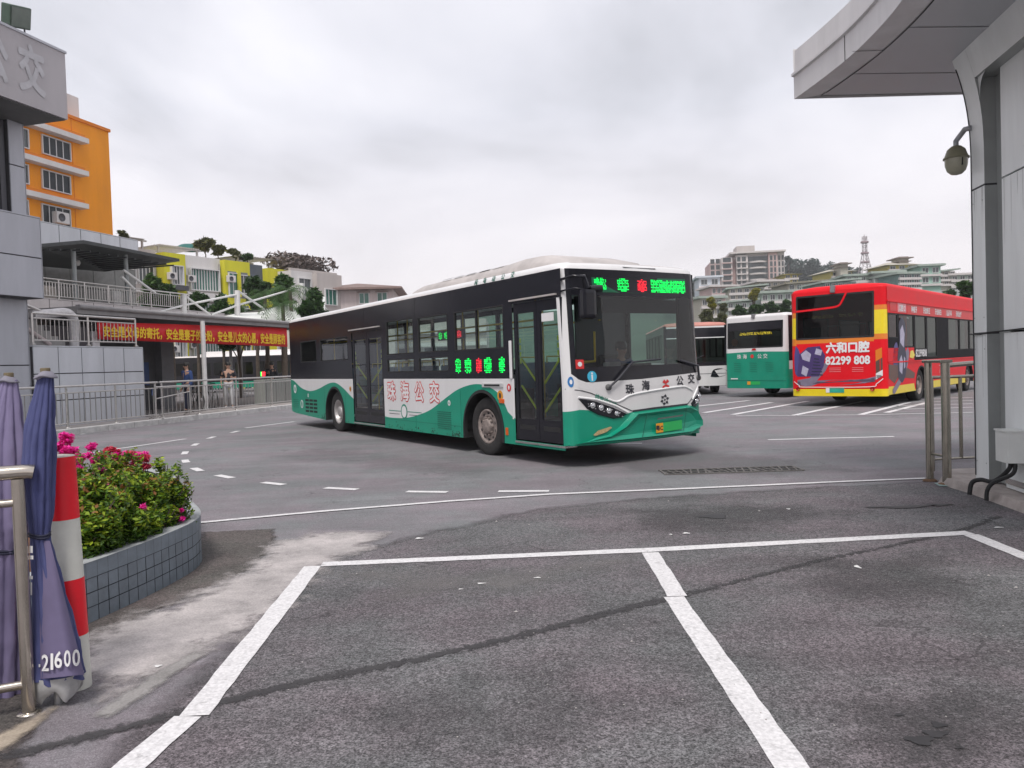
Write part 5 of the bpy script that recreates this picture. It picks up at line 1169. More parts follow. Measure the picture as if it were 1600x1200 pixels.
for k in range(16): b.box(k * .48, k * .48 + .05, -.3, 3.6, 6.12 + min(1, k / 4) * .25, 6.18 + min(1, k / 4) * .25, MR)
b.build('roof_sheet', ts)
for x in (2.0, 4.75): b = MB(); b.tube([(x, .1, 4.44), (x, .1, 6.6)], .085, mat('shelter_post', (.26, .28, .28), .5), 10); b.build('post', ts)
for x in (1.5, 3.6): b = MB(); b.lathe([(0, .14), (.12, .1), (.14, 0), (.1, -.1), (0, -.12)], WPOST, 12, 'z', (x, 1.5, 6.2)); b.build('ceiling_lamp', ts)
# clutter on the terrace
for i, (s, t, sx, h_, mm, lb, nm, ct) in enumerate([(24.2, -25.0, 1.0, .62, mat('cream_tarp', (.42, .38, .34), .8, var=.2), 'cream tarpaulin covered heap on the terrace behind the railing', 'covered_heap', 'heap'), (28.0, -25.2, .45, .7, WPOST, 'white box standing on the terrace beside the shelter post', 'storage_box', 'box')]):
    o = SROOT(nm, lb, ct, s, t, 4.44); b = MB(); b.bbox(-sx / 2, sx / 2, -.3, .3, 0, h_, mm, .18 if i == 0 else .03); b.build('cover' if i == 0 else 'carton', o)
# pavement railings along the kerb
gs = 'stainless railings of the station'
railing('railing', 'near stainless pavement railing in front of the light panel wall', 11.0, 20.6, -17.0, .15, 1.12, 0, 50, gs, r=.032, posts=[.1, 1.9, 3.9, 6.1, 7.85, 9.5], rb=.013)
railing('railing', 'far stainless pavement railing in front of the passage and white column', 20.75, 40.5, -17.05, .15, 1.12, 0, 104, gs, r=.032, posts=[.1, 1.9, 4.0, 6.3, 8.6, 11, 13.5, 16, 19.6], rb=.013)
cb = SROOT('utility_cabinet', 'grey green metal cabinet behind the railing between column and bus', 'cabinet', 27.9, -17.9, .15)
b = MB(); b.bbox(-.0, 2.9, 0, .5, 0, 1.02, mat('cabinet_grey', (.26, .27, .25), .6, var=.1, streak=1), .02); b.build('cabinet_body', cb); b = MB()
for k in range(4): b.box(.1 + k * .72, .12 + k * .72, -.006, .0, .05, .98, JOINT)
b.build('door_seam', cb)
# crowd barrier feet
br = SROOT('crowd_barrier', 'low tubular barrier with splayed feet leaning by the pavement railing', 'barrier', 20.2, -16.75, .15)
b = MB(); 
for x in (0, 1.6): b.tube([(x, 0, .02), (x, 0, 1.0)], .025, SSTEEL, 8); b.tube([(x - .05, -.3, .02), (x, 0, .12), (x + .05, .3, .02)], .02, SSTEEL, 6)
b.tube([(0, 0, .98), (1.6, 0, .98)], .025, SSTEEL, 8); b.tube([(0, 0, .62), (1.6, 0, .78)], .018, SSTEEL, 8); b.build('frame', br)
# parked bicycles behind the railing
def bicycle(s, t, ang, m, label):
    o = SROOT('bicycle', label, 'bicycle', s, t, .15, 'bicycles parked behind the railing'); o.rotation_euler = (0, 0, ST_ROT + ang)
    for x in (-.52, .52):
        b = MB(); b.tube([(x + .32 * math.cos(a), 0, .34 + .32 * math.sin(a)) for a in [2 * PI * k / 20 for k in range(21)]], .02, RUBBER, 6, cap=False); w_ = b.build('wheel', o)
        b = MB()
        for k in range(8): a = PI * k / 4; b.tube([(x, 0, .34), (x + .3 * math.cos(a), 0, .34 + .3 * math.sin(a))], .003, SSTEEL, 4, cap=False)
        b.build('spokes', w_)
    b = MB(); 
    for p_ in ([(-.52, 0, .34), (-.12, 0, .32), (.36, 0, .78)], [(-.52, 0, .34), (-.2, 0, .82)], [(-.12, 0, .32), (-.24, 0, .92)], [(-.18, 0, .78), (.36, 0, .85)], [(.52, 0, .34), (.34, 0, .95)]): b.tube(p_, .018, m, 6)
    b.build('frame', o); b = MB(); b.tube([(.28, -.28, 1.02), (.34, 0, .98), (.28, .28, 1.02)], .014, RUBBER, 6); b.build('handlebar', o)
    b = MB(); b.bbox(-.37, -.12, -.07, .07, .91, .97, RUBBER, .03); b.build('saddle', o); b = MB(); b.bbox(.42, .72, -.16, .16, .72, .95, mat('wire_basket', (.12, .12, .12), .6), .02); b.build('basket', o)
for i, (s, t, a, m, lb) in enumerate([(21.5, -18.6, .5, mat('bike_red', (.42, .02, .03), .4), 'red bicycle parked under the canopy behind the railing'), (22.4, -18.7, .7, mat('bike_blue', (.02, .08, .3), .4), 'blue bicycle parked next to the red one'), (24.9, -18.9, 1.0, mat('bike_black', (.03, .03, .03), .4), 'black bicycle parked just right of the white column'), (25.7, -18.8, .9, mat('bike_silver', (.4, .4, .4), .4, .5), 'silver bicycle parked beside the person in white trousers')]): bicycle(s, t, a, m, lb)
# tensile membrane with masts and cables
MEMB = mat('white_membrane', (.66, .67, .64), .7, var=.08, scale=.8)
tm = SROOT('tensile_canopy', 'white stretched membrane canopy hung from three masts', 'canopy', 30, -24)
def sp(x, y, t):       # pixel -> local point of tm in the plane t
    d = ray(x, y); k = (t - CAM.dot(E2)) / d.dot(E2); p = CAM + d * k; return (p.dot(E1) - 30, -(t + 24), p.z)
ML = [(287, 460, 491), (371, 454, 488), (471, 443, 500)]
b = MB(); rows = []
top = [(290, 497), (330, 494), (375, 489), (405, 484), (440, 477), (470, 470), (508, 463)]; bot = [(290, 499), (330, 500), (375, 504), (405, 507), (440, 510), (470, 512), (508, 514)]
vs = [sp(x, y, -24.4) for x, y in top] + [sp(x, y, -22.6) for x, y in bot]; vs = [(a, c, d - (.12 if i in (1, 3, 5) else 0)) for i, (a, c, d) in enumerate(vs)]
n = 7; b.add(vs, [(i, i + 1, n + i + 1, n + i) for i in range(n - 1)], MEMB, True)
vs2 = [(a, c, d - .04) for a, c, d in vs]; b.add(vs2, [(n + i, n + i + 1, i + 1, i) for i in range(n - 1)], MEMB, True)
vs = [sp(x, y, -24.4) for x, y in top] + [sp(x, y + 22, -29) for x, y in top]; b.add(vs, [(n + i, n + i + 1, i + 1, i) for i in range(n - 1)], MEMB, True)
b.build('membrane', tm)
for x, y0, y1 in ML:
    b = MB(); b.tube([sp(x, y1 + 8, -24), sp(x, y0, -24)], .14 if x < 400 else .17, WPOST, 10); b.build('mast', tm)
CAB = mat('white_cable', (.66, .66, .65), .5, var=0)
for pts in ([(205, 498), (240, 490), (287, 477)], [(290, 463), (328, 492)], [(287, 477), (371, 460)], [(374, 456), (417, 486)], [(330, 492), (371, 477), (468, 449)], [(474, 447), (515, 488)], [(474, 485), (505, 490)], [(193, 422), (243, 458)], [(190, 432), (210, 452)]):
    b = MB(); b.tube([sp(x, y, -24) for x, y in pts], .055, CAB, 6); b.build('cable', tm)
# ------------------------------------------------------------------ trees
def leaf_cloud(mb, clumps, n, size, m, seed=1, flat=.5, jit=1.0):
    """clumps: (x,y,z,rx,ry,rz) ; many leaf quads spread through each clump"""
    rnd = random.Random(seed); tot = sum(c[3] * c[4] * c[5] for c in clumps) ** 1.0
    vs = []; fs = []
    for c in clumps:
        k = max(4, int(n * c[3] * c[4] * c[5] / tot))
        for _ in range(k):
            while True:
                a, b_, d = rnd.uniform(-1, 1), rnd.uniform(-1, 1), rnd.uniform(-1, 1); q = a * a + b_ * b_ + d * d
                if q < 1 and rnd.random() < .25 + .75 * q: break
            p = Vector((c[0] + a * c[3], c[1] + b_ * c[4], c[2] + d * c[5]))
            u = Vector((rnd.gauss(0, 1), rnd.gauss(0, 1), rnd.gauss(0, flat))).normalized(); v = u.cross(Vector((rnd.gauss(0, .6), rnd.gauss(0, .6), 1))).normalized()
            s = size * rnd.uniform(.6, 1.3); i = len(vs)
            vs += [tuple(p - u * s), tuple(p + v * s * .45), tuple(p + u * s), tuple(p - v * s * .45)]; fs.append((i, i + 1, i + 2, i + 3))
    mb.add(vs, fs, m)
BARK = mat('bark', (.09, .07, .055), .9, var=.3, scale=6, bump=.3)
LF = {'dark': leaf_mat('leaves_dark', (.018, .05, .016), (.035, .085, .022), (.07, .14, .035)),
      'mid': leaf_mat('leaves_mid', (.02, .06, .012), (.04, .10, .02), (.08, .16, .03)),
      'yel': leaf_mat('leaves_yellow', (.10, .12, .01), (.24, .24, .02), (.40, .34, .03)),
      'olive': leaf_mat('leaves_olive', (.05, .06, .025), (.09, .10, .035), (.15, .15, .05)),
      'far': leaf_mat('leaves_far_hazed', (.045, .075, .07), (.06, .095, .08), (.08, .12, .10))}  # 'far': bluish haze of distance mixed into the leaf colour
def tree(name, label, x, y, z, h, r, leaf='mid', n=1500, size=.3, seed=1, group=None, trunk_h=None, cl=7, squash=.8):
    rnd = random.Random(seed); o = thing(name, label, 'tree', (x, y, z), rnd.random() * 6, group)
    th = trunk_h if trunk_h is not None else h * .4; b = MB(); tr_ = max(.05, h * .015)
    b.tube([(0, 0, -.3), (.05 * r, 0, th * .5), (0, .04 * r, th), (.03, 0, h * .75)], [tr_ * 1.4, tr_, tr_ * .8, tr_ * .3], BARK, 7)
    clumps = []
    for k in range(cl):
        a = 2 * PI * k / cl + rnd.uniform(-.4, .4); rr = r * rnd.uniform(.25, .68); zz = th + (h - th) * rnd.uniform(.1, .85); q = r * rnd.uniform(.32, .5)
        c = (rr * math.cos(a), rr * math.sin(a), zz); clumps.append((*c, q, q, q * squash)); b.tube([(0, 0, th * rnd.uniform(.7, 1)), (c[0] * .5, c[1] * .5, zz * .8 + th * .1), c], [tr_ * .5, tr_ * .35, tr_ * .15], BARK, 5)
    clumps.append((0, 0, th + (h - th) * .62, r * .45, r * .45, (h - th) * .34)); b.build('trunk', o)
    b = MB(); leaf_cloud(b, clumps, n, size, LF[leaf], seed); b.build('crown', o); return o
def palm(name, label, x, y, z, h, r, seed=1, group=None):
    rnd = random.Random(seed); o = thing(name, label, 'palm tree', (x, y, z), 0, group); b = MB(); b.tube([(0, 0, -.2), (.1, 0, h * .5), (.05, 0, h)], [.16, .12, .1], BARK, 8); b.build('trunk', o); b = MB()
    for k in range(16):
        a = 2 * PI * k / 16 + rnd.uniform(-.15, .15); up = rnd.uniform(.2, 1.0); pts = []
        for j in range(9): t = j / 8; pts.append(Vector((r * t * math.cos(a), r * t * math.sin(a), h + r * (up * t - (1.1) * t * t))))
        side = Vector((-math.sin(a), math.cos(a), 0))
        for j in range(8):
            for sgn in (-1, 1):
                for q in (0, .5):
                    p = pts[j].lerp(pts[j + 1], q); d = pts[j + 1] - pts[j]; ln = r * .26 * (1 - abs(j / 8 - .4)); tip = p + side * sgn * ln * .9 + d * .5 + Vector((0, 0, -ln * .55)); w_ = d * .22
                    b.add([tuple(p), tuple(p + w_), tuple(tip)], [(0, 1, 2)], LF['mid'])
    b.build('crown', o); return o
# ------------------------------------------------------------------ buildings left
ORG = mat('orange_render', (.82, .29, .006), .8, var=.12, scale=.5, streak=1)
ORGD = mat('orange_trim', (.66, .19, .01), .8, var=.08)
WREN = mat('white_render', (.60, .58, .57), .8, var=.1, scale=.6, streak=1)
CREAM = mat('cream_render', (.46, .42, .40), .85, var=.12, scale=.5, streak=1)
YREN = mat('yellow_render', (.55, .52, .025), .8, var=.14, scale=.8, streak=1)
GWIN = mat('green_tinted_window', (.03, .13, .10), .12, var=.35, scale=.7, coat=.4)
BWIN = mat('dim_window', (.045, .055, .06), .12, var=.4, scale=.6, coat=.4)
def window(parent, x0, x1, z0, z1, y, m=BWIN, nv=2, fr=WFR, d=.12, nh=0, curtain=None):
    b = MB(); b.box(x0, x1, y - .03, y + .05, z0, z1, m); o = b.build('window', parent); b = MB(); t = min(.07, (x1 - x0) * .08)
    b.box(x0 - t, x1 + t, y - d, y + .019, z1, z1 + t, fr); b.box(x0 - t, x1 + t, y - d, y + .019, z0 - t, z0, fr); b.box(x0 - t, x0, y - d, y + .019, z0, z1, fr); b.box(x1, x1 + t, y - d, y + .019, z0, z1, fr)
    for k in range(1, nv + 1): xx = x0 + (x1 - x0) * k / (nv + 1); b.box(xx - t / 2, xx + t / 2, y - max(d * .4, .045), y + .019, z0, z1, fr)
    for k in range(1, nh + 1): zz = z0 + (z1 - z0) * k / (nh + 1); b.box(x0, x1, y - max(d * .3, .044), y + .018, zz - t / 2, zz + t / 2, fr)
    b.build('window_frame', o)
    if curtain: 
        b = MB(); b.box(x0, x0 + (x1 - x0) * .3, y - .034, y - .0305, z0, z1, curtain); b.box(x1 - (x1 - x0) * .25, x1, y - .034, y - .0305, z0, z1, curtain); b.build('curtain', o)
    return o
ob = SROOT('orange_building', 'tall bright orange block with white ledges above its dark windows', 'building', 50.4, -45)
b = MB(); b.box(-18, 0, 0, 12, 0, 20.2, ORG); b.box(-3.6, -3.55, -.02, -.001, 10, 20.2, ORGD); b.build('wall', ob); b = MB(); b.box(-18, .1, -.12, 12, 20.2, 20.42, ORGD); b.build('coping', ob)
DKW = mat('dark_orange_block_window', (.02, .025, .03), .3, var=.3, spec=.3)
ob_p = lambda x, y: (lambda k: ((CAM + ray(x, y) * k).dot(E1) - 50.4, (CAM + ray(x, y) * k).z))((-45 - CAM.dot(E2)) / ray(x, y).dot(E2))
for (yl, yr) in ((193, 222), (247, 274), (301, 326)):
    x0, z0 = ob_p(40, yl); x1, z1 = ob_p(127, yr); zz = (z0 + z1) / 2; b = MB(); b.box(-16, x1, -.7, .0, zz - .2, zz + .16, WREN); b.box(-16, x1 - .1, -.45, .0, zz + .16, zz + .42, ORGD); b.build('ledge', ob)
    xa, _ = ob_p(64, yl); xb, _ = ob_p(106, yl); window(ob, xa, xb, zz - 1.65, zz - .45, -.01, DKW, 3, WFR, .12); window(ob, xa - 4.6, xa - 1.2, zz - 1.65, zz - .45, -.01, BWIN, 3, WFR, .12)
b = MB(); b.box(-3.4, -1.2, 1.5, 5, 20.2, 22.6, WREN); b.box(-5.4, -3.4, 2, 5, 20.2, 21.6, WREN); b.build('roof_room', ob)
for x in (-9.4, -5.7): b = MB(); xx, zz = x, 13.6; b.bbox(xx, xx + 1.1, -.5, -.02, 12.35, 13.15, WREN, .05); b.lathe([(.28, 0), (.28, .02), (0, .03)], DFR, 14, 'y', (xx + .4, -.54, 12.75)); b.build('air_conditioner', ob)
# yellow framed apartments : long block seen obliquely
def facade_root(name, label, px, Y0, cat='building', VPx=1250, z=0, group=None):
    p = at(px, 450, Y0); d = Vector(((VPx - 800) / F_PX, 1, 0)).normalized(); return thing(name, label, cat, (p.x, p.y, z), math.atan2(d.y, d.x), group), p, d
def loc_on(o, p, d):
    """pixel -> (x along facade, z)"""
    n = Vector((d.y, -d.x, 0))
    def f(x, y):
        r_ = ray(x, y); k = (p - CAM).dot(n) / r_.dot(n); q = CAM + r_ * k; return ((q - p).dot(d), q.z)
    return f
SLATE = mat('slate_blue_render', (.10, .115, .15), .8, var=.1)
ap, p, d = facade_root('apartment_block', 'long apartment block with two bright yellow framed bays and green glazed balconies', 197, 62, VPx=1500)
f = loc_on(ap, p, d); X = lambda x: f(x, 440)[0]
zr = f(260, 392)[1]; zr = 12.2
def ZP(x, y): return f(x, y)[1]
xa, xb, xc, xd, xe, xf_, xg = X(200), X(257), X(291), X(352), X(391), X(420), X(466)
b = MB(); b.box(xa, xb, 1, 12, 0, ZP(230, 386), CREAM); b.box(xb, xc, 0, 12, 0, ZP(275, 396), YREN); b.box(xc, xd, .6, 12, 0, ZP(320, 400), WREN); b.box(xd, xe, 0, 12, 0, ZP(370, 408), YREN); b.box(xe, xf_, .8, 12, 0, ZP(405, 412), SLATE); b.box(xf_, xg, 0, 12, 0, ZP(440, 421), YREN); b.build('wall', ap)
fh = 3.05
ztop = ZP(275, 396)
CURT = mat('pale_curtain', (.45, .46, .47), .8, var=.15)
for k in range(4):
    z1 = ztop - .9 - k * fh
    window(ap, xb + (xc - xb) * .3, xb + (xc - xb) * .8, z1 - 1.7, z1 - .2, -.01, BWIN, 3, WFR, .25, curtain=CURT)
    b = MB(); b.box(xb + (xc - xb) * .25, xb + (xc - xb) * .85, -.7, -.02, z1 - 2.25, z1 - 1.85, DFR); b.build('balcony_rail', ap)
for k in range(4):
    z1 = ZP(320, 408) - .6 - k * fh; window(ap, xc + .8, xd - .4, z1 - 1.9, z1 - .1, .55, GWIN, 9, WFR, .3, 0); b = MB(); b.box(xc + .01, xd - .01, -.15, .59, z1 - 2.9, z1 - 2.2, WREN); b.build('balcony', ap)
for k in range(4):
    z1 = ZP(370, 412) - .75 - k * fh
    b = MB(); b.box(xd + (xe - xd) * .1, xe - (xe - xd) * .1, -.004, .02, z1 - 2.4, z1, mat('recess_shade_grey', (.16, .17, .17), .8)); b.build('balcony_recess_shade', ap)  # flat dark sheet, its colour stands in for shade inside the recess
    xm = (xd + xe) / 2; wd_ = xe - xd; window(ap, xd + wd_ * .13, xm - wd_ * .05, z1 - 2.1, z1 - .2, -.03, GWIN, 1, WFR, .12); window(ap, xm + wd_ * .05, xe - wd_ * .13, z1 - 1.9, z1 - .3, -.03, BWIN, 1, WFR, .12)
    b = MB(); b.box(xm - .15, xm + .15, -.25, -.005, z1 - 2.3, z1, YREN); b.build('pier', ap)
for k in range(4):
    z1 = ZP(405, 416) - .8 - k * fh; window(ap, xe + .8, xf_ - .8, z1 - 1.7, z1 - .2, .75, BWIN, 2, WFR, .12)
    z1 = ZP(440, 425) - .8 - k * fh
    for q in (.2, .6): window(ap, xf_ + (xg - xf_) * q, xf_ + (xg - xf_) * (q + .25), z1 - 1.7, z1 - .2, -.01, BWIN, 1, WFR, .12, curtain=CURT)
for k in range(3):
    z1 = ZP(230, 395) - .8 - k * fh; window(ap, xa + .12 * (xb - xa), xa + .4 * (xb - xa), z1 - 1.6, z1 - .2, .99, BWIN, 3, WFR, .12); b = MB(); b.box(xa + .02, xb - .02, .4, .95, z1 - 2.4, z1 - 2.1, WREN); b.build('ledge', ap); window(ap, xa + .5 * (xb - xa), xa + .9 * (xb - xa), z1 - 1.6, z1 - .2, .99, BWIN if k == 0 else GWIN, 3, WFR, .12)
def pergola(mb, x0, x1, y0, y1, z, hh, m, n=9):
    for x in (x0, x1):
        for y in (y0, y1): mb.box(x - .07, x + .07, y - .07, y + .07, z, z + hh, m)
    for k in range(n): x = x0 + (x1 - x0) * k / (n - 1); mb.box(x - .035, x + .035, y0 - .3, y1 + .3, z + hh, z + hh + .07, m)
    for y in (y0, y1): mb.box(x0 - .4, x1 + .4, y - .06, y + .06, z + hh - .12, z + hh, m)
PG = mat('pale_pergola', (.40, .38, .37), .8); b = MB(); pergola(b, xa + 1, xb - .5, 2, 5, ZP(230, 386), .9, PG, 16); b.build('roof_pergola', ap); b = MB(); pergola(b, xb + .3, xc + 2, 1, 4, ZP(275, 396), .7, PG, 16); b.build('roof_pergola', ap); b = MB(); pergola(b, xe, xg - 2, 1.5, 4.5, ZP(420, 416), .9, mat('dull_pergola', (.28, .26, .24), .8), 14); b.build('roof_pergola', ap)
tb = thing('shade_tent', 'teal green shade net dome on the apartment roof', 'tent', (at(296, 384, 80).x, 80, at(296, 391, 80).z), 0)
b = MB(); b.lathe([(1.5, 0), (1.3, .3), (.8, .55), (0, .62)], mat('teal_net', (.02, .12, .11), .8, var=.3), 14); b.build('net', tb)
def px_tree(name, label, px, ytop, Y0, ybase, rpx, leaf, n=900, size=None, seed=1, group=None, z0=None, cl=7):
    top = at(px, ytop, Y0); base = at(px, ybase, Y0); r = rpx * Y0 / F_PX; z = base.z if z0 is None else z0; h = top.z - z
    return tree(name, label, top.x, Y0, z, h, r, leaf, n, size or max(.12, Y0 * .0035), seed, group, trunk_h=max(h * .25, h - (2.3 if Y0 > 60 else 3.2) * r), cl=cl)
g = 'bushes and small trees growing on the roofs'
px_tree('roof_bush', 'largest round bush growing on the apartment roof', 320, 371, 74, 402, 17, 'olive', 700, .3, 3, g)
px_tree('roof_bush', 'roof bush beside the green net', 340, 384, 74, 404, 11, 'olive', 400, .28, 4, g)
px_tree('roof_bush', 'low roof bush above the second yellow bay', 368, 391, 74, 408, 12, 'olive', 400, .28, 5, g)
px_tree('roof_bush', 'rightmost low bush on the apartment roof', 386, 396, 74, 410, 9, 'dark', 300, .28, 6, g)
px_tree('roof_bush', 'lone small tree on the terrace parapet', 191, 359, 40, 376, 9, 'olive', 350, .12, 7, g)
# grey cream block with shaggy roof garden, right of the yellow bays
gb, p, d = facade_root('apartment_block', 'cream apartment house with an overgrown roof garden right of the yellow bays', 455, 75, VPx=1500)
f = loc_on(gb, p, d); x0, x1 = 0, f(527, 440)[0]; zt_ = ZP2 = f(490, 418)[1]
b = MB(); b.box(0, x1 * .45, 0, 10, 0, f(470, 424)[1], WREN); b.box(x1 * .45, x1, -.6, 10, 0, f(510, 434)[1] + .3, CREAM); b.build('wall', gb)
for k in range(3):
    z1 = f(475, 436)[1] - k * 3; window(gb, x1 * .14, x1 * .38, z1 - 1.7, z1, -.01, BWIN, 1, WFR, .2); window(gb, x1 * .6, x1 * .85, z1 - 2.4, z1 - .9, -.61, GWIN, 2, WFR, .2)
b = MB(); leaf_cloud(b, [(x1 * .25 + k * x1 * .12, 2 + (k % 2) * 2, f(490, 417)[1] + .5 + .4 * (k % 2), 1.5, 2, .9) for k in range(7)], 1500, .3, mat('dry_creeper', (.16, .13, .12), .9, var=.3, scale=2), 5); b.box(0, x1, 0, .3, f(470, 424)[1], f(470, 424)[1] + .25, CREAM); b.build('roof_garden', gb)
# small pale house with brown hipped roof
Yh = 80; pa = at(511, 455, Yh); ph = thing('house', 'small pale pink house with a brown tiled hipped roof behind the bus', 'house', (pa.x, Yh, 0), R(4)); kh = Yh / F_PX
x1 = 102 * kh; zt_ = at(560, 453, Yh).z
b = MB(); b.box(0, x1, 0, 8, 0, zt_, mat('pale_pink_render', (.56, .49, .48), .85, var=.1, streak=1)); b.box(45 * kh, 46 * kh, -.05, 0, 0, zt_, CREAM); b.build('wall', ph)
b = MB(); TI = mat('brown_roof_tile', (.21, .15, .135), .8, var=.25, scale=6, bump=.3); e_ = .95; zr_ = zt_ + .95
b.add([(-e_, -e_, zt_), (x1 + e_, -e_, zt_), (x1 + e_, 8 + e_, zt_), (-e_, 8 + e_, zt_), (x1 * .42, 2.5, zr_), (x1 * .60, 4.5, zr_ - .1), (-e_, -e_, zt_ + .2), (x1 + e_, -e_, zt_ + .2), (x1 + e_, 8 + e_, zt_ + .2), (-e_, 8 + e_, zt_ + .2)],
      [(0, 3, 2, 1), (0, 1, 7, 6), (1, 2, 8, 7), (2, 3, 9, 8), (3, 0, 6, 9), (6, 7, 5, 4), (7, 8, 5), (8, 9, 4, 5), (9, 6, 4)], TI); b.build('roof', ph)
for xx in (50 * kh, 78 * kh): window(ph, xx, xx + .9, zt_ - 1.35, zt_ - .35, -.01, GWIN, 1, WFR, .1); b = MB(); b.box(xx - .2, xx + 1.1, -.5, -.14, zt_ - .25, zt_ - .19, TI); b.build('awning', ph)
# air conditioners and drain pipes on the apartment facades
rr = random.Random(5); 
for k in range(14):
    q = [(xa, xb, .98), (xb, xc, -.02), (xc, xd, .58), (xd, xe, -.02)][k % 4]; x0 = q[0] + (q[1] - q[0]) * rr.uniform(.03, .12); z0 = ztop - 1.8 - fh * (k // 4) - rr.uniform(0, .5)
    b = MB(); b.bbox(x0, x0 + .8, q[2] - .35, q[2], z0, z0 + .6, WREN, .04); b.lathe([(.22, 0), (.22, .02), (0, .03)], DFR, 10, 'y', (x0 + .3, q[2] - .38, z0 + .3)); b.build('air_conditioner', ap)
b = MB()
for x_, y_ in ((xb - .15, .9), (xc + .15, .5), (xd - .15, .5), (xe + .2, .7)): b.tube([(x_, y_, 0), (x_, y_, ztop - .4)], .06, mat('drain_pipe', (.35, .34, .33), .6), 6)
b.build('drain_pipe', ap)
# trees behind the canopy
g = 'trees behind the station canopy'
TL = [('leafy tree behind the terrace railing', 235, 424, 50, 500, 26, 'mid'), ('rounded tree left of the first mast', 265, 440, 52, 500, 24, 'dark'), ('small tree just behind the first mast', 305, 452, 48, 510, 24, 'dark'), ('dark tree under the yellow bay', 345, 455, 48, 510, 26, 'dark'),
      ('tall dark tree in front of the slate wall', 398, 428, 52, 510, 26, 'dark'), ('broad tree beside the tall mast', 438, 424, 52, 510, 30, 'mid'), ('tree right of the tall mast', 490, 446, 46, 510, 26, 'dark'), ('low tree beside the pale pink house', 478, 468, 42, 510, 16, 'dark'), ('bushy tree low behind the second mast', 370, 470, 44, 520, 26, 'dark')]
for i, (lb, x, yt, Y0, yb, r_, lf) in enumerate(TL): px_tree('tree', lb, x, yt, Y0, 600, r_, lf, 2200, .2, 20 + i, g, z0=0)
for i, (lb, x, yt, Y0) in enumerate([('palm with drooping fronds in front of the slate wall', 412, 446, 45), ('palm with upright fronds beside the tall mast', 452, 440, 45), ('small palm with orange fruit near the tall mast', 440, 462, 42)]):
    q = at(x, yt + 14, Y0); palm('palm_tree', lb, q.x, Y0, 0, q.z, 1.5, 40 + i, 'palms behind the station canopy')
# trees and a pale block seen under the canopy
mb_ = thing('building', 'pale low building with floor bands seen under the banner beyond the far bus', 'building', (at(330, 560, 85).x - 10, 85, 0), 0)
b = MB(); b.box(0, 40, 0, 10, 0, 6.5, CREAM); b.build('wall', mb_); b = MB()
for z in (2.2, 3.6, 5.0): b.box(0, 40, -.4, -.01, z, z + .4, WREN)
b.build('ledge', mb_)
for k in range(8): window(mb_, 1 + k * 4.6, 3.6 + k * 4.6, 2.7, 3.5, -.01, BWIN, 1, WFR, .1)
# ------------------------------------------------------------------ hills and buildings right
HILLG = mat('hill_green', (.05, .085, .055), .95, var=.35, scale=.05)
def hill(name, ridge, Y0, depth, base=-1, m=HILLG):
    """ridge: list of (px, ypx) at distance Y0"""
    b = MB(); pts = [at(x, y, Y0) for x, y in ridge]; n = len(pts); rows = []
    for f_, dz in ((-.55, 0), (-.3, .45), (0, 1), (.5, .7), (1, 0)):
        rows.append([(p.x * (1 + f_ * depth / Y0), Y0 + f_ * depth, base + (p.z - base) * dz) for p in pts])
    b.add([q for r_ in rows for q in r_], [(i * n + j, i * n + j + 1, (i + 1) * n + j + 1, (i + 1) * n + j) for i in range(4) for j in range(n - 1)], m, True)
    return tag(b.build(name), kind='structure')
hill('hill', [(430, 560), (520, 520), (640, 500), (760, 490), (880, 485), (980, 480), (1020, 470), (1060, 462), (1110, 438), (1180, 425), (1235, 416), (1290, 428), (1340, 432), (1400, 440), (1500, 448), (1600, 455), (1800, 470)], 420, 85)
hill('hillside', [(640, 575), (760, 545), (940, 530), (1050, 515), (1110, 492), (1200, 470), (1300, 455), (1400, 452), (1500, 468), (1600, 480), (1900, 520)], 190, 120)
b = MB(); rnd = random.Random(12); cl = []
for (x, y) in [(1040, 450), (1062, 443), (1085, 440), (1222, 412), (1238, 404), (1252, 412), (1262, 418), (1232, 418), (1285, 416), (1298, 422), (1312, 420), (1275, 424), (1330, 428), (1350, 430), (1370, 430)]:
    for k in range(3): p = at(x + rnd.uniform(-9, 9), y + 10 + rnd.uniform(-4, 10), 410); cl.append((p.x, 405 + rnd.uniform(-8, 8), p.z, rnd.uniform(2.5, 4.5), 4, rnd.uniform(2.5, 5.5)))
leaf_cloud(b, cl, 9000, 1.1, LF['far'], 3); tag(b.build('hill_woodland'), 'dark wooded crest of the far hill beside the pink apartment tower', 'woodland', kind='stuff')
for i, (x, yt, r_) in enumerate([(1232, 399, 8), (1272, 408, 7), (1250, 414, 7), (1340, 419, 5)]): px_tree('hill_tree', ['tallest tree on the far hill crest left of the tower', 'rounded tree on the middle of the hill crest', 'tree between the two tallest on the crest', 'small crest tree nearest the lattice tower'][i], x, yt, 400, 432, r_, 'far', 500, 1.0, 60 + i, 'trees on the far hill crest', cl=6)
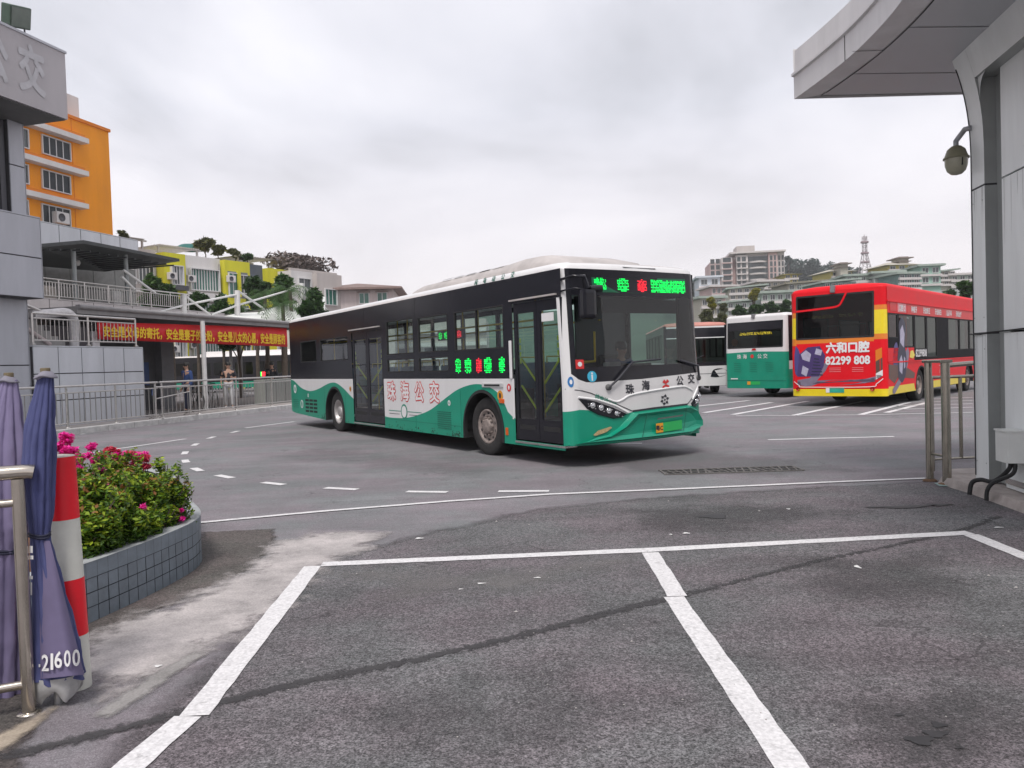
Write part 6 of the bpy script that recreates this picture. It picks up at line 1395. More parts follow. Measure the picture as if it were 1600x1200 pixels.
# lattice tower
lt_p = at(1352, 435, 330); lt = thing('lattice_tower', 'red and white lattice radio tower on the far hillside', 'tower', (lt_p.x, 330, 0), 0)
LTM = mat('tower_steel', (.38, .33, .34), .6, .3, var=.2); zt_ = at(1352, 369, 330).z; zb_ = at(1352, 440, 330).z
b = MB(); 
def wd(z): t = (z - zb_) / (zt_ - zb_); return 2.6 - 1.9 * min(1, t * 1.6) if t < .62 else .68
zs_ = [zb_ - 6 + (zt_ - zb_ + 6) * k / 14 for k in range(15)]
for k in range(14):
    a, c = wd(zs_[k]), wd(zs_[k + 1])
    for sx, sy in ((1, 1), (1, -1), (-1, -1), (-1, 1)): b.tube([(sx * a, sy * a, zs_[k]), (sx * c, sy * c, zs_[k + 1])], .16, LTM, 4)
    for (s1, s2) in (((1, -1), (-1, -1)), ((-1, -1), (1, -1)), ((1, 1), (1, -1)), ((-1, -1), (-1, 1))): b.tube([(s1[0] * a, s1[1] * a, zs_[k]), (s2[0] * c, s2[1] * c, zs_[k + 1])], .1, LTM, 3)
b.tube([(0, 0, zt_ - 3), (0, 0, zt_ + .8)], .12, LTM, 4); b.build('lattice', lt)
for zz in (.42, .62, .86): b = MB(); z = zb_ + (zt_ - zb_) * zz; b.lathe([(1.6, -.2), (1.6, .5), (0, .5)], mat('tower_platform', (.22, .16, .17), .7), 12, 'z', (0, 0, z)); b.build('platform', lt)
# pink apartment tower
PINK = mat('pink_tile_render', (.50, .355, .345), .85, var=.08, scale=.3); PINKL = mat('pale_band_render', (.54, .50, .49), .85, var=.08)
Y0 = 230; k_ = Y0 / F_PX; pa_p = at(1112, 470, Y0); pt = thing('apartment_tower', 'pink and cream apartment tower with stacked curved balconies and a roof room', 'building', (pa_p.x, Y0, 0), R(-8))
def px_(x): return (x - 1112) * k_ * 1.02
def zz_(y, x=1165): return at(x, y, Y0).z
segs = [(1112, 1128, 407, 2.5, PINK), (1128, 1144, 402, 0, PINKL), (1144, 1150, 404, 2.2, PINK), (1150, 1167, 399, 0, PINKL), (1167, 1197, 397, 1.0, PINKL), (1197, 1210, 394, 0, PINK), (1210, 1221, 396, .8, PINKL)]
b = MB()
for a, c, yt, off, m_ in segs: b.box(px_(a), px_(c), off, 16, 0, zz_(yt), m_)
b.box(px_(1140), px_(1222), -.8, 15, zz_(397) , zz_(397) + .5, PINKL); b.build('wall', pt); b = MB(); b.box(px_(1153), px_(1180), 3, 10, zz_(398), zz_(383), CREAM); b.build('roof_room', pt)
for r_ in range(8):
    zt2 = zz_(402 + r_ * 9.3); 
    for a, c, off in ((1113, 1119, 2.5), (1121, 1127, 2.5), (1130, 1142, 0), (1151, 1156, 0), (1158, 1164, 0), (1199, 1203, 0), (1205, 1208, 0), (1212, 1215, .8), (1217, 1220, .8)): window(pt, px_(a), px_(c), zt2 - 1.35, zt2, off - .03, BWIN, 0, PINKL, .1)
    b = MB(); x0, x1 = px_(1168), px_(1196); vs = []
    b.box(x0, x1, .4, 1.05, zt2 - 1.35, zt2, BWIN)
    pts = [(x0 + (x1 - x0) * k / 10, .9 - 1.8 * math.sin(PI * k / 10)) for k in range(11)]; b.prism([(x, y) for x, y in pts], zt2 - 1.85, zt2 - 1.38, PINKL); b.build('balcony', pt)
    b = MB(); b.box(px_(1150), px_(1167), -.5, -.01, zt2 - 1.75, zt2 - 1.5, PINKL); b.box(px_(1128), px_(1144), -.4, -.01, zt2 - 1.75, zt2 - 1.5, PINK); b.build('ledge', pt)
# other hillside houses
GRT = mat('pale_green_roof', (.30, .35, .31), .8, var=.15, scale=1); GRW = mat('pale_green_wall', (.36, .43, .38), .85, var=.12, scale=.8); MINT = mat('mint_wall', (.30, .47, .39), .85, var=.08)
BEI = mat('beige_wall', (.42, .39, .33), .85, var=.12, scale=.8); YEH = mat('ochre_wall', (.48, .40, .12), .85, var=.12); TEW = mat('teal_glass_wall', (.12, .21, .20), .3, var=.3, scale=.8)
PBW = mat('pale_blue_wall', (.48, .52, .56), .8, var=.06)
def house(label, x0, x1, yt, yb, Y0, wall, roof, rows=2, cols=3, kind='flat', rz=0, name='house', over=.8, wm=BWIN):
    a = at(x0, yb, Y0); c = at(x1, yt, Y0); W = (c.x - a.x); zt = at((x0 + x1) / 2, yt, Y0).z; zb = at((x0 + x1) / 2, yb, Y0).z
    o = thing(name, label, 'house' if name == 'house' else 'building', (a.x, Y0, 0), rz, 'houses stepping up the hillside'); b = MB(); b.box(0, W, 0, 9, 0, zt, wall)
    for r_ in range(rows): z = zb + (zt - zb) * r_ / rows; b.box(-.1, W + .1, -.6, -.01, z - .15, z + .35, PINKL)
    b.build('wall', o); b = MB()
    if kind == 'flat': b.box(-over, W + over, -over, 9 + over, zt, zt + .45, roof)
    elif kind == 'hip':
        e_ = over * 1.4; h_ = min(2.2, W * .18); b.add([(-e_, -e_, zt), (W + e_, -e_, zt), (W + e_, 9 + e_, zt), (-e_, 9 + e_, zt), (W * .35, 4.5, zt + h_), (W * .65, 4.5, zt + h_)], [(0, 3, 2, 1), (0, 1, 5, 4), (1, 2, 5), (2, 3, 4, 5), (3, 0, 4)], roof)
    else:
        e_ = over; b.add([(-e_, -e_, zt - .2), (W + e_, -e_, zt + .35), (W + e_, 9, zt + .35), (-e_, 9, zt - .2), (-e_, -e_, zt + .15), (W + e_, -e_, zt + .65), (W + e_, 9, zt + .65), (-e_, 9, zt + .15)], [(0, 3, 2, 1), (4, 5, 6, 7), (0, 1, 5, 4), (1, 2, 6, 5), (2, 3, 7, 6), (3, 0, 4, 7)], roof)
    b.build('roof', o); fh_ = (zt - zb) / rows
    for r_ in range(rows):
        for q in range(cols):
            xa = W * (q + .22) / cols; xb_ = W * (q + .78) / cols; z = zb + fh_ * r_; window(o, xa, xb_, z + fh_ * .32, z + fh_ * .82, -.02, wm, 1, WFR, .12)
    return o
HS = [('pale blue flat fronted block left of the pink tower', 1093, 1124, 434, 480, 200, PBW, PBW, 3, 2, 'flat'),
      ('long low pink and cream terrace in front of the pink tower', 1112, 1150, 448, 462, 190, PINK, PINKL, 1, 5, 'flat'),
      ('cream terraced house with sloping green roof below the tower', 1140, 1192, 450, 470, 170, BEI, GRT, 2, 5, 'shed'),
      ('pale green terraced house nearest the treetops', 1126, 1180, 472, 496, 150, GRW, GRT, 2, 5, 'shed'),
      ('beige house behind the left yellow tree', 1096, 1130, 466, 496, 150, BEI, GRT, 2, 3, 'flat'),
      ('small ochre roofed house beside the wooded hill', 1226, 1246, 429, 444, 210, YEH, YEH, 2, 2, 'hip'),
      ('beige block between the tower and the ochre roofed house', 1186, 1228, 440, 462, 185, BEI, PINKL, 2, 4, 'flat'),
      ('green house with balconies behind the red bus left corner', 1190, 1246, 458, 488, 150, GRW, GRT, 2, 5, 'flat'),
      ('row house with brown sloping roofs above the red bus', 1232, 1290, 442, 470, 170, BEI, mat('brown_green_roof', (.24, .22, .17), .85), 2, 5, 'shed'),
      ('ochre towered villa left of the lattice tower', 1300, 1334, 424, 452, 190, YEH, BEI, 3, 3, 'hip'),
      ('green glazed terrace block under the lattice tower', 1322, 1384, 431, 462, 175, GRW, GRT, 3, 6, 'flat'),
      ('dark teal glazed row house in front of the ochre villa', 1288, 1340, 440, 470, 150, TEW, GRT, 2, 5, 'shed'),
      ('grey windowless block right of the lattice tower', 1366, 1406, 427, 448, 172, mat('grey_block_wall', (.36, .38, .37), .85), GRT, 1, 1, 'flat'),
      ('ochre villa with a wide eaved top storey', 1388, 1432, 414, 440, 185, YEH, BEI, 3, 3, 'hip'),
      ('teal glazed house under the wide eaved villa', 1404, 1440, 428, 452, 165, TEW, GRT, 3, 3, 'flat'),
      ('mint green house with a dark window', 1438, 1468, 416, 446, 175, MINT, GRT, 2, 2, 'flat'),
      ('cream and green house right of the mint green one', 1464, 1494, 424, 446, 180, BEI, GRT, 3, 3, 'shed'),
      ('rightmost green house with a long flat roof', 1486, 1530, 430, 458, 180, GRW, PINKL, 3, 4, 'flat')]
for i, (lb, *a) in enumerate(HS): house(lb, *a[:7], rows=a[7], cols=a[8], kind=a[9], rz=R([-6, 5, -10, 4, 8][i % 5]))
for lb, x, yt, w_ in (('small wide eaved lookout pavilion on the ochre villa', 1416, 401, 10), ('small stepped pavilion left of the lattice tower', 1322, 410, 8)):
    q = at(x, yt + 10, 186); o = thing('pavilion', lb, 'pavilion', (q.x, 188, 0), 0); kk = 188 / F_PX
    b = MB(); b.box(-w_ * kk * .7, w_ * kk * .7, -1, 3, q.z - 3, q.z + 8 * kk, BEI); b.build('wall', o); b = MB(); b.box(-w_ * kk * 1.2, w_ * kk * 1.2, -2, 4, q.z + 8 * kk, q.z + 9.5 * kk, mat('brown_eaves', (.22, .18, .16), .8)); b.box(-w_ * kk * .7, w_ * kk * .7, -1, 3, q.z + 9.5 * kk, q.z + 11 * kk, mat('brown_eaves', (.22, .18, .16), .8)); b.box(-w_ * kk, w_ * kk, -1.5, 3.5, q.z + 3 * kk, q.z + 4 * kk, mat('brown_eaves', (.22, .18, .16), .8)); b.build('roof', o)
wall_p = at(1440, 455, 90); o = thing('retaining_wall', 'long grey retaining wall sloping behind the red bus roof', 'wall', (0, 0, 0)); b = MB()
P4 = [at(1320, 462, 120), at(1530, 442, 120)]
b.add([tuple(at(1300, 466, 120)), tuple(at(1560, 448, 120)), tuple(at(1560, 470, 120)), tuple(at(1300, 490, 120))] + [tuple(at(1300, 466, 121)), tuple(at(1560, 448, 121)), tuple(at(1560, 470, 121)), tuple(at(1300, 490, 121))], [(3, 2, 1, 0), (4, 5, 6, 7), (0, 1, 5, 4), (1, 2, 6, 5), (2, 3, 7, 6), (3, 0, 4, 7)], mat('grey_block_wall', (.36, .38, .37))); b.build('wall_face', o)
# trees between houses and buses
g = 'trees between the hillside houses and the buses'
TR = [('yellow flowering tree left below the pink tower', 1112, 464, 110, 8, 'yel'), ('bright yellow flowering tree below the pink tower', 1178, 451, 110, 9, 'yel'), ('small yellowish tree left of the green treetops', 1130, 474, 108, 7, 'olive'),
      ('olive tree behind the white fronted bus', 1104, 482, 85, 14, 'olive'), ('olive tree next to the green bus roof', 1128, 486, 82, 13, 'olive'), ('dark green tree above the green bus left corner', 1155, 476, 85, 11, 'dark'), ('dark green tree above the green bus middle', 1180, 474, 85, 13, 'dark'), ('dark green tree above the green bus right half', 1205, 470, 85, 13, 'dark'), ('dark green tree touching the red bus corner', 1228, 468, 85, 12, 'dark'),
      ('olive green tree at the far left of the red bus roof', 1248, 470, 95, 10, 'mid'), ('dark tree behind the red bus roof near the pillar', 1478, 452, 70, 16, 'dark'), ('mid green tree beside the grey pillar', 1508, 436, 60, 16, 'mid'), ('dark tree low beside the grey pillar', 1494, 462, 58, 14, 'dark'), ('tree hidden mostly by the grey pillar', 1545, 440, 60, 22, 'mid')]
for i, (lb, x, yt, Y0, r_, lf) in enumerate(TR): px_tree('tree', lb, x, yt, Y0, 600, r_, lf, 1500, .28 if Y0 > 80 else .2, 80 + i, g, z0=0)
# ------------------------------------------------------------------ gatehouse with curved canopy
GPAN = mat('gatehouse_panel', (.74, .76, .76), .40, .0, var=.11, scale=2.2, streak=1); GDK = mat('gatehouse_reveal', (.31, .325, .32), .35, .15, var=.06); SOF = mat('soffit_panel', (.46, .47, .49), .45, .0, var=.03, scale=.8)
FAS = mat('canopy_fascia', (.60, .585, .59), .5, .0, var=.12, scale=2.5, streak=1)
wdir = Vector((.16, .987, 0)).normalized(); wn = Vector((-wdir.y, wdir.x, 0))   # wn points to the road (-x)
corner = Vector((5.0, 8.45, 0)); gh = thing('gatehouse', 'grey metal clad gatehouse with a flared pillar and curved overhanging canopy', 'building', corner, 0)
def G(a, o_, z): q = wdir * (-a) + wn * o_; return (q.x, q.y, z)     # a metres towards the camera, o_ metres out of the wall
def gbox(mb, a0, a1, o0, o1, z0, z1, m):
    vs = [G(a, o_, z) for z in (z0, z1) for o_ in (o0, o1) for a in (a0, a1)]; mb.add(vs, [(0, 2, 3, 1), (4, 5, 7, 6), (0, 1, 5, 4), (2, 6, 7, 3), (0, 4, 6, 2), (1, 3, 7, 5)], m)
b = MB(); flare = [(z, 0) for z in (.10, 1.66)] ; 
def fl(z): t = max(0, (z - 3.5) / 1.1); return .17 * t ** 2.4
# pillar face with flare, in two panel lifts
for z0, z1 in ((.10, 1.655), (1.675, 3.19), (3.21, 4.6)):
    n = 10 if z0 > 3 else 2
    for k in range(n):
        za, zc = z0 + (z1 - z0) * k / n, z0 + (z1 - z0) * (k + 1) / n
        for (a0, a1, o_) in ((0, .33, 0),): b.add([G(a0, fl(za), za), G(a1, fl(za), za), G(a1, fl(zc), zc), G(a0, fl(zc), zc)], [(0, 1, 2, 3)], GPAN, True)
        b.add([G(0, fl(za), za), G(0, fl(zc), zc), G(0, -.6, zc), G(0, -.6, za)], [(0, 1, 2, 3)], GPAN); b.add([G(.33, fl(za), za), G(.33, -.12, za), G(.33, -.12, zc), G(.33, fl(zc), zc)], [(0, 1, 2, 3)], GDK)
gbox(b, .005, .325, -.5, -.004, .10, 4.6, JOINT); pil = b.build('pillar', gh)
b = MB(); b.tube([G(.02, .006, .14), *[G(.02, fl(z_) + .004, z_) for z_ in [3.3 + .1 * q for q in range(13)]]], .006, JOINT, 5); b.build('pillar_joint', pil)
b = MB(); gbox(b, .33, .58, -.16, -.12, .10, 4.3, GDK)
for z0, z1 in ((.10, 1.655), (1.675, 3.19), (3.21, 4.36)): 
    gbox(b, .60, 2.55, -.15, -.05, z0, z1, GPAN); gbox(b, 2.57, 4.6, -.15, -.05, z0, z1, GPAN); gbox(b, 4.62, 9, -.15, -.05, z0, z1, GPAN)
gbox(b, .58, 9, -.3, -.155, .10, 4.6, JOINT); gbox(b, .59, 9, -.049, -.045, .14, .20, STEEL); b.build('wall', gh)
b = MB(); N_ = 14    # flared head beam with rounded inner corner
for k in range(8):
    za, zc = 4.30 + .3 * k / 8, 4.30 + .3 * (k + 1) / 8; b.add([G(.331, fl(za), za), G(9, fl(za), za), G(9, fl(zc), zc), G(.331, fl(zc), zc)], [(0, 1, 2, 3)], GPAN, True)
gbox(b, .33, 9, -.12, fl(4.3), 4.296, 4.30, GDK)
arc = [(.33 + .26 * (1 - math.sin(PI / 2 * k / 8)), 4.30 - .26 * (1 - math.cos(PI / 2 * k / 8))) for k in range(9)]
b.add([G(.331, fl(4.15), 4.301)] + [G(a, fl(z) * .8 + .0, z) for a, z in arc], [tuple(range(10))], GPAN)
b.build('head_beam', gh)
# rain streaks and fixings on the cladding
b = MB(); rr = random.Random(8); STK = mat('rain_streak', (.40, .41, .40), .6, var=.15, scale=20); 
for k in range(34):
    a = rr.choice([rr.uniform(.02, .31), rr.uniform(.64, 2.5), rr.uniform(.64, 2.5)]); zt2 = rr.choice([1.65, 3.185, 3.185]); ln = rr.uniform(.12, .7); w2 = rr.uniform(.002, .006); o_ = .0012 if a < .33 else -.0488
    b.add([G(a - w2, o_, zt2), G(a + w2, o_, zt2), G(a + w2 * .3, o_, zt2 - ln), G(a - w2 * .3, o_, zt2 - ln)], [(0, 1, 2, 3)], STK)
b.build('rain_streaks', gh)
b = MB()
for z in (.3, 1.5, 1.83, 3.05):
    for a in (.05, .28): b.lathe([(.007, 0), (0, .004)], mat('screw_head', (.3, .3, .3), .4, .6), 8, 'x', G(a, .004, z))
b.build('fixing_screws', gh)
# body of the gatehouse behind
b = MB(); gbox(b, 0.05, 9, -5, -.31, 0, 4.55, GPAN); b.build('body', gh)
# canopy : soffit at 4.6 and fascia following a gently bowed edge
edge = smooth_pts([(3.53, 9.56), (3.60, 8.9), (3.64, 8.23), (3.62, 7.6), (3.55, 6.98), (3.40, 6.2), (3.15, 5.3), (2.8, 4.4), (2.3, 3.4)], 5)
b = MB(); o0 = corner
loc = lambda x, y, z: (x - o0.x, y - o0.y, z)
inner_ = [(x + .28, y - (.12 if y > 9.4 else 0)) for x, y in edge]
n = len(edge)
vs = [loc(x, y, 4.60) for x, y in edge] + [loc(x, y, 4.60) for x, y in inner_]; b.add(vs, [(i, i + 1, n + i + 1, n + i) for i in range(n - 1)], FAS)
tiers = [(4.60, 0), (4.86, -.0), (4.87, -.03), (4.90, -.03), (4.905, 0.01), (5.18, .02), (5.2, .06), (5.2, .6)]
vs = []; 
for z, dx in tiers: vs += [loc(x + dx, y, z) for x, y in edge]
b.add(vs, [(i * n + j, (i + 1) * n + j, (i + 1) * n + j + 1, i * n + j + 1) for i in range(len(tiers) - 1) for j in range(n - 1)], FAS)
for (z0, z1) in ((4.60, 5.2),): b.add([loc(3.53, 9.56, z0), loc(12, 9.7, z0), loc(12, 9.7, z1), loc(3.53, 9.56, z1)], [(0, 1, 2, 3)], FAS)
b.add([loc(4.1, 9.5, 5.2), loc(12, 9.7, 5.2), loc(12, 2, 5.2), loc(3.0, 2.5, 5.2)], [(0, 1, 2, 3)], CONC); b.build('fascia', gh)
b = MB()
ins = inner_
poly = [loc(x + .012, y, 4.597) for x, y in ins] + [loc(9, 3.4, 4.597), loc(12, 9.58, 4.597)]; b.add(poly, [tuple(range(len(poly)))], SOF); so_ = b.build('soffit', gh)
b = MB()
def sline(x0, y0, x1, y1, w_=.012): 
    d = Vector((x1 - x0, y1 - y0)).normalized(); nx, ny = -d.y * w_ / 2, d.x * w_ / 2; b.add([loc(x0 + nx, y0 + ny, 4.594), loc(x0 - nx, y0 - ny, 4.594), loc(x1 - nx, y1 - ny, 4.594), loc(x1 + nx, y1 + ny, 4.594)], [(0, 1, 2, 3)], JOINT)
for (p0, p1) in zip(ins[:-1], ins[1:]): sline(*p0, *p1, .016)
for y in (8.75, 7.55, 6.35, 5.15): sline(3.6 + .3, y, 6, y + .12)
sline(3.6, 8.1, 3.93, 8.1); sline(3.8, 9.44, 7, 9.56); b.build('soffit_joint', so_)
b = MB(); 
for i in (9, 24): 
    x, y = edge[i]; b.box(x - 5.0 - .004, x - 5.0 + .01, y - 8.45 - .005, y - 8.45 + .005, 4.6, 4.86, JOINT)
b.build('fascia_joint', gh)
# panel joint cable, kerb base
b = MB(); b.tube([G(-.02, .02, 1.665), G(.2, .015, 1.655), G(.34, -.0, 1.67), G(.6, -.03, 1.675), G(2, -.03, 1.70)], .008, RUBBER, 6); tag(b.build('wall_cable'), 'thin black cable strung across the gatehouse pillar and wall', 'cable'); bpy.data.objects['wall_cable'].location = corner
KB = mat('rough_kerb_concrete', (.34, .30, .28), .9, var=.25, scale=5, bump=.4, bscale=25)
b = MB(); b.add([(4.74, 8.75, 0), (4.72, 8.1, 0), (4.58, 7.0, 0), (4.10, 4.5, 0), (8, 4.5, 0), (8, 9.3, 0), (5.2, 9.3, 0)] + [(4.78, 8.72, .085), (4.76, 8.1, .09), (4.62, 7.0, .09), (4.14, 4.5, .09), (8, 4.5, .09), (8, 9.25, .09), (5.2, 9.25, .09)], [(i, (i + 1) % 7, 7 + (i + 1) % 7, 7 + i) for i in range(7)] + [(7, 8, 9, 10, 11, 12, 13)], KB)
b.v = [(x + .0, y, z) for x, y, z in b.v]; tag(b.build('kerb_island'), kind='structure')
# electrical box and conduits on the wall
def wp(x, y, off=.0):
    """pixel on the gatehouse wall plane offset by off -> metres a, z"""
    r_ = ray(x, y); k = (corner + wn * off - CAM).dot(wn) / r_.dot(wn); q = CAM + r_ * k; return (-(q - corner).dot(wdir), q.z)
a0, z1 = wp(1555, 672, .13); a1, _ = wp(1578, 672, .13); _, z0 = wp(1566, 722, .13)
eb = thing('electrical_box', 'grey steel electrical box fixed low on the gatehouse wall', 'electrical box', corner); EBM = mat('box_grey_paint', (.66, .67, .65), .45, .1, var=.06)
b = MB(); a0 = max(a0, .40); a1 = a0 + .25; gbox(b, a0, a1, -.045, .13, z0, z1, EBM); gbox(b, a0 - .01, a1 + .01, -.04, .14, z1, z1 + .015, EBM); b.build('housing', eb)
b = MB(); gbox(b, a0 - .004, a0 - .0005, .03, .06, (z0 + z1) / 2 - .02, (z0 + z1) / 2 + .06, RUBBER); gbox(b, a0 - .0035, a0 - .0004, -.03, .12, z0 + .015, z0 + .02, RUBBER); b.build('lock', eb)
cdt = thing('cable_conduit', 'black corrugated cable conduits bending from the electrical box to the kerb', 'conduit', corner)
b = MB(); b.tube(smooth_pts([G(a0 + .12, .05, z0 + .03), G(a0 + .12, .06, z0 - .07), G(a0 - .02, .14, .19), G(a0 - .12, .22, .19), G(a0 - .18, .28, .15), G(a0 - .17, .31, .03)], 6), .022, RUBBER, 8); b.build('conduit', cdt)
b = MB(); b.tube(smooth_pts([G(a0 + .22, .05, z0 + .03), G(a0 + .22, .07, z0 - .1), G(a0 + .12, .20, .20), G(a0 + .1, .25, .12), G(a0 + .1, .26, .02)], 6), .02, RUBBER, 8); b.build('conduit', cdt)
# dome camera
pc = at(1494, 244, 8.6); sc2 = thing('security_camera', 'khaki dome security camera hanging from a bent arm on the pillar', 'camera', (pc.x, pc.y, pc.z - .1)); KH = mat('khaki_plastic', (.20, .19, .125), .5, var=.12); KL = mat('smoked_dome', (.30, .29, .22), .25, var=.15)
b = MB(); b.lathe([(.02, .215), (.05, .205), (.09, .17), (.115, .10), (.122, .085)], KH, 24); b.lathe([(.122, .085), (.130, .085), (.130, .07), (.118, .068)], KH, 24); b.build('housing', sc2)
b = MB(); b.lathe([(.116, .07), (.112, .0), (.092, -.06), (.055, -.095), (0, -.108)], KL, 24); b.box(-.004, .004, -.121, -.10, -.02, .06, RUBBER); b.build('dome', sc2)
b = MB(); ca = Vector((4.97, 8.38, pc.z + .24)) - Vector((pc.x, pc.y, pc.z - .1)); b.tube([(0, 0, .2), (0, 0, .26), (.03, -.0, .30), (ca.x * .6, ca.y * .6, .35), (ca.x, ca.y, ca.z)], .028, mat('camera_arm', (.33, .34, .36), .45, .3), 10); b.build('arm', sc2)
# stainless gate posts and rail panel
GST = mat('gate_stainless', (.36, .335, .285), .22, .9, var=.12, scale=9)
gt_ = thing('gate_rail', 'stainless gate rail with two thick posts standing beside the gatehouse pillar', 'gate', (4.77, 8.95, 0))
for (x, y, r_) in ((0, 0, .04), (.03, -.30, .047)): b = MB(); b.tube([(x, y, .01), (x, y, 1.36)], r_, GST, 20); b.lathe([(r_ * 1.9, 0), (r_ * 1.9, .015), (r_ * 1.2, .03)], mat('rusty_flange', (.16, .09, .05), .8, var=.3, scale=20), 12, 'z', (x, y, 0)); b.build('post', gt_)
b = MB(); b.bbox(-.05, .09, -.35, .05, 1.361, 1.395, GST, .01); b.build('post_cap', gt_); b = MB(); b.tube([(.03, -.28, 1.33), (.75, .1, 1.35)], .028, GST, 8); b.build('top_rail', gt_); b = MB(); b.tube([(0, 0, .32), (.03, -.3, .32)], .014, GST, 6); b.build('tie_bar', gt_)
b = MB(); b.tube([(0, .03, 1.16), (.84, 1.5, 1.14), (1.6, 1.6, 1.14)], .022, GST, 8); b.tube([(0, .03, .14), (.84, 1.5, .04), (1.6, 1.6, .04)], .018, GST, 8)
for (x, y) in ((.33, .55), (.84, 1.5), (1.26, 1.56), (1.5, 1.6)): b.tube([(x, y, .03), (x, y, 1.15)], .024, GST, 8)
b.build('bar_panel', gt_)
b = MB(); b.add([(x, y, .013) for x, y in [(-.12, -.42), (.1, -.48), (.26, -.36), (.16, -.22), (-.06, -.2)]], [(0, 1, 2, 3, 4)], mat('teal_paint_spill', (.30, .42, .40), .8, var=.35, scale=30)); b.build('base_mortar', gt_)
from mathutils import noise as mnoise
# ------------------------------------------------------------------ people
def skinned(name, verts, edges, radii, m, parent=None, root=0, sub=2):
    me = bpy.data.meshes.new(name); me.from_pydata(verts, edges, []); o = bpy.data.objects.new(name, me); col.objects.link(o)
    o.modifiers.new('skin', 'SKIN'); s = o.modifiers.new('sub', 'SUBSURF'); s.levels = sub; s.render_levels = sub
    if not me.skin_vertices: bpy.context.view_layer.update()
    for i, r_ in enumerate(radii):
        me.skin_vertices[0].data[i].radius = (r_, r_) if not isinstance(r_, tuple) else r_
        me.skin_vertices[0].data[i].use_root = (i == root)
    bpy.context.view_layer.update()
    ev = o.evaluated_get(bpy.context.evaluated_depsgraph_get()); m2 = bpy.data.meshes.new_from_object(ev)
    o.modifiers.clear(); o.data = m2; m2.materials.clear(); m2.materials.append(m)
    for p_ in m2.polygons: p_.use_smooth = True
    if parent: o.parent = parent
    return o
SKIN = mat('skin', (.42, .25, .18), .6, var=.06)
HAIR = mat('black_hair', (.012, .011, .010), .55, var=.2)
def person(label, loc, rz, J, shirt, trousers, shoes, sleeve=True, group=None):
    """J: joints in metres, y = left, x = forward"""
    root = thing('person', label, 'person', loc, rz, group)
    V = []; E_ = []; Rr = []; idx = {}
    def a(n, p, r_): idx[n] = len(V); V.append(p); Rr.append(r_)
    H = J['head']; a('pelvis', J['pelvis'], .125); a('spine', J['spine'], .12); a('chest', J['chest'], .135); a('neck', J['neck'], .052)
    a('head0', (H[0], H[1], H[2] - .07), .062); a('head1', (H[0] + .005, H[1], H[2] + .01), .088); a('head2', (H[0] - .005, H[1], H[2] + .085), .066)
    for s in 'lr':
        a('sh' + s, J['sh' + s], .06); a('el' + s, J['el' + s], .042); a('wr' + s, J['wr' + s], .028); w_ = Vector(J['wr' + s]); e_ = Vector(J['el' + s]); d = (w_ - e_).normalized()
        a('pa' + s, tuple(w_ + d * .07), .036)
        sd_ = Vector((1, 0, 0)) if abs(d.x) < .7 else Vector((0, 0, 1))
        for k in range(4): q = w_ + d * .09 + sd_ * ((k - 1.5) * .021); a('f%d' % k + s, tuple(q), .011); a('g%d' % k + s, tuple(q + d * (.06, .075, .07, .055)[k] + Vector((.0, 0, -.004))), .009)
        q = w_ + d * .04 + sd_ * .04; a('t0' + s, tuple(q), .012); a('t1' + s, tuple(q + d * .04 + sd_ * .02), .010)
        a('hi' + s, J['hi' + s], .095); a('kn' + s, J['kn' + s], .06); a('an' + s, J['an' + s], .040); k_ = J['an' + s]; a('to' + s, (k_[0] + .14, k_[1], k_[2] - .045), .036)
    for x, y in [('pelvis', 'spine'), ('spine', 'chest'), ('chest', 'neck'), ('neck', 'head0'), ('head0', 'head1'), ('head1', 'head2')] + [e for s in 'lr' for e in [('chest', 'sh' + s), ('sh' + s, 'el' + s), ('el' + s, 'wr' + s), ('wr' + s, 'pa' + s), ('pelvis', 'hi' + s), ('hi' + s, 'kn' + s), ('kn' + s, 'an' + s), ('an' + s, 'to' + s), ('pa' + s, 't0' + s), ('t0' + s, 't1' + s)] + [p for k in range(4) for p in (('pa' + s, 'f%d' % k + s), ('f%d' % k + s, 'g%d' % k + s))]]: E_.append((idx[x], idx[y]))
    bd = skinned('body', V, E_, Rr, SKIN, root)
    def garment(name, names, edges, radii, m): 
        ii = {n: i for i, n in enumerate(names)}; return skinned(name, [V[idx[n]] if n in idx else J[n] for n in names], [(ii[x], ii[y]) for x, y in edges], radii, m, root, sub=1)
    mid = lambda p, q, f: tuple(Vector(p).lerp(Vector(q), f))
    J['cufl'] = mid(J['shl'], J['ell'], .75) if not sleeve else mid(J['ell'], J['wrl'], .85); J['cufr'] = mid(J['shr'], J['elr'], .75) if not sleeve else mid(J['elr'], J['wrr'], .85)
    nm = ['pelvis', 'spine', 'chest', 'nk', 'shl', 'shr']; J['nk'] = mid(J['chest'], J['neck'], .6); ed = [('pelvis', 'spine'), ('spine', 'chest'), ('chest', 'nk'), ('chest', 'shl'), ('chest', 'shr')]; rd = [.15, .145, .155, .075, .10, .10]
    if sleeve: nm += ['ell', 'elr']; ed += [('shl', 'ell'), ('shr', 'elr'), ('ell', 'cufl'), ('elr', 'cufr')]; rd += [.056, .056]
    else: ed += [('shl', 'cufl'), ('shr', 'cufr')]
    nm += ['cufl', 'cufr']; rd += [.072, .072]; garment('shirt', nm, ed, rd, shirt)
    garment('trousers', ['pelvis', 'hil', 'hir', 'knl', 'knr', 'anl', 'anr'], [('pelvis', 'hil'), ('pelvis', 'hir'), ('hil', 'knl'), ('hir', 'knr'), ('knl', 'anl'), ('knr', 'anr')], [.14, .115, .115, .078, .078, .062, .062], trousers)
    for s in 'lr':
        k_ = J['an' + s]; b = MB(); b.bbox(k_[0] - .08, k_[0] + .19, k_[1] - .048, k_[1] + .048, k_[2] - .085, k_[2] - .005, shoes, .03); b.build('shoe', root)
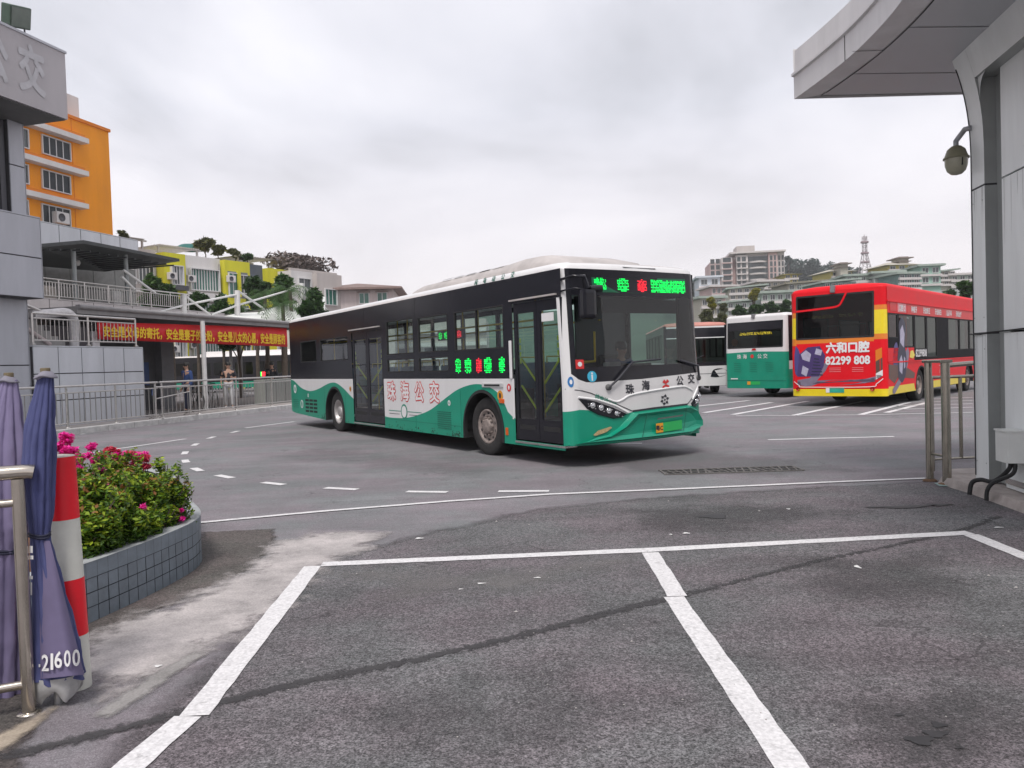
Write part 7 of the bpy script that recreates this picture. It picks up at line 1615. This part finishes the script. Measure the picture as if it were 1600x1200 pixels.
    b = MB(); b.lathe([(.001, .10), (.06, .098), (.09, .07), (.104, .02), (.103, -.02), (.092, -.05), (.085, -.045)], HAIR, 18, 'z', (H[0] - .022, H[1], H[2] + .045), sx=1.05, sy=.92); b.build('hair', root)
    b = MB(); b.lathe([(.001, .022), (.012, .005), (.014, -.012), (0, -.016)], SKIN, 8, 'z', (H[0] + .095, H[1], H[2] - .01)); 
    for s in (-1, 1): b.lathe([(0, .008), (.012, 0), (0, -.008)], HAIR, 8, 'z', (H[0] + .083, H[1] + s * .032, H[2] + .018)); b.lathe([(0, .03), (.016, .01), (.012, -.02), (0, -.028)], SKIN, 8, 'z', (H[0] - .005, H[1] + s * .09, H[2]))
    b.bbox(H[0] + .072, H[0] + .086, H[1] - .025, H[1] + .025, H[2] - .058, H[2] - .050, mat('lips', (.30, .11, .09), .6), .003); b.build('face', root)
    return root
STAND = lambda: dict(pelvis=(0, 0, .95), spine=(0, 0, 1.12), chest=(.01, 0, 1.32), neck=(.01, 0, 1.50), head=(.03, 0, 1.62), shl=(0, .19, 1.40), shr=(0, -.19, 1.40), ell=(-.03, .25, 1.12), elr=(-.03, -.25, 1.12), wrl=(.08, .25, .88), wrr=(.08, -.25, .88), hil=(0, .1, .90), hir=(0, -.1, .90), knl=(.04, .11, .50), knr=(.0, -.11, .50), anl=(-.02, .12, .09), anr=(.02, -.12, .09))
p = gp(359, 638, .15); J = STAND(); J.update(wrl=(.16, .14, 1.16), elr=(-.06, -.27, 1.13), wrr=(.05, -.26, .92), anl=(.14, .12, .09), knl=(.12, .11, .5), anr=(-.14, -.12, .09))
person('person in a dark printed shirt and light grey trousers standing behind the railing', (p.x, p.y, .15), R(-70), J, mat('dark_shirt', (.022, .022, .03), .8, var=.3, scale=14), mat('light_grey_trousers', (.42, .42, .43), .85, var=.08), mat('white_shoe', (.55, .55, .55), .6), sleeve=False)
q = at(302, 600, 27.5); person('person in dark blue clothes standing in the passage left of the white column', (q.x - .2, 27.5, .15), R(-130), STAND(), mat('blue_jacket', (.02, .05, .16), .8, var=.15), mat('navy_trousers', (.015, .02, .05), .8), mat('dark_shoe', (.02, .02, .02), .6))
q = gp(427, 628, .15); J = STAND(); J.update(wrl=(.2, .1, 1.02), wrr=(.2, -.1, 1.0), ell=(.0, .26, 1.14), elr=(.0, -.26, 1.14), anl=(.15, .1, .09), anr=(-.12, -.1, .09))
person('person in a dark top and grey jeans standing near the rear of the green bus', (q.x, q.y, .15), R(-100), J, mat('charcoal_top', (.03, .03, .035), .8, var=.1), mat('grey_jeans', (.16, .17, .20), .85, var=.15), mat('dark_shoe', (.02, .02, .02), .6))
# driver
M_ = mainbus.matrix_basis @ Matrix.Translation((5.18, .72, .42)); dl = M_.translation
J = dict(pelvis=(0, 0, .56), spine=(-.03, 0, .74), chest=(.0, 0, .96), neck=(.02, 0, 1.13), head=(.05, 0, 1.26), shl=(0, .2, 1.03), shr=(0, -.2, 1.03), ell=(.16, .26, .82), elr=(.16, -.26, .82), wrl=(.34, .14, .93), wrr=(.34, -.14, .93), hil=(.04, .1, .52), hir=(.04, -.1, .52), knl=(.46, .13, .53), knr=(.46, -.13, .53), anl=(.5, .13, .10), anr=(.5, -.13, .10))
person('driver in a navy uniform sitting at the wheel of the moving green bus', dl, hd - PI, J, mat('navy_uniform', (.02, .035, .10), .8, var=.1), mat('navy_trousers', (.015, .02, .05), .8), mat('dark_shoe', (.02, .02, .02), .6))
b = MB(); b.bbox(4.92, 5.35, .48, .96, .78, .90, RUBBER, .04); b.bbox(4.86, 4.98, .48, .96, .9, 1.6, RUBBER, .05); b.box(5.0, 5.3, .6, .85, .43, .79, DARK); b.build('driver_seat', mainbus)
# ------------------------------------------------------------------ near left railing
NR = thing('railing', 'close stainless tube railing in front of the folded parasols', 'railing', (-2.22, 3.48, 0), 0, 'stainless railings of the station')
NS = mat('near_stainless', (.52, .47, .41), .22, .92, var=.12, scale=5)
def nl(x, y, Y): q = at(x, y, Y); return (q.x + 2.22, q.y - 3.48, q.z)
pt_ = nl(33, 740, 3.48); b = MB(); b.tube([(0, 0, 0), (0, 0, 1.06)], .028, NS, 16); b.lathe([(.05, 0), (.05, .006), (.03, .012)], NS, 16, 'z'); b.build('post', NR)
b = MB(); b.tube(smooth_pts([(-1.6, -.80, 1.09), (-.8, -.40, 1.09), (-.1, -.05, 1.09), (.02, .01, 1.09), (.055, .028, 1.085)], 4), .033, NS, 16); b.build('top_rail', NR)
b = MB(); b.tube([(-1.6, -.8, .955), (0, 0, .955)], .019, NS, 12); b.build('middle_rail', NR); b = MB(); b.tube([(-1.6, -.8, .135), (0, 0, .135)], .021, NS, 12); b.build('lower_rail', NR)
for k in (1, 2, 3, 4): b = MB(); b.tube([(-.11 * k, -.055 * k, .135), (-.11 * k, -.055 * k, .955)], .013, NS, 10); b.build('bar', NR)
# bollard
BO = thing('bollard', 'red and white striped round bollard beside the blue parasol', 'bollard', (-2.16, 3.76, 0)); BR_ = mat('bollard_red', (.82, .008, .022), .5, var=.07, scale=6); BW_ = mat('bollard_white', (.66, .66, .60), .6, var=.10, scale=7)
tx = -.028; ax = lambda z: (tx * z, .0)
bz = [(0, .26, BW_), (.26, .535, BR_), (.535, .825, BW_), (.825, 1.125, BR_)]
for z0, z1, m_ in bz:
    b = MB(); n = 4; b.tube([(ax(z0)[0], 0, z0), (ax(z1)[0], 0, z1)], .0655 if m_ is BW_ else .0665, m_, 32, cap=False); b.build('painted_band', BO)
b = MB(); b.lathe([(.066, 0), (.064, .006), (.02, .012), (0, .012)], mat('bollard_cap', (.50, .47, .42), .7, var=.2), 24, 'z', (ax(1.125)[0], 0, 1.124)); b.build('cap', BO)
# folded parasols
def parasol(name, label, rows, Yc, m, lining, hem, cap_px, seed, folds=7, text=None, tie_y=None):
    base = at(rows[-1][1] * .5 + rows[-1][2] * .5, rows[-1][0], Yc); o = thing(name, label, 'parasol', (base.x, Yc, 0)); B0 = Vector((base.x, Yc, 0)); rnd = random.Random(seed)
    RW = smooth_pts([tuple(map(float, r_)) for r_ in rows], 8); n = 120; vs = []; cs = []
    ph = [rnd.uniform(0, 6) for _ in range(4)]
    for i, (y, xl, xr) in enumerate(RW):
        a = at(xl, y, Yc); c = at(xr, y, Yc); cen = (a + c) / 2; Rr = (c - a).length / 2; f = i / (len(RW) - 1); cs.append((cen, Rr))
        for k in range(n):
            t = 2 * PI * k / n; s_ = math.sin(folds * t + ph[0] + .6 * math.sin(2 * t + ph[1] + f * 1.5)); pl = 1 - .20 * (1 - abs(s_)) ** 1.5 - .06 * math.sin(3 * t + ph[2] + 4 * f) + .10 * mnoise.noise(Vector((2.2 * math.cos(t), 2.2 * math.sin(t) + seed, y / 38))) + .05 * mnoise.noise(Vector((5 * math.cos(t), 5 * math.sin(t), y / 12 + seed)))
            dy = .75; vs.append(tuple(cen - B0 + Vector((math.cos(t) * Rr * pl, math.sin(t) * Rr * pl * dy, .012 * f * math.sin(5 * t + ph[3]) * (1 if f > .9 else 0)))))
    m_n = len(RW); b = MB(); b.add(vs, [(i * n + k, i * n + (k + 1) % n, (i + 1) * n + (k + 1) % n, (i + 1) * n + k) for i in range(m_n - 1) for k in range(n)], m, True)
    cl = b.build('canopy_cloth', o)
    b = MB(); cen, Rr = cs[-1]; q = []          # pale lining hanging out below the hem
    for j, (dz, sc3) in enumerate(((.02, .97), (-.02, .97), (-.055, .90), (-.075, .70))):
        for k in range(n): t = 2 * PI * k / n; s_ = math.sin(folds * t + ph[0]); q.append(tuple(cen - B0 + Vector((math.cos(t) * Rr * sc3 * (1 - .06 * (1 - abs(s_)) * (j > 0)) * .97, math.sin(t) * Rr * sc3 * .72, dz + (.018 * math.sin(4 * t + 1) + .004 * math.sin(9 * t)) * j * .5))))
    b.add(q, [(i * n + k, i * n + (k + 1) % n, (i + 1) * n + (k + 1) % n, (i + 1) * n + k) for i in range(3) for k in range(n)], lining, True); b.build('lining', o)
    cx_, cy_, cw = cap_px; cp_ = at(cx_, cy_, Yc) - B0; b = MB(); b.lathe([(.0, .012), (cw * .5, .010), (cw, -.008), (cw * 1.02, -.014), (cw * .6, -.02)], mat('parasol_cap', (.20, .19, .23), .7, var=.15), 20, 'z', cp_); 
    b.v = [(x, y, z + .006 * math.sin(9 * x * 8)) for x, y, z in b.v]; b.lathe([(.02, .0), (.021, .026), (.018, .03), (0, .03)], mat('wooden_knob', (.13, .10, .055), .7, var=.2, scale=30), 12, 'z', cp_); b.build('cap', o)
    b = MB(); b.tube([(cp_.x * .1, 0, -.0), tuple(cs[-1][0] - B0 + Vector((0, 0, .05)))], .018, mat('parasol_pole', (.4, .4, .4), .4, .6), 8); b.build('pole', o)
    if tie_y:
        i = min(range(len(RW)), key=lambda j: abs(RW[j][0] - tie_y)); cen, Rr = cs[i]; b = MB()
        for dz in (0, .012): b.tube([tuple(cen - B0 + Vector((math.cos(2 * PI * k / 24) * Rr * 1.0, math.sin(2 * PI * k / 24) * Rr * .78, dz + .006 * math.sin(2 * PI * k / 12)))) for k in range(25)], .006, mat('tie_cord', (.02, .022, .05), .7), 6, cap=False)
        b.build('tie_strap', o)
    return o, B0, RW, cs
PURP = mat('faded_purple_cloth', (.195, .165, .285), .75, var=.16, scale=3, bump=.15, bscale=300); INDI = mat('indigo_cloth', (.058, .066, .175), .75, var=.18, scale=3.5, bump=.15, bscale=300); PUR2 = mat('dusky_purple_cloth', (.135, .113, .205), .75, var=.15, scale=3)
SILV = mat('silver_lining', (.42, .42, .42), .5, .15, var=.2, scale=12)
parasol('folded_parasol', 'faded purple folded parasol cut off at the left edge', [(594, 2, 27), (640, -10, 33), (700, -24, 40), (770, -30, 46), (820, -28, 45), (860, -18, 36), (900, -22, 40), (980, -30, 44), (1050, -36, 44), (1100, -42, 44)], 3.72, PURP, SILV, None, (14, 592, .042), 5, folds=6, tie_y=858)
o, B0, RW, cs = parasol('folded_parasol', 'indigo folded parasol with white phone digits on its hem beside the bollard', [(590, 60, 83), (620, 53, 85), (660, 42, 86), (700, 36, 86), (750, 36, 84), (800, 41, 82), (838, 47, 77), (870, 48, 85), (930, 50, 101), (1000, 50, 119), (1058, 48, 131)], 3.58, INDI, SILV, None, (71, 585, .048), 9, folds=5, tie_y=838)
# lower flap : one faded panel swung to the right, carrying the digits
def flap(x, y, off=0.0):
    f = (y - 845) / (1062 - 845); xl, xr = 53 + f * 0, 78 + f * 54; t = (x - xl) / (xr - xl); q = at(x, y, 3.58 - .018 - .10 * f * math.sin(PI * min(1, max(0, t))) ** .8 - off - .012 * math.sin(t * 9) * f); return tuple(q - B0)
b = MB(); ny, nx = 16, 14; vs = []
for j in range(ny + 1):
    y = 845 + (1062 - 845) * j / ny; f = j / ny
    for i in range(nx + 1): xl, xr = 53, 78 + f * 54; vs.append(flap(xl + (xr - xl) * i / nx, y - (8 * f * (i / nx))))
b.add(vs, [(j * (nx + 1) + i, j * (nx + 1) + i + 1, (j + 1) * (nx + 1) + i + 1, (j + 1) * (nx + 1) + i) for j in range(ny) for i in range(nx)], PUR2, True); b.build('cloth_panel', o)
b = MB(); x_ = 57
for ch, wpx, dy in (('-', 7, -2), ('2', 13, -2), ('1', 5, -4), ('6', 14, -7), ('0', 12, -9), ('0', 14, -10)):
    vs, fs = text_data(ch, 1, .02, 'LEFT'); m0 = min(v[0] for v in vs); w0 = (max(v[0] for v in vs) - m0) or 1
    b.add([flap(x_ + (v[0] - m0) / w0 * wpx * .86, 1050 + dy - v[1] / .70 * 25, .014 + v[2]) for v in vs], fs, WHTP); x_ += wpx + 1
b.build('lettering', o)
b = MB()
for y0, y1, x0, x1 in ((853, 864, 46, 51), (868, 874, 46, 52), (900, 905, 47, 51), (910, 930, 48, 50)): b.add([tuple(at(x, y, 3.50) - B0) for x, y in ((x0, y1), (x1, y1), (x1, y0), (x0, y0))], [(0, 1, 2, 3)], WHTP)
b.build('strap_print', o)
# ------------------------------------------------------------------ planter
PO = smooth_pts([(-2.95, 4.15), (-2.68, 4.55), (-2.56, 5.05), (-2.49, 5.55), (-2.48, 6.0), (-2.60, 6.4), (-2.9, 6.95), (-3.3, 7.7), (-3.75, 8.6), (-4.2, 9.25), (-4.65, 9.5), (-5.1, 9.3), (-5.5, 8.4), (-5.5, 7.0), (-5.1, 5.6), (-4.3, 4.4), (-3.5, 3.95), (-2.95, 4.15)], 6)[:-1]
PLT = mat('planter_tile', (.165, .20, .235), .45, .0, var=.16, scale=7, spec=.5); PLC = mat('planter_cap', (.33, .345, .35), .75, var=.15, scale=9, bump=.2); GRT2 = mat('planter_grout', (.06, .065, .075), .9, var=.2)
pl = thing('planter', 'low curved planter with grey blue tiled wall', 'planter', (-2.8, 5.5, 0)); PV = [Vector((x + 2.8, y - 5.5, 0)) for x, y in PO]; n = len(PV)
cen = sum(PV, Vector()) / n
def off_in(i, d): a, c = PV[i - 1], PV[(i + 1) % n]; t = (c - a).normalized(); nn = Vector((-t.y, t.x, 0)); nn = nn if nn.dot(cen - PV[i]) > 0 else -nn; return PV[i] + nn * d
IN = [off_in(i, .13) for i in range(n)]; OUT = [off_in(i, .006) for i in range(n)]
b = MB(); vs = []
for z, L_ in ((0, OUT), (.372, OUT), (.372, IN), (.2, IN)): vs += [(p.x, p.y, z) for p in L_]
b.add(vs, [(r_ * n + i, r_ * n + (i + 1) % n, (r_ + 1) * n + (i + 1) % n, (r_ + 1) * n + i) for r_ in range(3) for i in range(n)], GRT2); b.build('planter_wall', pl)
per = [0]; 
for i in range(n): per.append(per[-1] + (PV[(i + 1) % n] - PV[i]).length)
def at_s(s_, z, d=0):
    s_ = s_ % per[-1]
    for i in range(n):
        if per[i + 1] >= s_: break
    f = (s_ - per[i]) / (per[i + 1] - per[i]); a = off_in(i, d); c = off_in((i + 1) % n, d); q = a.lerp(c, f); return (q.x, q.y, z)
b = MB(); bc_ = MB(); rnd = random.Random(3); s_ = 0; tw = .094
while s_ < per[-1] - tw:
    for (z0, z1) in ((.003, .095), (.101, .183), (.189, .272)):
        g_ = .003; e_ = rnd.uniform(0, .002); q = [at_s(s_ + g_, z0, -e_), at_s(s_ + tw - g_, z0, -e_), at_s(s_ + tw - g_, z1, -e_), at_s(s_ + g_, z1, -e_)]; b.add(q, [(0, 1, 2, 3)], PLT)
    q = [at_s(s_ + .001, .277, -.004), at_s(s_ + tw - .001, .277, -.004), at_s(s_ + tw - .001, .375, -.004), at_s(s_ + .001, .375, -.004)]; bc_.add(q, [(0, 1, 2, 3)], PLT)
    bc_.add([at_s(s_, .375, -.006), at_s(s_ + tw, .375, -.006), at_s(s_ + tw, .38, .01), at_s(s_, .38, .01), at_s(s_, .378, .14), at_s(s_ + tw, .378, .14)], [(0, 1, 2, 3), (3, 2, 5, 4)], PLC)
    s_ += tw
b.build('tiles', pl); bc_.build('coping', pl)
b = MB(); b.add([(p.x, p.y, .30 + .02 * math.sin(7 * p.x + 3 * p.y)) for p in IN], [tuple(range(n))], mat('red_soil', (.13, .06, .035), .95, var=.35, scale=14, bump=.6, bscale=40)); b.build('soil', pl)
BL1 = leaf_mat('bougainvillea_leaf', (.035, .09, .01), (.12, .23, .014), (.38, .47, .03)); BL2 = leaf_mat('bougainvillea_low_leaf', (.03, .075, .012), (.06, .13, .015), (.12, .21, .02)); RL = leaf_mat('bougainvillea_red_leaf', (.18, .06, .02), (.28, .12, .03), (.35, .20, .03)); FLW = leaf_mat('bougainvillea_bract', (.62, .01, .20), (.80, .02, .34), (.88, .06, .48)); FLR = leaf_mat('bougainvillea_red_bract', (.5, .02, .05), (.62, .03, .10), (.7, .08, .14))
def px3(x, y, Y): q = at(x, y, Y); return (q.x, q.y, q.z)
BU = [('bougainvillea bush with the tall magenta spray just right of the bollard', [(120, 800, 5.0, 26), (140, 770, 5.2, 30), (150, 820, 5.0, 34), (118, 750, 5.4, 22), (132, 850, 4.9, 26)], [(104, 690, 6.2, 15), (97, 682, 6.2, 10), (110, 698, 6.1, 13), (92, 700, 6.2, 11), (126, 716, 6.0, 9), (134, 744, 5.8, 10), (114, 738, 5.8, 11), (112, 706, 6.1, 11), (118, 722, 5.9, 8), (100, 708, 6.2, 7), (124, 730, 5.8, 8)], 1),
      ('bougainvillea bush with small magenta flowers in the middle of the planter', [(175, 790, 5.3, 32), (190, 760, 5.6, 28), (165, 835, 5.1, 26), (200, 815, 5.3, 30), (152, 748, 5.8, 20)], [(142, 698, 6.3, 8), (138, 712, 6.2, 6), (150, 722, 6.0, 10), (158, 734, 5.9, 7), (163, 758, 5.4, 9)], 2),
      ('yellow green leafy bougainvillea bush at the right tip of the planter', [(235, 775, 5.8, 28), (262, 765, 6.0, 22), (282, 770, 6.0, 16), (225, 815, 5.5, 26), (255, 805, 5.8, 22), (285, 790, 6.0, 12), (258, 742, 6.1, 12), (298, 800, 6.0, 6)], [(282, 797, 5.9, 4), (222, 792, 5.4, 5), (284, 812, 5.9, 4)], 3),
      ('bougainvillea bush with red flowers at the back of the planter', [(180, 740, 6.8, 24), (205, 745, 6.8, 20), (160, 745, 6.6, 20), (230, 752, 6.6, 16)], [(178, 716, 7.0, 11), (196, 708, 7.0, 10), (215, 720, 7.0, 10), (228, 726, 7.0, 8), (160, 712, 7.0, 9), (172, 706, 7.0, 10), (184, 708, 7.0, 10), (200, 716, 7.0, 9), (212, 712, 7.0, 10), (222, 710, 7.0, 9), (232, 716, 7.0, 7), (166, 722, 6.9, 8), (190, 722, 6.9, 8), (208, 726, 6.9, 7)], 4),
      ('low dark leaved bougainvillea bush along the planter rim', [(140, 850, 4.95, 16), (172, 842, 5.1, 17), (203, 832, 5.3, 16), (235, 820, 5.6, 15), (262, 812, 5.8, 11), (283, 804, 6.0, 8)], [], 5),
      ('bougainvillea bush behind the parasol and bollard', [(85, 800, 5.2, 40), (60, 780, 5.6, 40), (90, 850, 5.0, 26)], [(80, 735, 5.8, 9)], 6)]
for lb, cl, fl_, sd_ in BU:
    c0 = at(cl[0][0], cl[0][1], cl[0][2]); o = thing('bougainvillea', lb, 'shrub', (c0.x, c0.y, .3), 0, 'bougainvillea bushes in the planter'); rel = lambda q: (q[0] - c0.x, q[1] - c0.y, q[2] - .3)
    rnd = random.Random(sd_); b = MB()
    for (x, y, Y0, r_) in cl:
        e_ = Vector(rel(px3(x, y, Y0)))
        kk = .93 if sd_ == 5 else .5
        for k in range(4): b.tube([(e_.x * kk + rnd.uniform(-.06, .06), e_.y * kk, 0), (e_.x * max(kk, .8), e_.y * max(kk, .8), e_.z * .6), tuple(e_ + Vector((rnd.uniform(-.1, .1), rnd.uniform(-.1, .1), rnd.uniform(0, .12))))], [.008, .006, .003], BARK, 4)
    for (x, y, Y0, r_) in fl_: e_ = Vector(rel(px3(x, y, Y0))); b.tube([(e_.x * .7, e_.y * .7, .1), (e_.x * .9, e_.y, e_.z * .6), tuple(e_)], [.006, .004, .003], BARK, 4)
    b.build('stem', o)
    C3 = [(*rel(px3(x, y, Y0)), r_ * Y0 / F_PX, r_ * Y0 / F_PX * 1.15, r_ * Y0 / F_PX * .85) for x, y, Y0, r_ in cl]
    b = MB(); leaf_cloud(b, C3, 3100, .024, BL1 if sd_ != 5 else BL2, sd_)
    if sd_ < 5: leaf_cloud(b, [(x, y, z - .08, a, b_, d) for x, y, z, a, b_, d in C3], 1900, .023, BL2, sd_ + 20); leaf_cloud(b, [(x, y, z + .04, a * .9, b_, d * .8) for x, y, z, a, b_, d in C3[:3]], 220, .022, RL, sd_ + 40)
    for k in range(14 if sd_ < 5 else 5):      # loose sprigs standing out of the mound
        x, y, z, a, b_, d = rnd.choice(C3); t_ = rnd.uniform(0, 6.28); q = Vector((x + a * math.cos(t_) * .85, y + b_ * math.sin(t_) * .6, z + d * rnd.uniform(.75, 1.25))); e_ = q + Vector((rnd.uniform(-.07, .07), rnd.uniform(-.05, .05), rnd.uniform(.03, .11)))
        b.tube([(x, y, z), tuple(q), tuple(e_)], [.003, .0025, .0015], BARK, 4); leaf_cloud(b, [(*q.lerp(e_, f_), .03, .03, .025) for f_ in (.2, .6, 1)], 24, .022, BL1, int(k + sd_ * 50))
    b.build('foliage', o)
    if fl_:
        b = MB()
        for (x, y, Y0, r_) in fl_:
            for k in range(3): e_ = rel(px3(x + rnd.uniform(-r_, r_) * .5, y + rnd.uniform(-r_, r_) * .5, Y0 + rnd.uniform(-.1, .1))); q = r_ * Y0 / F_PX * .62; leaf_cloud(b, [(*e_, q, q, q * .8)], 75 if r_ > 7 else 26, .021, FLW if (sd_ != 4 or rnd.random() < .45) else FLR, int(x * 7 + k))
        b.build('flowers', o)
# ------------------------------------------------------------------ haze over the distant hillside
hm = bpy.data.materials.new('haze_air'); hm.use_nodes = True; t = hm.node_tree
for n_ in list(t.nodes): t.nodes.remove(n_)
o_ = t.nodes.new('ShaderNodeOutputMaterial'); pv = t.nodes.new('ShaderNodeVolumePrincipled'); pv.inputs['Color'].default_value = (.97, .98, 1, 1); pv.inputs['Density'].default_value = .00050; pv.inputs['Anisotropy'].default_value = .2
t.links.new(pv.outputs[0], o_.inputs['Volume'])
b = MB(); b.box(-310, 490, -70, 530, -3, 75, hm); tag(b.build('haze'), 'thin pale haze lying between the yard and the distant hill', 'haze', kind='stuff')
